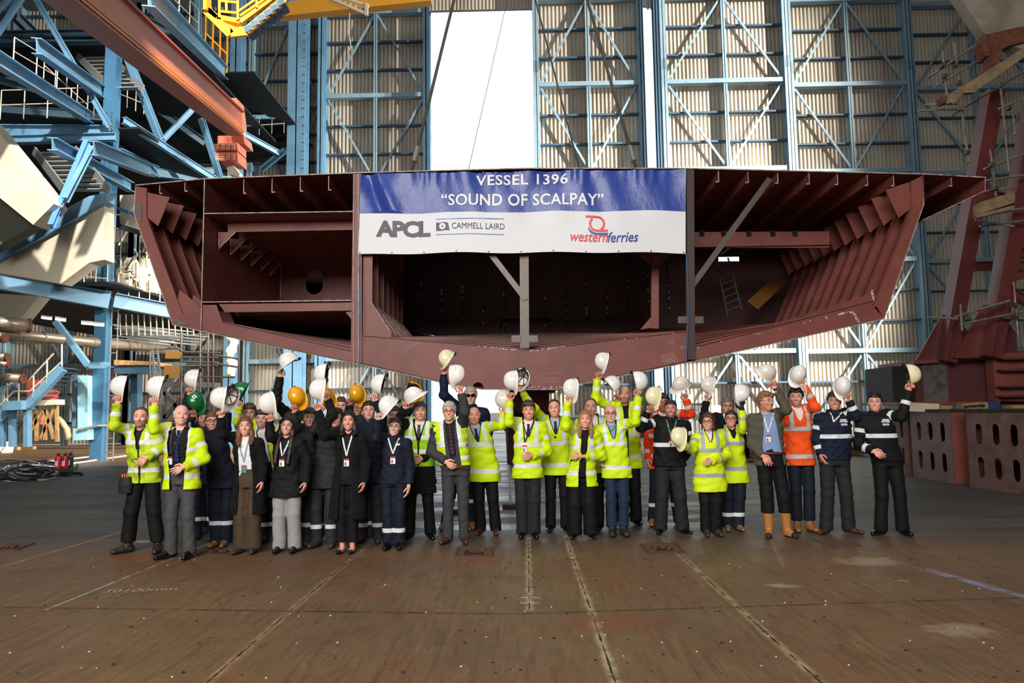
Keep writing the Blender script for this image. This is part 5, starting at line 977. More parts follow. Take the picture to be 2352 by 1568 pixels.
def shell():
    f = N('floor'); g = f.geo(); sp = f.new('ShaderNodeSeparateXYZ'); f.lk(g, sp.inputs[0]); X, Y, Z = sp.outputs
    c = f.mix(f.step(f.noise(g, .55, 6, .6), .35, .68), srgb('6b5138'), srgb('7a5e40')); c = f.mix(f.math('MULTIPLY', f.step(f.noise(g, .8, 5, .6), .52, .7), .75), c, srgb('7e4a2c')); c = f.mix(f.math('MULTIPLY', f.step(f.noise(g, 2.4, 7, .7), .5, .75), .55), c, srgb('54412c'))
    c = f.mix(f.math('MULTIPLY', f.step(f.noise(g, 30, 5, .8), .52, .68), .5), c, srgb('3a2c1e'))
    st_ = f.noise(g, 3, 5, .6, (6, .5, 1)); c = f.mix(f.math('MULTIPLY', f.step(st_, .48, .66), .4), c, srgb('41311f')); c = f.mix(f.math('MULTIPLY', f.step(f.noise(g, 9, 3, .6, (1, .3, 1)), .62, .72), .3), c, srgb('9a8058'))
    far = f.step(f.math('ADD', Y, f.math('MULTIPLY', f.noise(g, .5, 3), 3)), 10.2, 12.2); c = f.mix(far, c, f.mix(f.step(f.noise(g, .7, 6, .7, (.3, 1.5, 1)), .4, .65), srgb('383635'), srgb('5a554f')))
    # warm light painted onto the floor under the far left platform
    warm_lit = f.math('MULTIPLY', f.step(Y, 25, 31), f.step(X, -7, -11)); c = f.mix(warm_lit, c, srgb('8a6c50'))
    stk = f.noise(g, 5, 6, .75, (5, .35, 1)); c = f.mix(f.math('MULTIPLY', f.step(stk, .56, .66), .35), c, srgb('8f7a58')); c = f.mix(f.math('MULTIPLY', f.step(stk, .42, .36), .4), c, srgb('33271a'))
    # seams: straight lines on the bed, with a dark gap in the middle
    def line(x0, y0, x1, y1, w, col, nz=.5, core=None):
        L = math.hypot(x1-x0, y1-y0); nx_, ny_ = (y1-y0)/L, -(x1-x0)/L
        d = f.math('ABSOLUTE', f.math('ADD', f.math('MULTIPLY', X, nx_), f.math('ADD', f.math('MULTIPLY', Y, ny_), -(x0*nx_ + y0*ny_)))); d = f.math('ADD', d, f.math('MULTIPLY', f.math('SUBTRACT', f.noise(g, 5, 4, .7), .5), w * 1.1))
        al = f.math('ADD', f.math('MULTIPLY', X, (x1-x0)/L), f.math('ADD', f.math('MULTIPLY', Y, (y1-y0)/L), -(x0*(x1-x0) + y0*(y1-y0))/L)); ok = f.math('MULTIPLY', f.step(al, -.02, .02), f.step(al, L + .02, L - .02))
        nonlocal c; c = f.mix(f.math('MULTIPLY', f.math('MULTIPLY', f.step(d, w, w * .2), ok), f.math('MULTIPLY', f.step(f.noise(g, 7, 3), .3, .6), nz)), c, srgb(col))
        if core: c = f.mix(f.math('MULTIPLY', f.step(d, core, core * .5), ok), c, srgb('2a2018'))
    P_ = lambda a, b: fl(a, b)[:2]
    line(*P_(1213, 1216), *P_(1216, 1402), .045, 'c8b890', .7, .006); line(*P_(1296, 1222), *P_(1418, 1580), .05, 'c8b48c', .7, .006); line(*P_(1498, 1215), *P_(1900, 1580), .05, 'bda77c', .6, .006); line(*P_(845, 1250), *P_(460, 1580), .05, 'c0a272', .5, .007)
    line(*P_(105, 1400), *P_(500, 1240), .02, 'c6c2c0', .8); line(*P_(0, 1302), *P_(290, 1218), .03, 'b8a27c', .6); line(*P_(2120, 1305), *P_(2380, 1378), .10, '8a90ae', .9); line(*P_(1750, 1225), *P_(2000, 1270), .03, '9a8a78', .4)
    line(*P_(0, 1394), *P_(1180, 1410), .035, '2e2115', .9); line(*P_(1180, 1410), *P_(2352, 1372), .035, '2e2115', .9); line(*P_(1760, 1220), *P_(1800, 1300), .03, 'a89878', .3); line(*P_(0, 1188), *P_(800, 1192), .02, '6e6250', .5)
    line(*P_(2120, 1115), *P_(2222, 1119), .05, 'a8922c', .8)
    def blot(px, py, rx, ry, col, s_):
        nonlocal c; p = fl(px, py); u = f.math('MULTIPLY', f.math('SUBTRACT', X, p.x), 1/rx); v = f.math('MULTIPLY', f.math('SUBTRACT', Y, p.y), 1/ry); d = f.math('ADD', f.math('ADD', f.math('MULTIPLY', u, u), f.math('MULTIPLY', v, v)), f.math('MULTIPLY', f.math('SUBTRACT', f.noise(g, 3.5, 8, .8), .5), 5.0)); c = f.mix(f.math('MULTIPLY', f.step(d, 1.0, .2), s_), c, srgb(col))
    blot(1995, 1288, .38, .3, 'a8967a', .5); blot(2210, 1448, .26, .2, 'a8967a', .5); blot(305, 1282, .45, .25, '8a4a22', .8); blot(1420, 1310, 1.0, .8, '74402c', .5); blot(1420, 1430, .5, .35, '7c4028', .5); blot(560, 1300, 2.0, .8, '6e4630', .5); blot(350, 1243, .3, .12, 'b8ac9c', .7); blot(1800, 1345, .18, .1, 'b0a080', .6)
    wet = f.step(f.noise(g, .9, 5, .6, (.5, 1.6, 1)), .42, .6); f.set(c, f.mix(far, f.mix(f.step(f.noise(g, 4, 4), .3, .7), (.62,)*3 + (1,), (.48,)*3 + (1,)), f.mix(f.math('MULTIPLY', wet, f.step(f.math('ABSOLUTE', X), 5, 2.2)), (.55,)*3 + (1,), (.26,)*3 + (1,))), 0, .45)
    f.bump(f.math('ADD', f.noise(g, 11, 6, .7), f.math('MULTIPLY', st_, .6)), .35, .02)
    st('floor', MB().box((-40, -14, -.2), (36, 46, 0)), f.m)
    st('ground_outside', MB().box((-90, 46.0, -.3), (90, 140, -.05)), M('apron', 'b5b0a8', .8))
    m = MB(); corr(m, -60, 40, 0, 0, 33, .6, .12); o = m.build('wall_right', DARKC, None, kind='structure'); o.rotation_euler = (0, 0, math.radians(-90)); o.location = (35.5, 15, 0)
    m = MB(); corr(m, -60, 40, 0, 0, 33, .6, .12); o = m.build('wall_left', DARKC, None, kind='structure'); o.rotation_euler = (0, 0, math.radians(90)); o.location = (-36, 15, 0)
    st('wall_front_blocker', MB().box((-37, -14.3, 0), (37, -14, 33)), M('wall_front_blocker', '8a8a86', .8))  # unseen wall added to cut the sky light from behind the camera
    st('ceiling', MB().box((-37, -14, 32.6), (37, 48, 33)), DARKC)
    # sliding door leaves, each on its own track
    leaf(1, 1229, 1486, 42.0); leaf(2, 1527, 1828, 42.0); leaf(3, 1822, 2112, 42.8); leaf(4, 2106, 2420, 43.6); leaf(5, 733, 988, 43.0, ztop=27.8); leaf(6, 566, 742, 44.2, ztop=28, mid=False); leaf(7, 300, 575, 45.4, ztop=28.5); leaf(8, 20, 312, 45.4, ztop=28.5)
    m = MB(); corr(m, at(975, 0, 43).x, at(1235, 0, 43).x, 43.2, at(1100, 22, 43.2).z, 32.6, .22); corr(m, at(1484, 0, 43).x, at(1530, 0, 43).x, 43.2, at(1500, 19, 43.2).z, 32.6, .22); st('wall_back', m, CLAD)
    m = MB(); m.box((-36, 46.2, 27.9), (36, 46.4, 33)); st('trim_1', m, DARKC)
    # blue frame columns standing before the leaves
    def colm(px0, px1, Y, top=28, lab='', d=.5, mat=BLUE, rivet=False):
        x0, x1 = at(px0, 500, Y).x, at(px1, 500, Y).x; t = thing('steel_column', lab, 'column', ((x0+x1)/2, Y, 0)); m = MB(); m.box((x0, Y, 0), (x1, Y + .04, top)); m.box(((x0+x1)/2 - .03, Y, 0), ((x0+x1)/2 + .03, Y + d, top)); m.box((x0, Y + d, 0), (x1, Y + d + .04, top)); m.build('shaft', mat, t)
        if rivet: m = MB(); [m.box((x1 - .10 + s_, Y - .03, z), (x1 - .07 + s_, Y, z + .05)) for z in np.arange(6, 26, .5) for s_ in (0, .05)]; m.build('rivets', BLUED, t)
        return t
    colm(656, 697, 40.5, lab='broad light blue steel column with rivets left of the door leaves', rivet=True, d=.8); colm(726, 741, 41.5, lab='slim blue steel column just right of the dark slot'); colm(520, 546, 38, lab='light blue column behind the end of the orange crane beam', d=.6)
    colm(972, 986, 42.2, lab='dark blue jamb left of the bright opening', mat=BLUED); colm(1486, 1492, 41.8, lab='dark blue jamb left of the narrow bright gap', mat=BLUED); colm(1516, 1526, 41.8, lab='dark blue jamb right of the narrow bright gap', mat=BLUED)
    t = thing('crane_beam', 'yellow overhead crane girder crossing the top of the frame', 'crane', at(840, 0, 34)); MB().bar(at(640, 28, 34), at(990, -8, 34), .5, .7).build('girder', YEL, t)
    m = MB(); m.bar(at(748, -8, 33), at(842, 32, 33), .12, .12); m.bar(at(735, -22, 33), at(842, 12, 33), .1, .1)
    for i in range(9): a, b = at(lerp(745, 838, i/8), lerp(-10, 30, i/8), 33), at(lerp(740, 842, (i+.5)/8), lerp(-22, 12, i/8), 33); m.bar(a, b, .05)
    m.bar(at(842, 36, 33), at(842, 8, 33), .14); m.build('cable_chain', CREAM, t); MB().tube([at(803, 30, 33), at(802, 80, 33), at(806, 108, 33), at(801, 116, 33)], .02, 5).build('loose_wire', CREAM, t)
    # outside things seen through the gap under the hull
    t = thing('steel_block', 'big dark red steel block standing behind the centre of the crowd', 'steel block', (at(1205, 900, 24).x, 24, 0)); pl([(1166, 896), (1262, 896), (1262, 1062), (1166, 1062)], 24, 1.5).build('body', RED, t); pl([(1150, 894), (1275, 894), (1275, 900), (1150, 900)], 23.8, 2).build('top_plate', M('dark_plate', '241c1c', .6), t); pl([(1158, 948), (1272, 948), (1272, 956), (1158, 956)], 23.7, 2).build('flange', M('dark_plate', '241c1c'), t)
    t = thing('orange_vehicle', 'low orange and white site vehicle outside, seen left of the centre man', 'vehicle', (at(1147, 1010, 60).x, 60, 0)); x = t.location.x; MB().box((x-1.1, 60, .5), (x+1.1, 62, .95)).build('body', M('veh_orange', 'e06a28', .5), t); MB().box((x-.9, 60.1, .95), (x+.5, 61.8, 1.6)).build('cab', M('veh_white', 'e8e4de', .5), t)
    for dx in (-.7, .7): MB().lathe((x + dx, 59.9, .35), [(.35, 0), (.35, .25)], 14, 'y').build('wheel', M('tyre', '1c1c1c', .8), t)
    # measuring staffs behind the crowd
    for (a, b, Y, l) in (((1164, 985), (1173, 1165), 13, 'white and black survey pole on a stand behind the centre gap'), ((1041, 1115), (1039, 1200), 12.4, 'thin white rod seen between the legs of the man in the grey suit')):
        B = at(*b, Y); B.z = 0; t = thing('survey_pole', l, 'pole', B); A = at(*a, Y); MB().tube([B, A], .018, 8).build('pole', M('pole_white', 'dcdcd8', .4), t); MB().tube([B.lerp(A, .55), A], .024, 8).build('sleeve', M('pole_black', '2a2a2a', .5), t); MB().box((B.x - .14, Y - .12, 0), (B.x + .14, Y + .12, .06)).build('foot', RUST, t)
    # flat floor sockets; a dark plate paints in the shade of the hole
    for i, (q, l) in enumerate(((((1046, 1279), (1129, 1279), (1132, 1259), (1052, 1259)), 'square rusty socket frame in the floor in front of the grey suit'), (((1490, 1272), (1573, 1269), (1552, 1249), (1473, 1252)), 'square rusty socket frame in the floor in front of the black fleece'), (((455, 1273), (528, 1276), (560, 1262), (498, 1258)), 'rusty socket frame in the floor at the feet of the woman in the white blouse'), (((-12, 1266), (36, 1264), (78, 1248), (30, 1249)), 'rusty socket frame cut by the left edge of the photo'))):
        c4 = [fl(*p) for p in q]; ce = sum(c4, Vector()) / 4; t = thing('floor_socket', l, 'floor socket', ce); m = MB()
        for k in range(4): m.bar(c4[k] + Vector((0, 0, .006)), c4[(k+1) % 4] + Vector((0, 0, .006)), .035, .014)
        m.build('frame', M('socket_frame', '4a3a2a', .7), t); inn = [ce.lerp(p, .94) for p in c4]; dp = [ce.lerp(p, .55) for p in c4]
        MB().slab([p + Vector((0, 0, .002)) for p in inn], (0, 0, 1), .003).build('rusty_pan', M('socket_rust', '6e4426', .85, n=1, ns=20, col2='3a2418'), t); MB().slab([p + Vector((0, 0, .006)) for p in dp], (0, 0, 1), .002).build('hole_shade', M('hole_shade_paint', '241711', .9), t)
        m = MB(); r = random.Random(i); [m.lathe((ce.x + r.uniform(-.12, .12), ce.y + r.uniform(-.1, .1), .008), [(.02, 0), (.018, .02), (.005, .028)], 6) for _ in range(9)]; o = m.build('rubble', RUST, t); o['kind'] = 'stuff'
    c4 = [fl(*p) for p in ((1868, 1240), (1916, 1258), (1982, 1253), (1940, 1238))]; MB().slab([p + Vector((0, 0, .001)) for p in c4], (0, 0, 1), .006).build('floor_plate', M('floor_plate', '5c4632', .7, n=1, ns=8, col2='47352a'), None, origin=c4[0], label='thin square steel cover plate lying on the floor before the navy softshell man', cat='plate')
    m = MB(); r = random.Random(9)
    for i in range(170):
        p = fl(r.uniform(20, 2340), r.uniform(1275, 1560)); s_ = r.uniform(.004, .016); m.lathe((p.x, p.y, 0), [(s_, 0), (s_*.8, s_*.5), (s_*.2, s_*.6)], 5)
    tag(m.build('debris', M('debris_dark', '2c231b', .9), None), 'tiny dark crumbs of dirt scattered over the open floor', 'debris', kind='stuff')
    m = MB()
    for i in range(60):
        p = fl(r.uniform(20, 2340), r.uniform(1280, 1560)); s_ = r.uniform(.003, .007); m.box((p.x - s_, p.y - s_*.7, 0), (p.x + s_, p.y + s_*.7, .005))
    tag(m.build('paper_scraps', M('scrap_white', 'd8d4cc', .8), None), 'tiny white scraps scattered over the open floor', 'scraps', kind='stuff')
    for txt, a, b, sz, col, rot in (('30100mm', 320, 1358, .17, 'a89a8a', 8), ('40', 2076, 1336, .12, 'a89a8a', -12)):
        vs, fs = text_mb(txt, sz); p = fl(a, b); ca, sa = math.cos(math.radians(rot)), math.sin(math.radians(rot)); MB().add([(p.x + v[0]*ca - v[1]*sa, p.y + v[0]*sa + v[1]*ca, .002) for v in vs], fs).build('chalk_writing', M('chalk_floor', col, .9), None, label='chalk number %s written on the floor' % ('beside the left diagonal line' if rot > 0 else 'near the pale blue streak at the right'), cat='writing')
    p = fl(1216, 1379); m = MB()
    for sg in (-1, 1): m.tube([(p.x + sg*(.05 + .05*math.cos(t)), p.y + .10*math.sin(t), .003) for t in np.linspace(.6, 5.4, 14)], .004, 4)
    tag(m.build('chalk_writing', M('chalk_floor', 'a89a8a', .9), None), 'small looped chalk mark across the centre floor line', 'writing')
def rails(t, a, b, Y0, Y1, n, h=1.1, mat=RAIL, r=.022, nm='handrail'):
    """handrail between pixels a and b (feet of the posts)"""
    A, B = at(*a, Y0), at(*b, Y1); m = MB(); U = Vector((0, 0, h))
    for i in range(n + 1): p = A.lerp(B, i / n); m.tube([p, p + U], r, 6)
    m.tube([A + U, B + U], r, 6); m.tube([A + U*.5, B + U*.5], r, 6); return m.build(nm, mat, t)
def left_side():
    t = thing('steel_platform', 'light blue steel framed platform building filling the left side', 'steel structure', at(262, 1045, 28)); t.location.z = 0; WO[t.name] = Vector(t.location)
    def I(a, Ya, b, Yb, w, h=None, mat=BLUE, nm='beam', tt=.03, up=(0, 0, 1)): return MB().ibeam(at(*a, Ya), at(*b, Yb), w, h or w, tt, up).build(nm, mat, t)
    A = at(262, 110, 28.5); m = MB(); m.box((A.x - .24, 28.3, 0), (A.x + .22, 28.34, A.z)); m.box((A.x - .24, 28.7, 0), (A.x + .22, 28.74, A.z)); m.box((A.x - .24, 28.34, 0), (A.x - .21, 28.7, A.z)); m.box((A.x + .19, 28.34, 0), (A.x + .22, 28.7, A.z)); m.build('column', M('column_paint', '41708f', .45, n=1, ns=.5, col2='335f7c', lo=.4, hi=.7, sc3=(1, 1, .3)), t)
    m = MB(); [m.box((A.x + .30 + dx, 28.5, 0), (A.x + .33 + dx, 28.53, 10)) for dx in (0, .25)]; [m.box((A.x + .30, 28.5, z), (A.x + .56, 28.52, z + .03)) for z in np.arange(.3, 10, .55)]; m.build('ladder', GALV, t)
    m = MB(); [m.box((A.x + dx, 28.27, z), (A.x + dx + .04, 28.3, z + .06)) for z in np.arange(11.2, 13.8, .16) for dx in (-.1, .12)]; m.build('splice_bolts', BLUED, t)
    I((-20, 90), 28.6, (262, 84), 28.9, .4, .52, BLUED); I((-20, 303), 28, (252, 305), 28, .4, .5); I((0, 322), 27.6, (266, 315), 27.8, .3, .3); I((-20, 640), 26, (252, 690), 28, .4, .66); I((262, 690), 28.2, (400, 716), 29.5, .4, .56)
    I((78, -10), 27.5, (252, 292), 27.5, .14, .2, nm='brace'); I((52, -8), 27, (-6, 78), 27, .14, .2, nm='brace'); I((30, -8), 27.5, (-20, 40), 27.5, .14, .2, nm='brace')
    I((-40, 115), 18, (205, 270), 28, .3, .42); I((84, 105), 22, (262, 232), 30, .3, .5); I((-10, 180), 20, (150, 225), 27, .2, .2, BLUED)
    I((284, 276), 28.4, (505, 420), 34, .2, .3, nm='truss_chord'); I((292, 128), 28.4, (370, 325), 30.6, .26, .26, nm='brace'); I((370, 325), 30.6, (443, 250), 32, .2, .2, nm='brace'); I((462, 272), 32, (508, 415), 34, .24, .24, nm='brace')
    I((340, -12), 20, (516, 168), 34, .36, .62); I((455, -10), 32, (455, 180), 32, .22, .3, nm='column'); I((215, 340), 22, (345, 392), 28, .3, .45); I((120, 330), 22, (300, 430), 29, .3, .4); I((275, 355), 29, (360, 395), 33, .3, .5); I((345, 395), 33, (560, 420), 37, .3, .4); I((330, 395), 33, (500, 392), 36, .2, .3, BLUED); I((275, 340), 30, (360, 335), 34, .2, .2, BLUED)
    I((200, 325), 24, (118, 520), 22, .16, .2, M('brace_blue', '5b8fd0', .45), 'brace'); I((212, 340), 24, (150, 460), 22, .16, .2, nm='brace')
    I((545, 300), 38, (640, 352), 40, .22, .3); I((545, 270), 38, (655, 268), 40, .2, .2); I((600, 390), 40, (655, 345), 40, .2, .3, BLUED)
    for a, b, Y in (((40, 40), (180, 180), 30), ((180, 10), (330, 90), 32), ((300, 30), (470, 120), 34), ((60, 200), (250, 60), 33), ((330, 230), (470, 330), 36), ((0, 250), (240, 270), 32), ((290, 210), (440, 215), 36)): I(a, Y, b, Y + 2, .3, .4, BLUED)
    # dark decks
    for i, (z, y0, y1, x0, x1) in enumerate(((at(100, 660, 27).z + .1, 27, 44, -26, -15.2), (at(100, 300, 28).z + .25, 28.6, 44, -28, -15.4), (at(100, 90, 28).z + .4, 28.6, 44, -30, -14), (at(450, 170, 34).z, 34, 44, -16, -12.8))): MB().box((x0, y0, z), (x1, y1, z + .08)).build('deck', M('deck_dark', '1d2226', .8), t)
    rails(t, (0, 275), (215, 268), 27.8, 28, 4, 1.2); rails(t, (30, 150), (130, 205), 24, 27, 2, 1.0); rails(t, (100, 180), (200, 270), 28, 30, 4, 1.1); rails(t, (345, -10), (455, 85), 20.5, 30, 4, 1.2); rails(t, (270, 240), (330, 262), 30, 33, 3, 1.0); rails(t, (565, 312), (652, 305), 38, 40, 3, 1.1, GALV); rails(t, (165, 665), (245, 672), 27.5, 28, 3, 1.1); rails(t, (270, 690), (390, 708), 28.5, 29.5, 5, 1.1)
    rails(t, (470, 120), (520, 168), 33, 34, 3, 1.9, YEL, .05)
    # stairs up in the steelwork
    for (a, b, Y, n, w) in (((178, 128), (255, 205), 30, 9, 1.3), ((78, 345), (150, 440), 26, 9, 1.5)):
        m = MB(); A_, B_ = at(*a, Y), at(*b, Y - 1.5); m.bar(A_, B_, .06, .3); m.bar(A_ + Vector((w, 0, 0)), B_ + Vector((w, 0, 0)), .06, .3)
        for i in range(n): p = A_.lerp(B_, (i + .5) / n); m.box((p.x, p.y, p.z - .02), (p.x + w, p.y + .28, p.z + .02))
        m.build('stair', GALV, t)
    # ground stair with landing
    s_ = thing('metal_stair', 'blue steel stair with white tube handrails at the lower left', 'stairs', at(60, 1020, 26)); s_.location.z = 0; WO[s_.name] = Vector(s_.location)
    def B2(pts, Y, w, h, mat=BLUE, nm='stringer', p_=s_): return MB().bar(at(*pts[0], Y), at(*pts[1], Y), w, h).build(nm, mat, p_)
    B2(((144, 846), (64, 932)), 26, .25, .28); B2(((-6, 968), (26, 934)), 26, .25, .28); B2(((26, 932), (66, 930)), 26, .8, .32, nm='landing'); B2(((-10, 902), (36, 884)), 27, .2, .22)
    for x0, x1 in ((19, 28), (53, 63), (-4, 3)): pl([(x0, 937), (x1, 937), (x1, 1026), (x0, 1026)], 26, .25).build('post', BLUE, s_)
    for i in range(9): a, b = at(lerp(64, 144, (i+.5)/9), lerp(926, 842, (i+.5)/9), 26), 0; MB().box((a.x - .15, 26, a.z), (a.x + .15, 27, a.z + .04)).build('tread', BLUED, s_)
    for (a, b) in (((67, 872), (123, 812)), ((69, 898), (142, 830)), ((-5, 915), (30, 875)), ((30, 898), (66, 898)), ((0, 930), (30, 900)), ((30, 875), (60, 872))): MB().tube([at(*a, 25.9), at(*b, 25.9)], .03, 6).build('handrail', RAIL, s_)
    for x, y0, y1 in ((77, 862, 912), (108, 825, 880), (43, 880, 925), (10, 892, 945), (142, 790, 840), (17, 880, 940)): MB().tube([at(x, y0, 25.9), at(x, y1, 25.9)], .03, 6).build('rail_post', RAIL, s_)
    # white conveyor housing and silo
    c = thing('conveyor_housing', 'cream clad inclined housing with a light blue edge band, left of the main column', 'conveyor', at(120, 560, 25)); pl([(-30, 575), (205, 450), (245, 443), (245, 462), (-30, 614)], 24.4, .5).build('edge_band', BLUE, c); pl([(-30, 612), (240, 466), (240, 596), (205, 603), (140, 651), (-30, 622)], 24.6, .6).build('side_panel', CREAM, c); pl([(275, 448), (312, 446), (312, 480), (350, 545), (275, 520)], 27, .6).build('far_panel', CREAM, c)
    MB().bar(at(270, 478, 26.8), at(345, 505, 26.8), .1, .1).build('blue_trim', M('trim_blue', '3f86c8', .5), c); pl([(272, 512), (350, 538), (350, 548), (272, 524)], 26.7, .3).build('dark_trim', M('deck_dark', '1d2226'), c)
    c = thing('silo', 'large cream silo cone cut by the left edge of the photo', 'silo', at(40, 400, 23)); pl([(-30, 270), (0, 306), (52, 370), (100, 430), (124, 468), (76, 516), (-30, 430)], 22, .7).build('cone', CREAM, c); pl([(-30, 432), (76, 516), (0, 562), (-30, 575)], 22.8, .5).build('underside', M('silo_under', '5a5a50', .8), c)
    for a, b in (((-5, 470), (60, 510)), ((-5, 500), (45, 532)), ((0, 450), (30, 540))): MB().bar(at(*a, 22.9), at(*b, 22.9), .06).build('rib', GALV, c)
    pl([(-30, 672), (90, 680), (40, 740), (-30, 740)], 25, .6).build('hopper_base', M('hopper_grey', '8d8878', .6), c)
    # pipes
    G_ = M('pipe_metal', '9a8c7a', .38, .55, n=1, ns=3, col2='6a5038', lo=.5, hi=.8)
    for a, b, Y0, Y1, r, l in (((-30, 739), (68, 748), 24, 25, .22, 'thick galvanised pipe stub at the left edge, upper one'), ((-30, 762), (402, 805), 24.4, 32, .19, 'long spiral galvanised pipe running behind the main blue column'), ((-30, 772), (12, 776), 24, 24, .16, 'short pipe stub below the thick one at the left edge'), ((-30, 818), (18, 820), 25, 25, .13, 'broken pipe end low at the left edge, upper of two'), ((-30, 828), (22, 838), 25, 25, .10, 'broken pipe end low at the left edge, lower of two'), ((-30, 862), (54, 870), 25.5, 25.5, .15, 'dark pipe passing behind the stair landing')):
        A_, B_ = at(*a, Y0), at(*b, Y1); t2 = thing('pipe', l, 'pipe', B_); MB().tube([A_, B_], r, 16).build('run', G_, t2, True); d = (B_ - A_).normalized(); n_ = max(1, int((B_ - A_).length / 2)); [MB().tube([A_.lerp(B_, (k + .99) / n_) - d*.05, A_.lerp(B_, (k + .99) / n_) + d*.02], r*1.12, 16).build('joint', RUST if n_ == 1 else G_, t2) for k in range(n_)]
    # strip lights
    for i, (a, b) in enumerate((((96, 729), (118, 732)), ((128, 732), (150, 736)), ((188, 742), (212, 744)), ((215, 745), (238, 747)))):
        A_, B_ = at(*a, 25.5), at(*b, 25.5); k = 'strip_on'
        if k not in MATS: n = N(k); n.set(srgb('f4f2ea'), .5); n.b.inputs['Emission Color'].default_value = (1, 1, .95, 1); n.b.inputs['Emission Strength'].default_value = 1.2; MATS[k] = n.m
        t2 = thing('strip_light', ['leftmost', 'second from left', 'third from left', 'rightmost'][i] + ' of four strip lights under the blue platform beam', 'lamp', A_); MB().tube([A_, B_], .045, 8).build('tube', MATS[k], t2); MB().bar(A_ + Vector((0, 0, .07)), B_ + Vector((0, 0, .07)), .1, .05).build('housing', GALV, t2)
    # equipment at floor level
    c = thing('control_cabinet', 'tall light blue steel cabinet with a dark top left of the main column', 'cabinet', at(189, 1008, 28.5)); pl([(178, 862), (201, 862), (201, 983), (178, 983)], 28, .6).build('door', M('cab_blue', '9fd8e6', .5), c); pl([(168, 984), (201, 982), (201, 1010), (168, 1011)], 27.9, .8).build('plinth', M('cab_blue', '9fd8e6'), c); pl([(176, 985), (222, 975), (222, 979), (176, 990)], 27.8, .7).build('shelf', GALV, c); pl([(204, 862), (218, 862), (218, 960), (204, 960)], 28.6, .5).build('side_post', BLUE, c); pl([(165, 860), (175, 860), (175, 980), (165, 980)], 28.4, .5).build('side_post', BLUE, c)
    c = thing('wooden_trestle', 'tall timber trestle of crossed posts beside the stair', 'trestle', at(105, 1010, 26.5))
    for a, b in (((84, 930), (84, 1012)), ((130, 928), (132, 1014)), ((104, 940), (104, 1010)), ((127, 934), (94, 1008)), ((82, 950), (66, 1008)), ((105, 940), (124, 1008)), ((98, 942), (64, 1006))): MB().bar(at(*a, 26.5), at(*b, 26.5), .10, .10).build('post', WOOD, c)
    pl([(80, 919), (129, 917), (129, 929), (80, 931)], 26.3, .5).build('top_beam', CREAM, c)
    c = thing('orange_machine', 'orange painted machine with a slanting arm behind the timber trestle', 'machine', at(85, 900, 27.6)); pl([(62, 872), (92, 872), (92, 890), (102, 890), (102, 920), (62, 920)], 27.5, .8).build('body', M('mach_orange', 'e0705a', .5), c); MB().bar(at(104, 896, 27.4), at(128, 908, 27.4), .3, .3).build('arm', M('mach_orange', 'e0705a'), c); pl([(64, 948), (80, 948), (80, 975), (64, 975)], 27.5, .5).build('foot', M('mach_orange', 'e0705a'), c)
    c = thing('tank', 'beige cylindrical tank standing in the shade right of the main column', 'tank', fl(296, 1006)); p = c.location; MB().lathe((p.x, p.y + 1, 0), [(1.3, 0), (1.3, 1.9), (1.1, 2.1)], 28).build('drum', M('tank_beige', '8f7f62', .5), c, True)
    c = thing('tank', 'narrow beige cylindrical tank behind the timber posts at the far left', 'tank', fl(16, 1022)); p = c.location; MB().lathe((p.x, p.y + 1, 0), [(.4, 0), (.4, 1.8), (.3, 1.9)], 20).build('drum', M('tank_beige', '8f7f62'), c, True)
    c = thing('flexible_hose', 'fat beige corrugated hose bending down beside the timber trestle', 'hose', at(150, 1010, 26.8)); MB().tube([at(*q, 26.8) for q in ((133, 960), (143, 970), (153, 985), (157, 1000), (154, 1010))], .10, 10).build('hose', M('hose_beige', 'b09a78', .6), c, True)
    c = thing('sandbag', 'white bulk bag on the floor at the left edge', 'bag', fl(8, 1040)); p = c.location; g = S((p.x - .6, p.y - .5, 0), (p.x + .6, p.y + .5, 1), .03); g.ell((p.x, p.y, .2), (.42, .35, .3)); g.ell((p.x, p.y, .45), (.16, .14, .2), k=.1); g.folds(.03, 3, .3); P, Q = g.mesh(); P[:, 2] = np.maximum(P[:, 2], 0); np_mesh('cloth', P, Q, M('bag_white', 'e4dfd6', .8), tuple(p), c)
    for i, (x0, x1, y0, y1) in enumerate(((28, 36, 1025, 1032), (45, 70, 1020, 1032), (76, 94, 1005, 1020), (22, 36, 1026, 1034))): a = fl(x0, y1); b = fl(x1, y1); MB().box((a.x, a.y, 0), (b.x, a.y + .3, .16)).build('timber_block', WOOD, None, origin=((a.x+b.x)/2, a.y, 0), label=['small pale timber block under the left stair post', 'wide pale timber block under the right stair post', 'pale timber block at the foot of the trestle', 'short timber block behind the small one at the stair'][i], cat='timber block')
    r = random.Random(4)
    for i in range(16): a = fl(r.uniform(105, 235), r.uniform(1004, 1022)); an = r.uniform(-.5, .5); L = r.uniform(.3, 1.0); MB().bar(a + Vector((0, 0, .016)), a + Vector((L*math.cos(an), L*math.sin(an), .016)), .09, .03).build('timber_offcut', WOOD, None, origin=a, label='loose timber offcut in the long row along the floor left of the main column', cat='timber', group='timber offcuts on the floor')
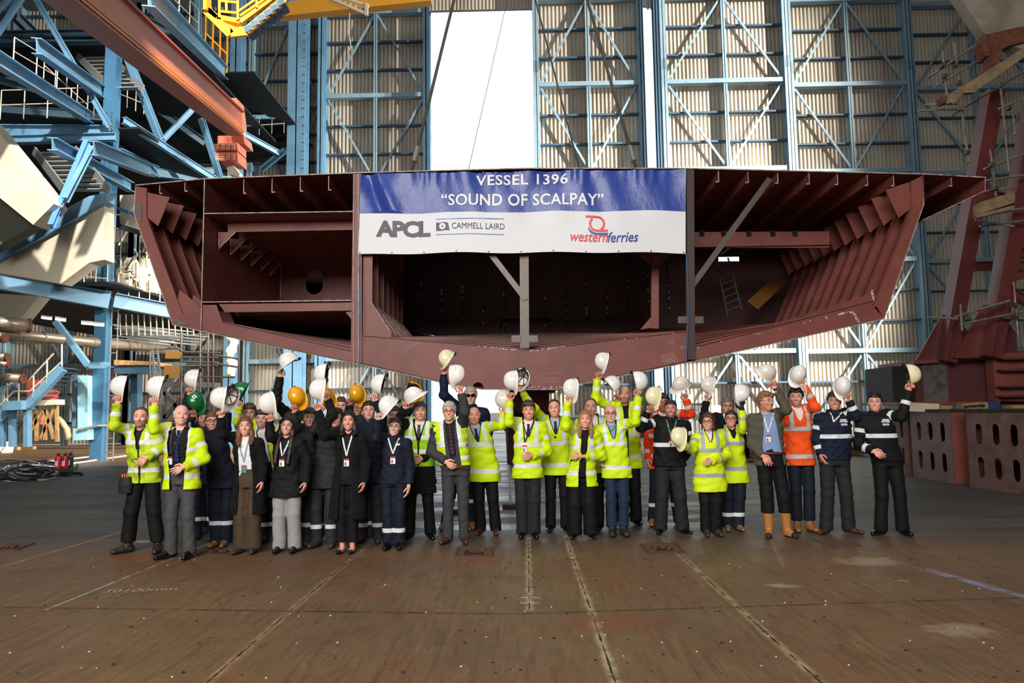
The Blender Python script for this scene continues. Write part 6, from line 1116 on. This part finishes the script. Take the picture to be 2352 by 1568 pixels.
    # fire extinguishers
    for i, (x, y, col, l) in enumerate(((132, 1084, 'c8202a', 'red fire extinguisher on the floor, front one of the three'), (148, 1083, 'b81c26', 'red fire extinguisher in the middle of the three'), (160, 1081, '2a2a2c', 'dark fire extinguisher behind the two red ones'))):
        p = fl(x, y); t2 = thing('fire_extinguisher', l, 'fire extinguisher', p, 'fire extinguishers on the floor'); MB().lathe(p, [(.088, 0), (.095, .02), (.095, .40), (.08, .46), (.035, .50)], 20).build('cylinder', M('ext_' + col, col, .25), t2, True); m = MB().lathe((p.x, p.y, .50), [(.03, 0), (.03, .05)], 10); m.box((p.x - .02, p.y - .1, .54), (p.x + .02, p.y + .04, .56)); m.bar((p.x, p.y, .55), (p.x + .09, p.y - .04, .60), .02, .012); m.build('valve', M('ext_valve', '1c1c1e', .4), t2)
        MB().tube([(p.x + .03, p.y, .53), (p.x + .11, p.y - .02, .48), (p.x + .10, p.y - .02, .25)], .012, 6).build('hose', M('ext_valve', '1c1c1e'), t2); m = MB(); [m.add([(p.x + .097*math.cos(a), p.y + .097*math.sin(a), z) for z in (.18, .34) for a in np.linspace(-2.2, -1.0, 7)], [(k, k+1, k+8, k+7) for k in range(6)])]; m.build('paper_label', M('ext_label', 'd8d0c8', .5), t2)
    # hoses and white pipes on the floor
    for i, (l, n, col, w) in enumerate((('tangle of black hose coiled on the floor at the left', 9, '1b1b1d', .03), ('grey hose lying in the black tangle at the left', 5, 'a8a8ac', .02))):
        t2 = thing('hose_coil', l, 'hose', fl(70, 1085)); 
        for k in range(n):
            pts = []; cx, cy = r.uniform(20, 110), r.uniform(1072, 1096); rx = r.uniform(30, 80)
            for q in range(14): a = q / 13 * r.uniform(4.5, 6.2) + k; p = fl(max(-30, cx + rx*math.cos(a)), cy + 12*math.sin(a)); p.z = w + .03 * (k % 4); pts.append(p)
            MB().tube(pts, w, 7).build('loop', M('hose_' + col, col, .4), t2, True)
    t2 = thing('hose', 'black hose stretched right from the tangle past the extinguishers', 'hose', fl(150, 1092)); MB().tube([fl(*q) + Vector((0, 0, .04)) for q in ((60, 1070), (100, 1085), (125, 1092), (160, 1094), (188, 1092), (186, 1089), (150, 1090), (120, 1088))], .035, 8).build('run', M('hose_1b1b1d', '1b1b1d'), t2, True)
    for a, b, l in (((20, 1073), (238, 1047), 'long white pipe on the floor ending at the main blue column'), ((106, 1076), (300, 1047), 'long white pipe on the floor in front of the other, passing the column')): A_, B_ = fl(*a), fl(*b); MB().tube([A_ + Vector((0, 0, .04)), B_ + Vector((0, 0, .04))], .035, 8).build('white_pipe', M('pipe_white', 'd4d6d8', .5), None, origin=A_, label=l, cat='pipe')
    # orange crane beam with its end carriage
    c = thing('crane_beam', 'orange crane girder running in from the top left to the end carriage', 'crane', at(400, 180, 20)); A_, B_ = at(205, 0, 14.5), at(541, 283, 28); A_ = A_ + (A_ - B_) * .25; d, r_, u = MB().frame(A_, B_, (0, 0, 1)); MB().sec(A_, B_, [(-.25, -.42), (.25, -.42), (.25, .42), (-.25, .42)]).build('web', ORNG, c)
    for s_, w, cc in ((-.46, .62, M('crane_red', 'a84a30', .5)), (.45, .7, M('crane_red', 'a84a30'))): MB().sec(A_, B_, [(-w/2, s_ - .03), (w/2, s_ - .03), (w/2, s_ + .03), (-w/2, s_ + .03)]).build('flange', cc, c)
    MB().bar(A_ - r_*.0 + u*(-.36) + r_*.29, B_ + u*(-.36) + r_*.29, .03, .05).build('conductor_bar', YEL, c); MB().bar(A_ + u*(-.28) + r_*.29, B_ + u*(-.28) + r_*.29, .03, .03).build('conductor_bar', YEL, c)
    c = thing('end_carriage', 'salmon red bolted end carriage under the tip of the orange crane girder', 'crane', at(528, 345, 30)); CR = M('carriage_red', 'd06a52', .5)
    pl([(491, 330), (545, 327), (545, 345), (493, 347)], 30, 1).build('upper_box', CR, c); pl([(496, 350), (545, 348), (546, 372), (502, 368)], 30, 1).build('lower_box', CR, c); pl([(528, 225), (543, 225), (548, 262), (548, 290), (528, 262)], 29, .8).build('stop_block', CR, c); pl([(500, 312), (558, 310), (562, 330), (500, 330)], 30.5, 1).build('bracket', CR, c); m = MB(); [m.box((p.x - .03, 29.97, p.z - .03), (p.x + .03, 30, p.z + .03)) for p in [at(x, y, 30) for x in (497, 501, 510, 514, 522, 526, 534, 538) for y in (333, 338, 342, 355, 360, 365)]]; m.build('bolts', M('bolt_pale', 'e8a890', .5), c); pl([(520, 385), (536, 380), (551, 400), (549, 405), (526, 400)], 30, .5).build('floodlight', CREAM, c)
    # yellow access stair of the crane
    c = thing('crane_walkway', 'bright yellow crane access platform with handrails and stair at the top left', 'crane', at(540, 60, 26))
    for a, b, w in (((476, -20), (476, 28), .5), ((474, 24), (531, 80), .36), ((531, 76), (568, 72), .4), ((566, 72), (655, -2), .32), ((500, 40), (552, 50), .2), ((500, 40), (474, 20), .2), ((552, 50), (640, -15), .24)): MB().bar(at(*a, 24), at(*b, 24), .12, w*.8).build('beam', YEL, c)
    MB().slab([at(506, 48, 24), at(548, 50, 24), at(566, 70, 24.2), at(530, 78, 24)], (0, .3, .1), .4).build('floor_panel', YEL, c)
    for a, b in (((504, 40), (504, -10)), ((546, 46), (546, -10)), ((520, 28), (520, -10)), ((504, 26), (546, 30)), ((504, 2), (546, 6)), ((548, 26), (600, -10)), ((552, 36), (620, -10)), ((590, 18), (590, -10))): MB().tube([at(*a, 23.9), at(*b, 23.9)], .045, 6).build('rail', YEL, c)
    for i in range(6): p = at(lerp(560, 635, i/5), lerp(62, 2, i/5), 23.9); MB().slab([p, p + Vector((.22, 0, .1)), p + Vector((.28, 0, -.08)), p + Vector((.06, 0, -.2))], (0, 1, 0), .6).build('tread', BLUED, c)
    # scaffolding
    c = thing('scaffold', 'scaffold of steel tubes beneath the left side of the hull', 'scaffold', fl(440, 1010))
    TU = M('scaffold_tube', '8f8a82', .4, .6, n=1, ns=4, col2='7a4a34', lo=.5, hi=.7)
    for x, y0, y1 in ((345, 806, 1000), (417, 760, 1000), (490, 740, 1000), (548, 790, 960), (460, 745, 900), (478, 742, 900)): MB().tube([at(x, y0, 22), at(x, y1, 22)], .03, 7).build('standard', TU, c)
    for a, b in (((335, 804), (425, 798)), ((417, 808), (505, 810)), ((420, 820), (500, 821)), ((412, 830), (502, 832)), ((412, 841), (500, 839)), ((490, 815), (550, 824)), ((490, 834), (548, 843)), ((385, 795), (425, 806)), ((415, 864), (540, 866)), ((265, 802), (345, 802))): MB().tube([at(*a, 22), at(*b, 22)], .03, 7).build('ledger', TU, c)
    l = thing('ladder', 'aluminium ladder leaning on the scaffold beneath the hull', 'ladder', at(360, 865, 21.8)); 
    for a, b in (((350, 803), (362, 930)), ((362, 803), (374, 930))): MB().bar(at(*a, 21.8), at(*b, 21.8), .05).build('stile', GALV, l)
    for i in range(10): MB().tube([at(351 + i*1.2, 812 + i*12, 21.8), at(363 + i*1.2, 812 + i*12, 21.8)], .02, 6).build('rung', GALV, l)
    for pts, lab in ((((381, 806), (415, 807), (413, 824), (379, 823)), 'upper orange plywood sheet lashed to the scaffold'), (((377, 838), (413, 840), (412, 869), (375, 867)), 'lower orange plywood sheet lashed to the scaffold')): pl(pts, 21.6, .04).build('plywood_sheet', M('ply_orange', 'd09a50', .7), None, origin=at(*pts[0], 21.6), label=lab, cat='plywood')
    c = thing('steel_bench', 'grey steel frame with crossed legs behind the bald man in yellow', 'steel frame', fl(430, 1005)); DG = M('dark_grey_steel', '55544f', .5)
    pl([(372, 876), (492, 878), (492, 890), (372, 888)], 23, .5).build('top_beam', DG, c)
    for a, b in (((378, 885), (378, 1000)), ((432, 888), (432, 1000)), ((488, 888), (488, 1000)), ((378, 900), (430, 960)), ((430, 900), (378, 960)), ((486, 890), (440, 960))): MB().bar(at(*a, 23), at(*b, 23), .12, .12).build('leg', DG, c)
    c = thing('tarpaulin', 'pale crumpled sheeting wrapped round pipes right of the scaffold', 'sheeting', at(530, 800, 30)); p = at(532, 810, 30); g = S((p.x - .4, 29.6, p.z - 1.1), (p.x + .4, 30.4, p.z + 1.1), .04)
    for i in range(6): g.ell((p.x + .08*math.sin(i*2), 30, p.z - .8 + i*.3), (.15 + .05*(i % 2), .15, .22), k=.08)
    g.folds(.04, 8, .25); P, Q = g.mesh(); np_mesh('cloth', P, Q, CREAM, tuple(c.location), c)
    c = thing('walkway', 'timber edged walkway on a dark blue beam right of the main column', 'walkway', at(300, 840, 27)); pl([(262, 826), (350, 830), (350, 838), (262, 838)], 26.5, 1.5).build('board_edge', WOOD, c); pl([(262, 840), (350, 841), (350, 858), (262, 858)], 26.6, .4).build('beam', BLUED, c); pl([(205, 831), (238, 831), (238, 846), (205, 846)], 26.6, .4).build('bracket', BLUE, c); MB().bar(at(128, 738, 27), at(208, 846, 27), .2, .2).build('brace', BLUE, c); pl([(300, 858), (315, 858), (315, 1000), (300, 1000)], 27.5, .4).build('post', BLUED, c)
    for i in range(22): # pipe rack, conduits under the platform
        y = 748 + (i % 6) * 6; x0 = 262 + (i * 37) % 60; MB().tube([at(x0, y, 30 + i*.2), at(x0 + 120 + (i*13) % 60, y + 14, 31 + i*.2)], .035, 6).build('conduit', GALV, c)
    for i in range(14): x = 275 + i*14; MB().tube([at(x, 722, 29.5), at(x + 2, 770, 29.5)], .03, 5).build('hanger', RAIL, c)
    # process plant visible behind the platform
    c = thing('process_plant', 'cluttered cream pipework and vessels between the main column and the hull', 'machinery', at(320, 630, 31)); r = random.Random(12)
    for i in range(5): p = at(285 + i*16, 640 - (i % 2)*20, 31 + i*.3); MB().lathe((p.x, p.y, p.z - .6), [(.3, 0), (.32, .1), (.32, .9), (.2, 1.1), (.05, 1.15)], 14).build('vessel', CREAM, c, True)
    for i in range(26): a = (r.uniform(270, 345), r.uniform(560, 685)); b = (a[0] + r.choice((-18, 0, 0, 20)), a[1] + r.choice((-34, 30, 4))); MB().tube([at(*a, 30.5), at(*b, 30.8)], r.uniform(.02, .06), 6).build('pipe', r.choice((RAIL, CREAM, GALV)), c)
def right_side():
    BR = M('block_brown', '5e3c34', .5, n=1, ns=3, col2='7a625c', lo=.35, hi=.75)
    def block(p0, p1, py, lab, slots=3, depth=.7, ztop=1.52, th=.03):
        a, b = fl(*p0), fl(*p1); t = thing('slotted_block', lab, 'steel block', a, 'slotted steel keel blocks'); L = (b - a).length; ang = math.atan2(b.y - a.y, b.x - a.x); h = []
        for r_ in range(2):
            for k in range(slots): h.append(ngon_round(L * (k + .75) / (slots + .5), .42 + r_ * .66, .13 * L / 1.05 if slots == 3 else .13, .42))
        m = MB(); plate_holes(m, [(0, 0), (L, 0), (L, ztop), (0, ztop)], h, 0, th); R_ = Matrix.Rotation(ang, 3, 'Z'); m.v = [tuple(R_ @ Vector(v) + a) for v in m.v]; m.build('front_plate', BR, t)
        def bx(lo, hi, nm, mat): m = MB().box(lo, hi); m.v = [tuple(R_ @ Vector(v) + a) for v in m.v]; m.build(nm, mat, t)
        bx((-.02, 0, 0), (.02, depth, ztop), 'side_plate', RUST); bx((L - .02, 0, 0), (L + .02, depth, ztop), 'side_plate', RED); bx((0, depth, 0), (L, depth + .03, ztop), 'back_plate', REDD); bx((-.05, -.03, ztop), (L + .05, depth, ztop + .06), 'top_plate', M('dark_plate', '241c1c', .6)); return a, b, R_
    block((2098, 1094), (2194, 1111), 0, 'slotted steel block left of the pair, right behind the man in the black jacket'); block((2228, 1118), (2372, 1138), 0, 'slotted steel block at the right edge with barrier tape across it'); block((2062, 1085), (2092, 1089), 0, 'dark slotted block half hidden behind the man in the black jacket', slots=1)
    t = thing('cradle_beam', 'heavy dark red box beam lying on the slotted blocks', 'steel beam', at(2200, 925, 18)); Y = 17.6
    pl([(2048, 841), (2110, 838), (2110, 926), (2052, 926)], Y + .2, 1.4).build('end_plate', M('dark_plate', '241c1c'), t); pl([(2104, 832), (2285, 821), (2285, 924), (2104, 926)], Y, 1.5).build('web', REDD, t); pl([(2118, 839), (2176, 831), (2179, 924), (2122, 924)], Y - .03, .03).build('bare_patch', M('patch_bare', '6f686a', .4, .3, n=1, ns=5, col2='4a3a3c'), t); pl([(2100, 827), (2360, 812), (2360, 822), (2100, 836)], Y - .15, 1.8).build('top_flange', RED, t); pl([(2060, 923), (2400, 920), (2400, 928), (2060, 930)], Y - .15, 1.8).build('bottom_flange', RED, t)
    pl([(2280, 812), (2400, 806), (2400, 922), (2288, 920)], Y - .5, .3).build('stiff_box', RED, t)
    for y in (822, 848, 886, 908): pl([(2302, y), (2400, y - 4), (2400, y + 2), (2302, y + 4)], Y - .75, .25).build('rib', REDD, t)
    PUR = M('leg_lit_face', '6a3a36', .4); LG = M('leg_red', '66302c', .4, n=1, ns=2, col2='54262a')
    for i, (b0, b1, t0, t1, lab, gs) in enumerate((((2150, 832), (2192, 830), (2262, 212), (2298, 212), 'raking dark red steel leg nearer the hull, with gusset plates', ((2102, 832), (2164, 722), (2176, 722), (2176, 832))), ((2250, 822), (2294, 820), (2362, 214), (2402, 214), 'raking dark red steel leg nearer the right edge, with gusset plates', ((2190, 822), (2258, 700), (2272, 700), (2272, 822))))):
        Yg = 17.4 - i * .4; t = thing('raking_leg', lab, 'steel leg', at(*b0, Yg)); m = MB(); A_ = (at(*b0, Yg) + at(*b1, Yg)) / 2; B_ = (at(*t0, Yg + .0) + at(*t1, Yg + .0)) / 2; w = (at(*b1, Yg) - at(*b0, Yg)).length * .8; m.bar(A_, B_, w, .42, (0, 1, 0)); m.build('box_section', LG, t); pl(gs, Yg + .1, .05).build('gusset', LG, t); x = gs[3][0]; pl([(x + 10, 832 - i*10), (x + 10, 745 - i*15), (x + 28, 735 - i*15), (x + 62, 780 - i*15), (x + 66, 825 - i*8)], Yg + .25, .05).build('gusset', REDD, t)
        MB().bar(A_ + Vector((-w*.1, -.24, 0)), A_.lerp(B_, .22) + Vector((-w*.1, -.24, 0)), .05, .05).build('stiffener', REDD, t)
    t = thing('red_bracing', 'dark red cross beams between the raking legs at the right edge', 'steel beam', at(2330, 610, 19)); 
    for a, b, w in (((2205, 612), (2400, 608), .22), ((2300, 640), (2400, 618), .25), ((2300, 655), (2400, 720), .22), ((2320, 580), (2400, 500), .2), ((2240, 440), (2340, 470), .3), ((2310, 560), (2400, 610), .2)): MB().ibeam(at(*a, 19), at(*b, 19), .2, w, .03).build('beam', RED, t)
    # hull plating at the top right corner
    t = thing('hull_plate', 'grey weathered plate of another hull unit in the top right corner', 'ship section', at(2300, 60, 16)); pl([(2195, -20), (2400, -20), (2400, 130), (2285, 92), (2262, 76)], 16, .3).build('plating', M('plate_weathered', '8d877a', .6, n=1, ns=1.4, col2='6b5a48', lo=.4, hi=.75, bump=.1), t); pl([(2253, 100), (2262, 80), (2330, 64), (2400, 50), (2400, 84), (2320, 104), (2264, 130)], 15.9, .3).build('bilge_keel', RUST, t); pl([(2282, 104), (2302, 104), (2296, 160), (2272, 160)], 15.8, .3).build('support', RUST, t)
    # scaffold
    t = thing('scaffold', 'scaffold of tubes and planks round the raking legs at the upper right', 'scaffold', at(2250, 240, 16)); TU = M('scaffold_tube', '8f8a82'); PK = M('plank', '8a7658', .8, n=1, ns=5, col2='6a5844', lo=.4, hi=.7)
    for a, b in (((2129, 180), (2400, -5)), ((2146, 200), (2400, 48)), ((2165, 118), (2177, 238)), ((2192, 97), (2206, 212)), ((2184, 266), (2400, 135)), ((2108, 254), (2230, 250)), ((2125, 240), (2200, 238)), ((2209, 246), (2225, 372)), ((2298, 190), (2317, 395)), ((2325, 240), (2332, 310)), ((2275, 342), (2288, 452)), ((2260, 388), (2400, 335)), ((2260, 415), (2400, 395)), ((2255, 440), (2330, 430)), ((2246, 497), (2400, 470)), ((2250, 520), (2400, 500)), ((2240, 505), (2330, 520)), ((2294, 250), (2360, 220)), ((2195, 727), (2320, 690)), ((2205, 745), (2400, 705)), ((2328, 648), (2338, 770)), ((2206, 700), (2210, 760)), ((2130, 728), (2200, 732)), ((2300, 728), (2400, 735))): MB().tube([at(*a, 16.6), at(*b, 16.4)], .026, 8).build('tube', TU, t)
    for pts in (((2192, 208), (2218, 194), (2400, 78), (2400, 98), (2245, 206)), ((2180, 236), (2183, 214), (2216, 212), (2190, 236)), ((2192, 207), (2245, 206), (2238, 212), (2190, 214)), ((2242, 470), (2258, 462), (2330, 440), (2330, 470), (2244, 493)), ((2240, 494), (2330, 466), (2330, 480), (2244, 500))): pl(pts, 15.75, .12).build('plank', PK, t)
    for pts in (((2162, 222), (2180, 218), (2184, 232), (2164, 238)),): pl(pts, 16.2, .2).build('toe_board', RUST, t)
    for (x, y) in ((2166, 150), (2170, 175), (2195, 150), (2203, 190), (2177, 228), (2222, 350), (2317, 248), (2287, 432), (2278, 378), (2332, 728), (2332, 700)): p = at(x, y, 16.35); MB().box((p.x - .045, 16.3, p.z - .04), (p.x + .045, 16.42, p.z + .04)).build('coupler', M('coupler', '5a4c3c', .5, .5), t)
    # boxes on the blocks
    c = thing('cardboard_box', 'flattened brown cardboard box with printed words on the slotted blocks', 'box', at(2240, 940, 17)); pl([(2211, 927), (2268, 923), (2272, 944), (2212, 948)], 17, .25).build('carton', M('cardboard', 'a2825c', .8), c); pl([(2268, 922), (2298, 920), (2298, 938), (2272, 944)], 17, .25).build('blue_end', M('box_blue', '2a3a66', .6), c)
    for txt, x, y, h in (('partnership', 2238, 935, .105), ('with', 2246, 944, .09)): vs, fs = text_mb(txt, h, .006); p = at(x, y, 16.99); MB().add([(p.x + v[0]*1.0, 16.985, p.z + v[1] + v[0]*.05) for v in vs], fs).build('lettering', M('ink_black', '1c1814', .7), c)
    for pts, lab, m_ in ((((2088, 924), (2158, 927), (2156, 947), (2084, 944)), 'pale curved sheet of packing lying on the left slotted block', CREAM), (((2160, 930), (2186, 932), (2184, 946), (2158, 946)), 'small brown carton wedged under the red beam', M('cardboard', 'a2825c')), (((2262, 944), (2290, 938), (2290, 948), (2262, 948)), 'stack of pale timber pieces under the right of the red beam', WOOD), (((2325, 930), (2352, 930), (2352, 948), (2325, 948)), 'pale timber pallet at the right edge under the red beam', WOOD)): pl(pts, 17.1, .3).build('packing_piece', m_, None, origin=at(*pts[0], 17.1), label=lab, cat='packing')
    t = thing('barrier_tape', 'red and white barrier tape sagging across the right slotted block', 'tape', at(2290, 1010, 16.2)); tp = N('tape'); w_ = tp.new('ShaderNodeTexWave'); tp.lk(tp.geo(), w_.inputs[0]); w_.inputs['Scale'].default_value = 3.2; tp.set(tp.mix(tp.math('GREATER_THAN', w_.outputs[0], .5), srgb('e8e4e0'), srgb('c03038')), .5)
    MB().tube([at(x, y, 16.2) for x, y in ((2222, 995), (2240, 1000), (2270, 1010), (2310, 1022), (2360, 1032), (2400, 1040))], .014, 5).build('line', tp.m, t); pl([(2223, 996), (2227, 997), (2226, 1022), (2222, 1024)], 16.2, .02).build('loose_end', tp.m, t); pl([(2345, 962), (2360, 950), (2360, 1040), (2349, 1040), (2347, 1000)], 16.1, .05).build('hanging_bundle', tp.m, t)
    # distant clutter along the back wall on the right
    r = random.Random(21); k = 0
    for x, y0, y1, w, col, lab in ((1640, 930, 948, 22, 'e8a8a0', 'pale pink notice board hung on the door leaf behind the raised hats'), (1588, 905, 935, 10, 'c9c0a8', 'cream lantern like box on the grille behind the orange sleeve'), (1912, 905, 945, 26, '8fb4c8', 'light blue steel panel low on the door behind the navy softshell man')): a = at(x, y1, 40); b = at(x + w, y0, 40); MB().box((a.x, 40.6, a.z), (b.x, 40.8, b.z)).build('panel', M('pan_' + col, col, .6), None, origin=a, label=lab, cat='panel')
    c = thing('bar_rack', 'rack of upright grey bars behind the orange sleeve and black coat', 'rack', at(1600, 1000, 30)); c.location.z = 0; WO[c.name] = Vector(c.location)
    for i in range(12): a = at(1591 + i*3, 928, 30); MB().tube([(a.x, 30, 0), (a.x, 30, a.z)], .018, 6).build('bar', GALV, c)
    pl([(1588, 926), (1630, 924), (1630, 930), (1588, 931)], 29.9, .3).build('top_rail', GALV, c)
    c = thing('pallet_stack', 'low clutter of pallets by the back wall between the two rightmost men', 'pallets', fl(1975, 1040)); 
    for i in range(9): p = fl(1960 + (i % 3)*14, 1046 - (i // 3)*6); MB().box((p.x - .3, p.y, .02 + (i % 4)*.14), (p.x + .3, p.y + .5, .12 + (i % 4)*.14)).build('board', r.choice((WOOD, RUST, CREAM)), c)
    c = thing('pallet_stack', 'low dark stack of boxes behind the man in the tweed blazer', 'pallets', fl(1725, 1058)); 
    for i in range(6): p = fl(1715 + (i % 3)*12, 1060 - (i // 3)*6); MB().box((p.x - .25, p.y, .02 + (i % 3)*.12), (p.x + .25, p.y + .4, .11 + (i % 3)*.12)).build('board', r.choice((WOOD, RUST)), c)
# ---------------------------------------------------------------- light
w = bpy.data.worlds.new('world'); SC.world = w; w.use_nodes = True; bg = w.node_tree.nodes['Background']; bg.inputs[0].default_value = (.86, .92, 1, 1); bg.inputs[1].default_value = 1.6
def light(kind, name, loc, to, energy, col=(1, 1, 1), **k):
    l = bpy.data.lights.new(name, kind); l.energy = energy; l.color = col
    for a, b in k.items(): setattr(l, a, b)
    o = bpy.data.objects.new(name, l); COL.objects.link(o); o.location = loc; o.rotation_euler = (Vector(to) - Vector(loc)).to_track_quat('-Z', 'Y').to_euler(); return o
shell(); left_side(); right_side(); vessel(); banner(); cables()
crowd(); extras(); hats()
# added unseen lamps: soft light from behind and above, spots on wall and steelwork
light('AREA', 'front_fill', (-4, -9, 9.5), (0, 12, 1.6), 4300, (1, .97, .93), shape='RECTANGLE', size=14, size_y=7)  # added soft front light inside the closed hall, no opening there
light('AREA', 'overhead_fill', (0, 14, 32), (0, 14, 0), 2600, (.9, .95, 1), shape='RECTANGLE', size=46, size_y=40)  # added overhead fill below a closed ceiling
light('SPOT', 'wall_fill_spot', (33, 28, 15), (0, 43, 4), 230000, (1, .94, .84), spot_size=math.radians(62), spot_blend=.9, shadow_soft_size=.2)  # added spot standing in for sun raking the lower back wall
light('SPOT', 'wall_fill_spot_high', (33, 25, 27), (-2, 43, 17), 120000, (1, .93, .82), spot_size=math.radians(60), spot_blend=.9, shadow_soft_size=.2)  # added wash to brighten the upper back wall
light('SPOT', 'left_fill_spot', (-6, 12, 20), (-17, 30, 7), 34000, (1, .95, .88), spot_size=math.radians(55), spot_blend=.6, shadow_soft_size=.3)  # added spot to brighten the left steelwork
light('SPOT', 'low_left_fill_spot', (-5, 19, 9), (-14, 31, 1.5), 9000, (1, .92, .8), spot_size=math.radians(60), spot_blend=.6, shadow_soft_size=.3)  # added warm spot to lift the dark area below the left platform
SC.view_settings.exposure = 0.15
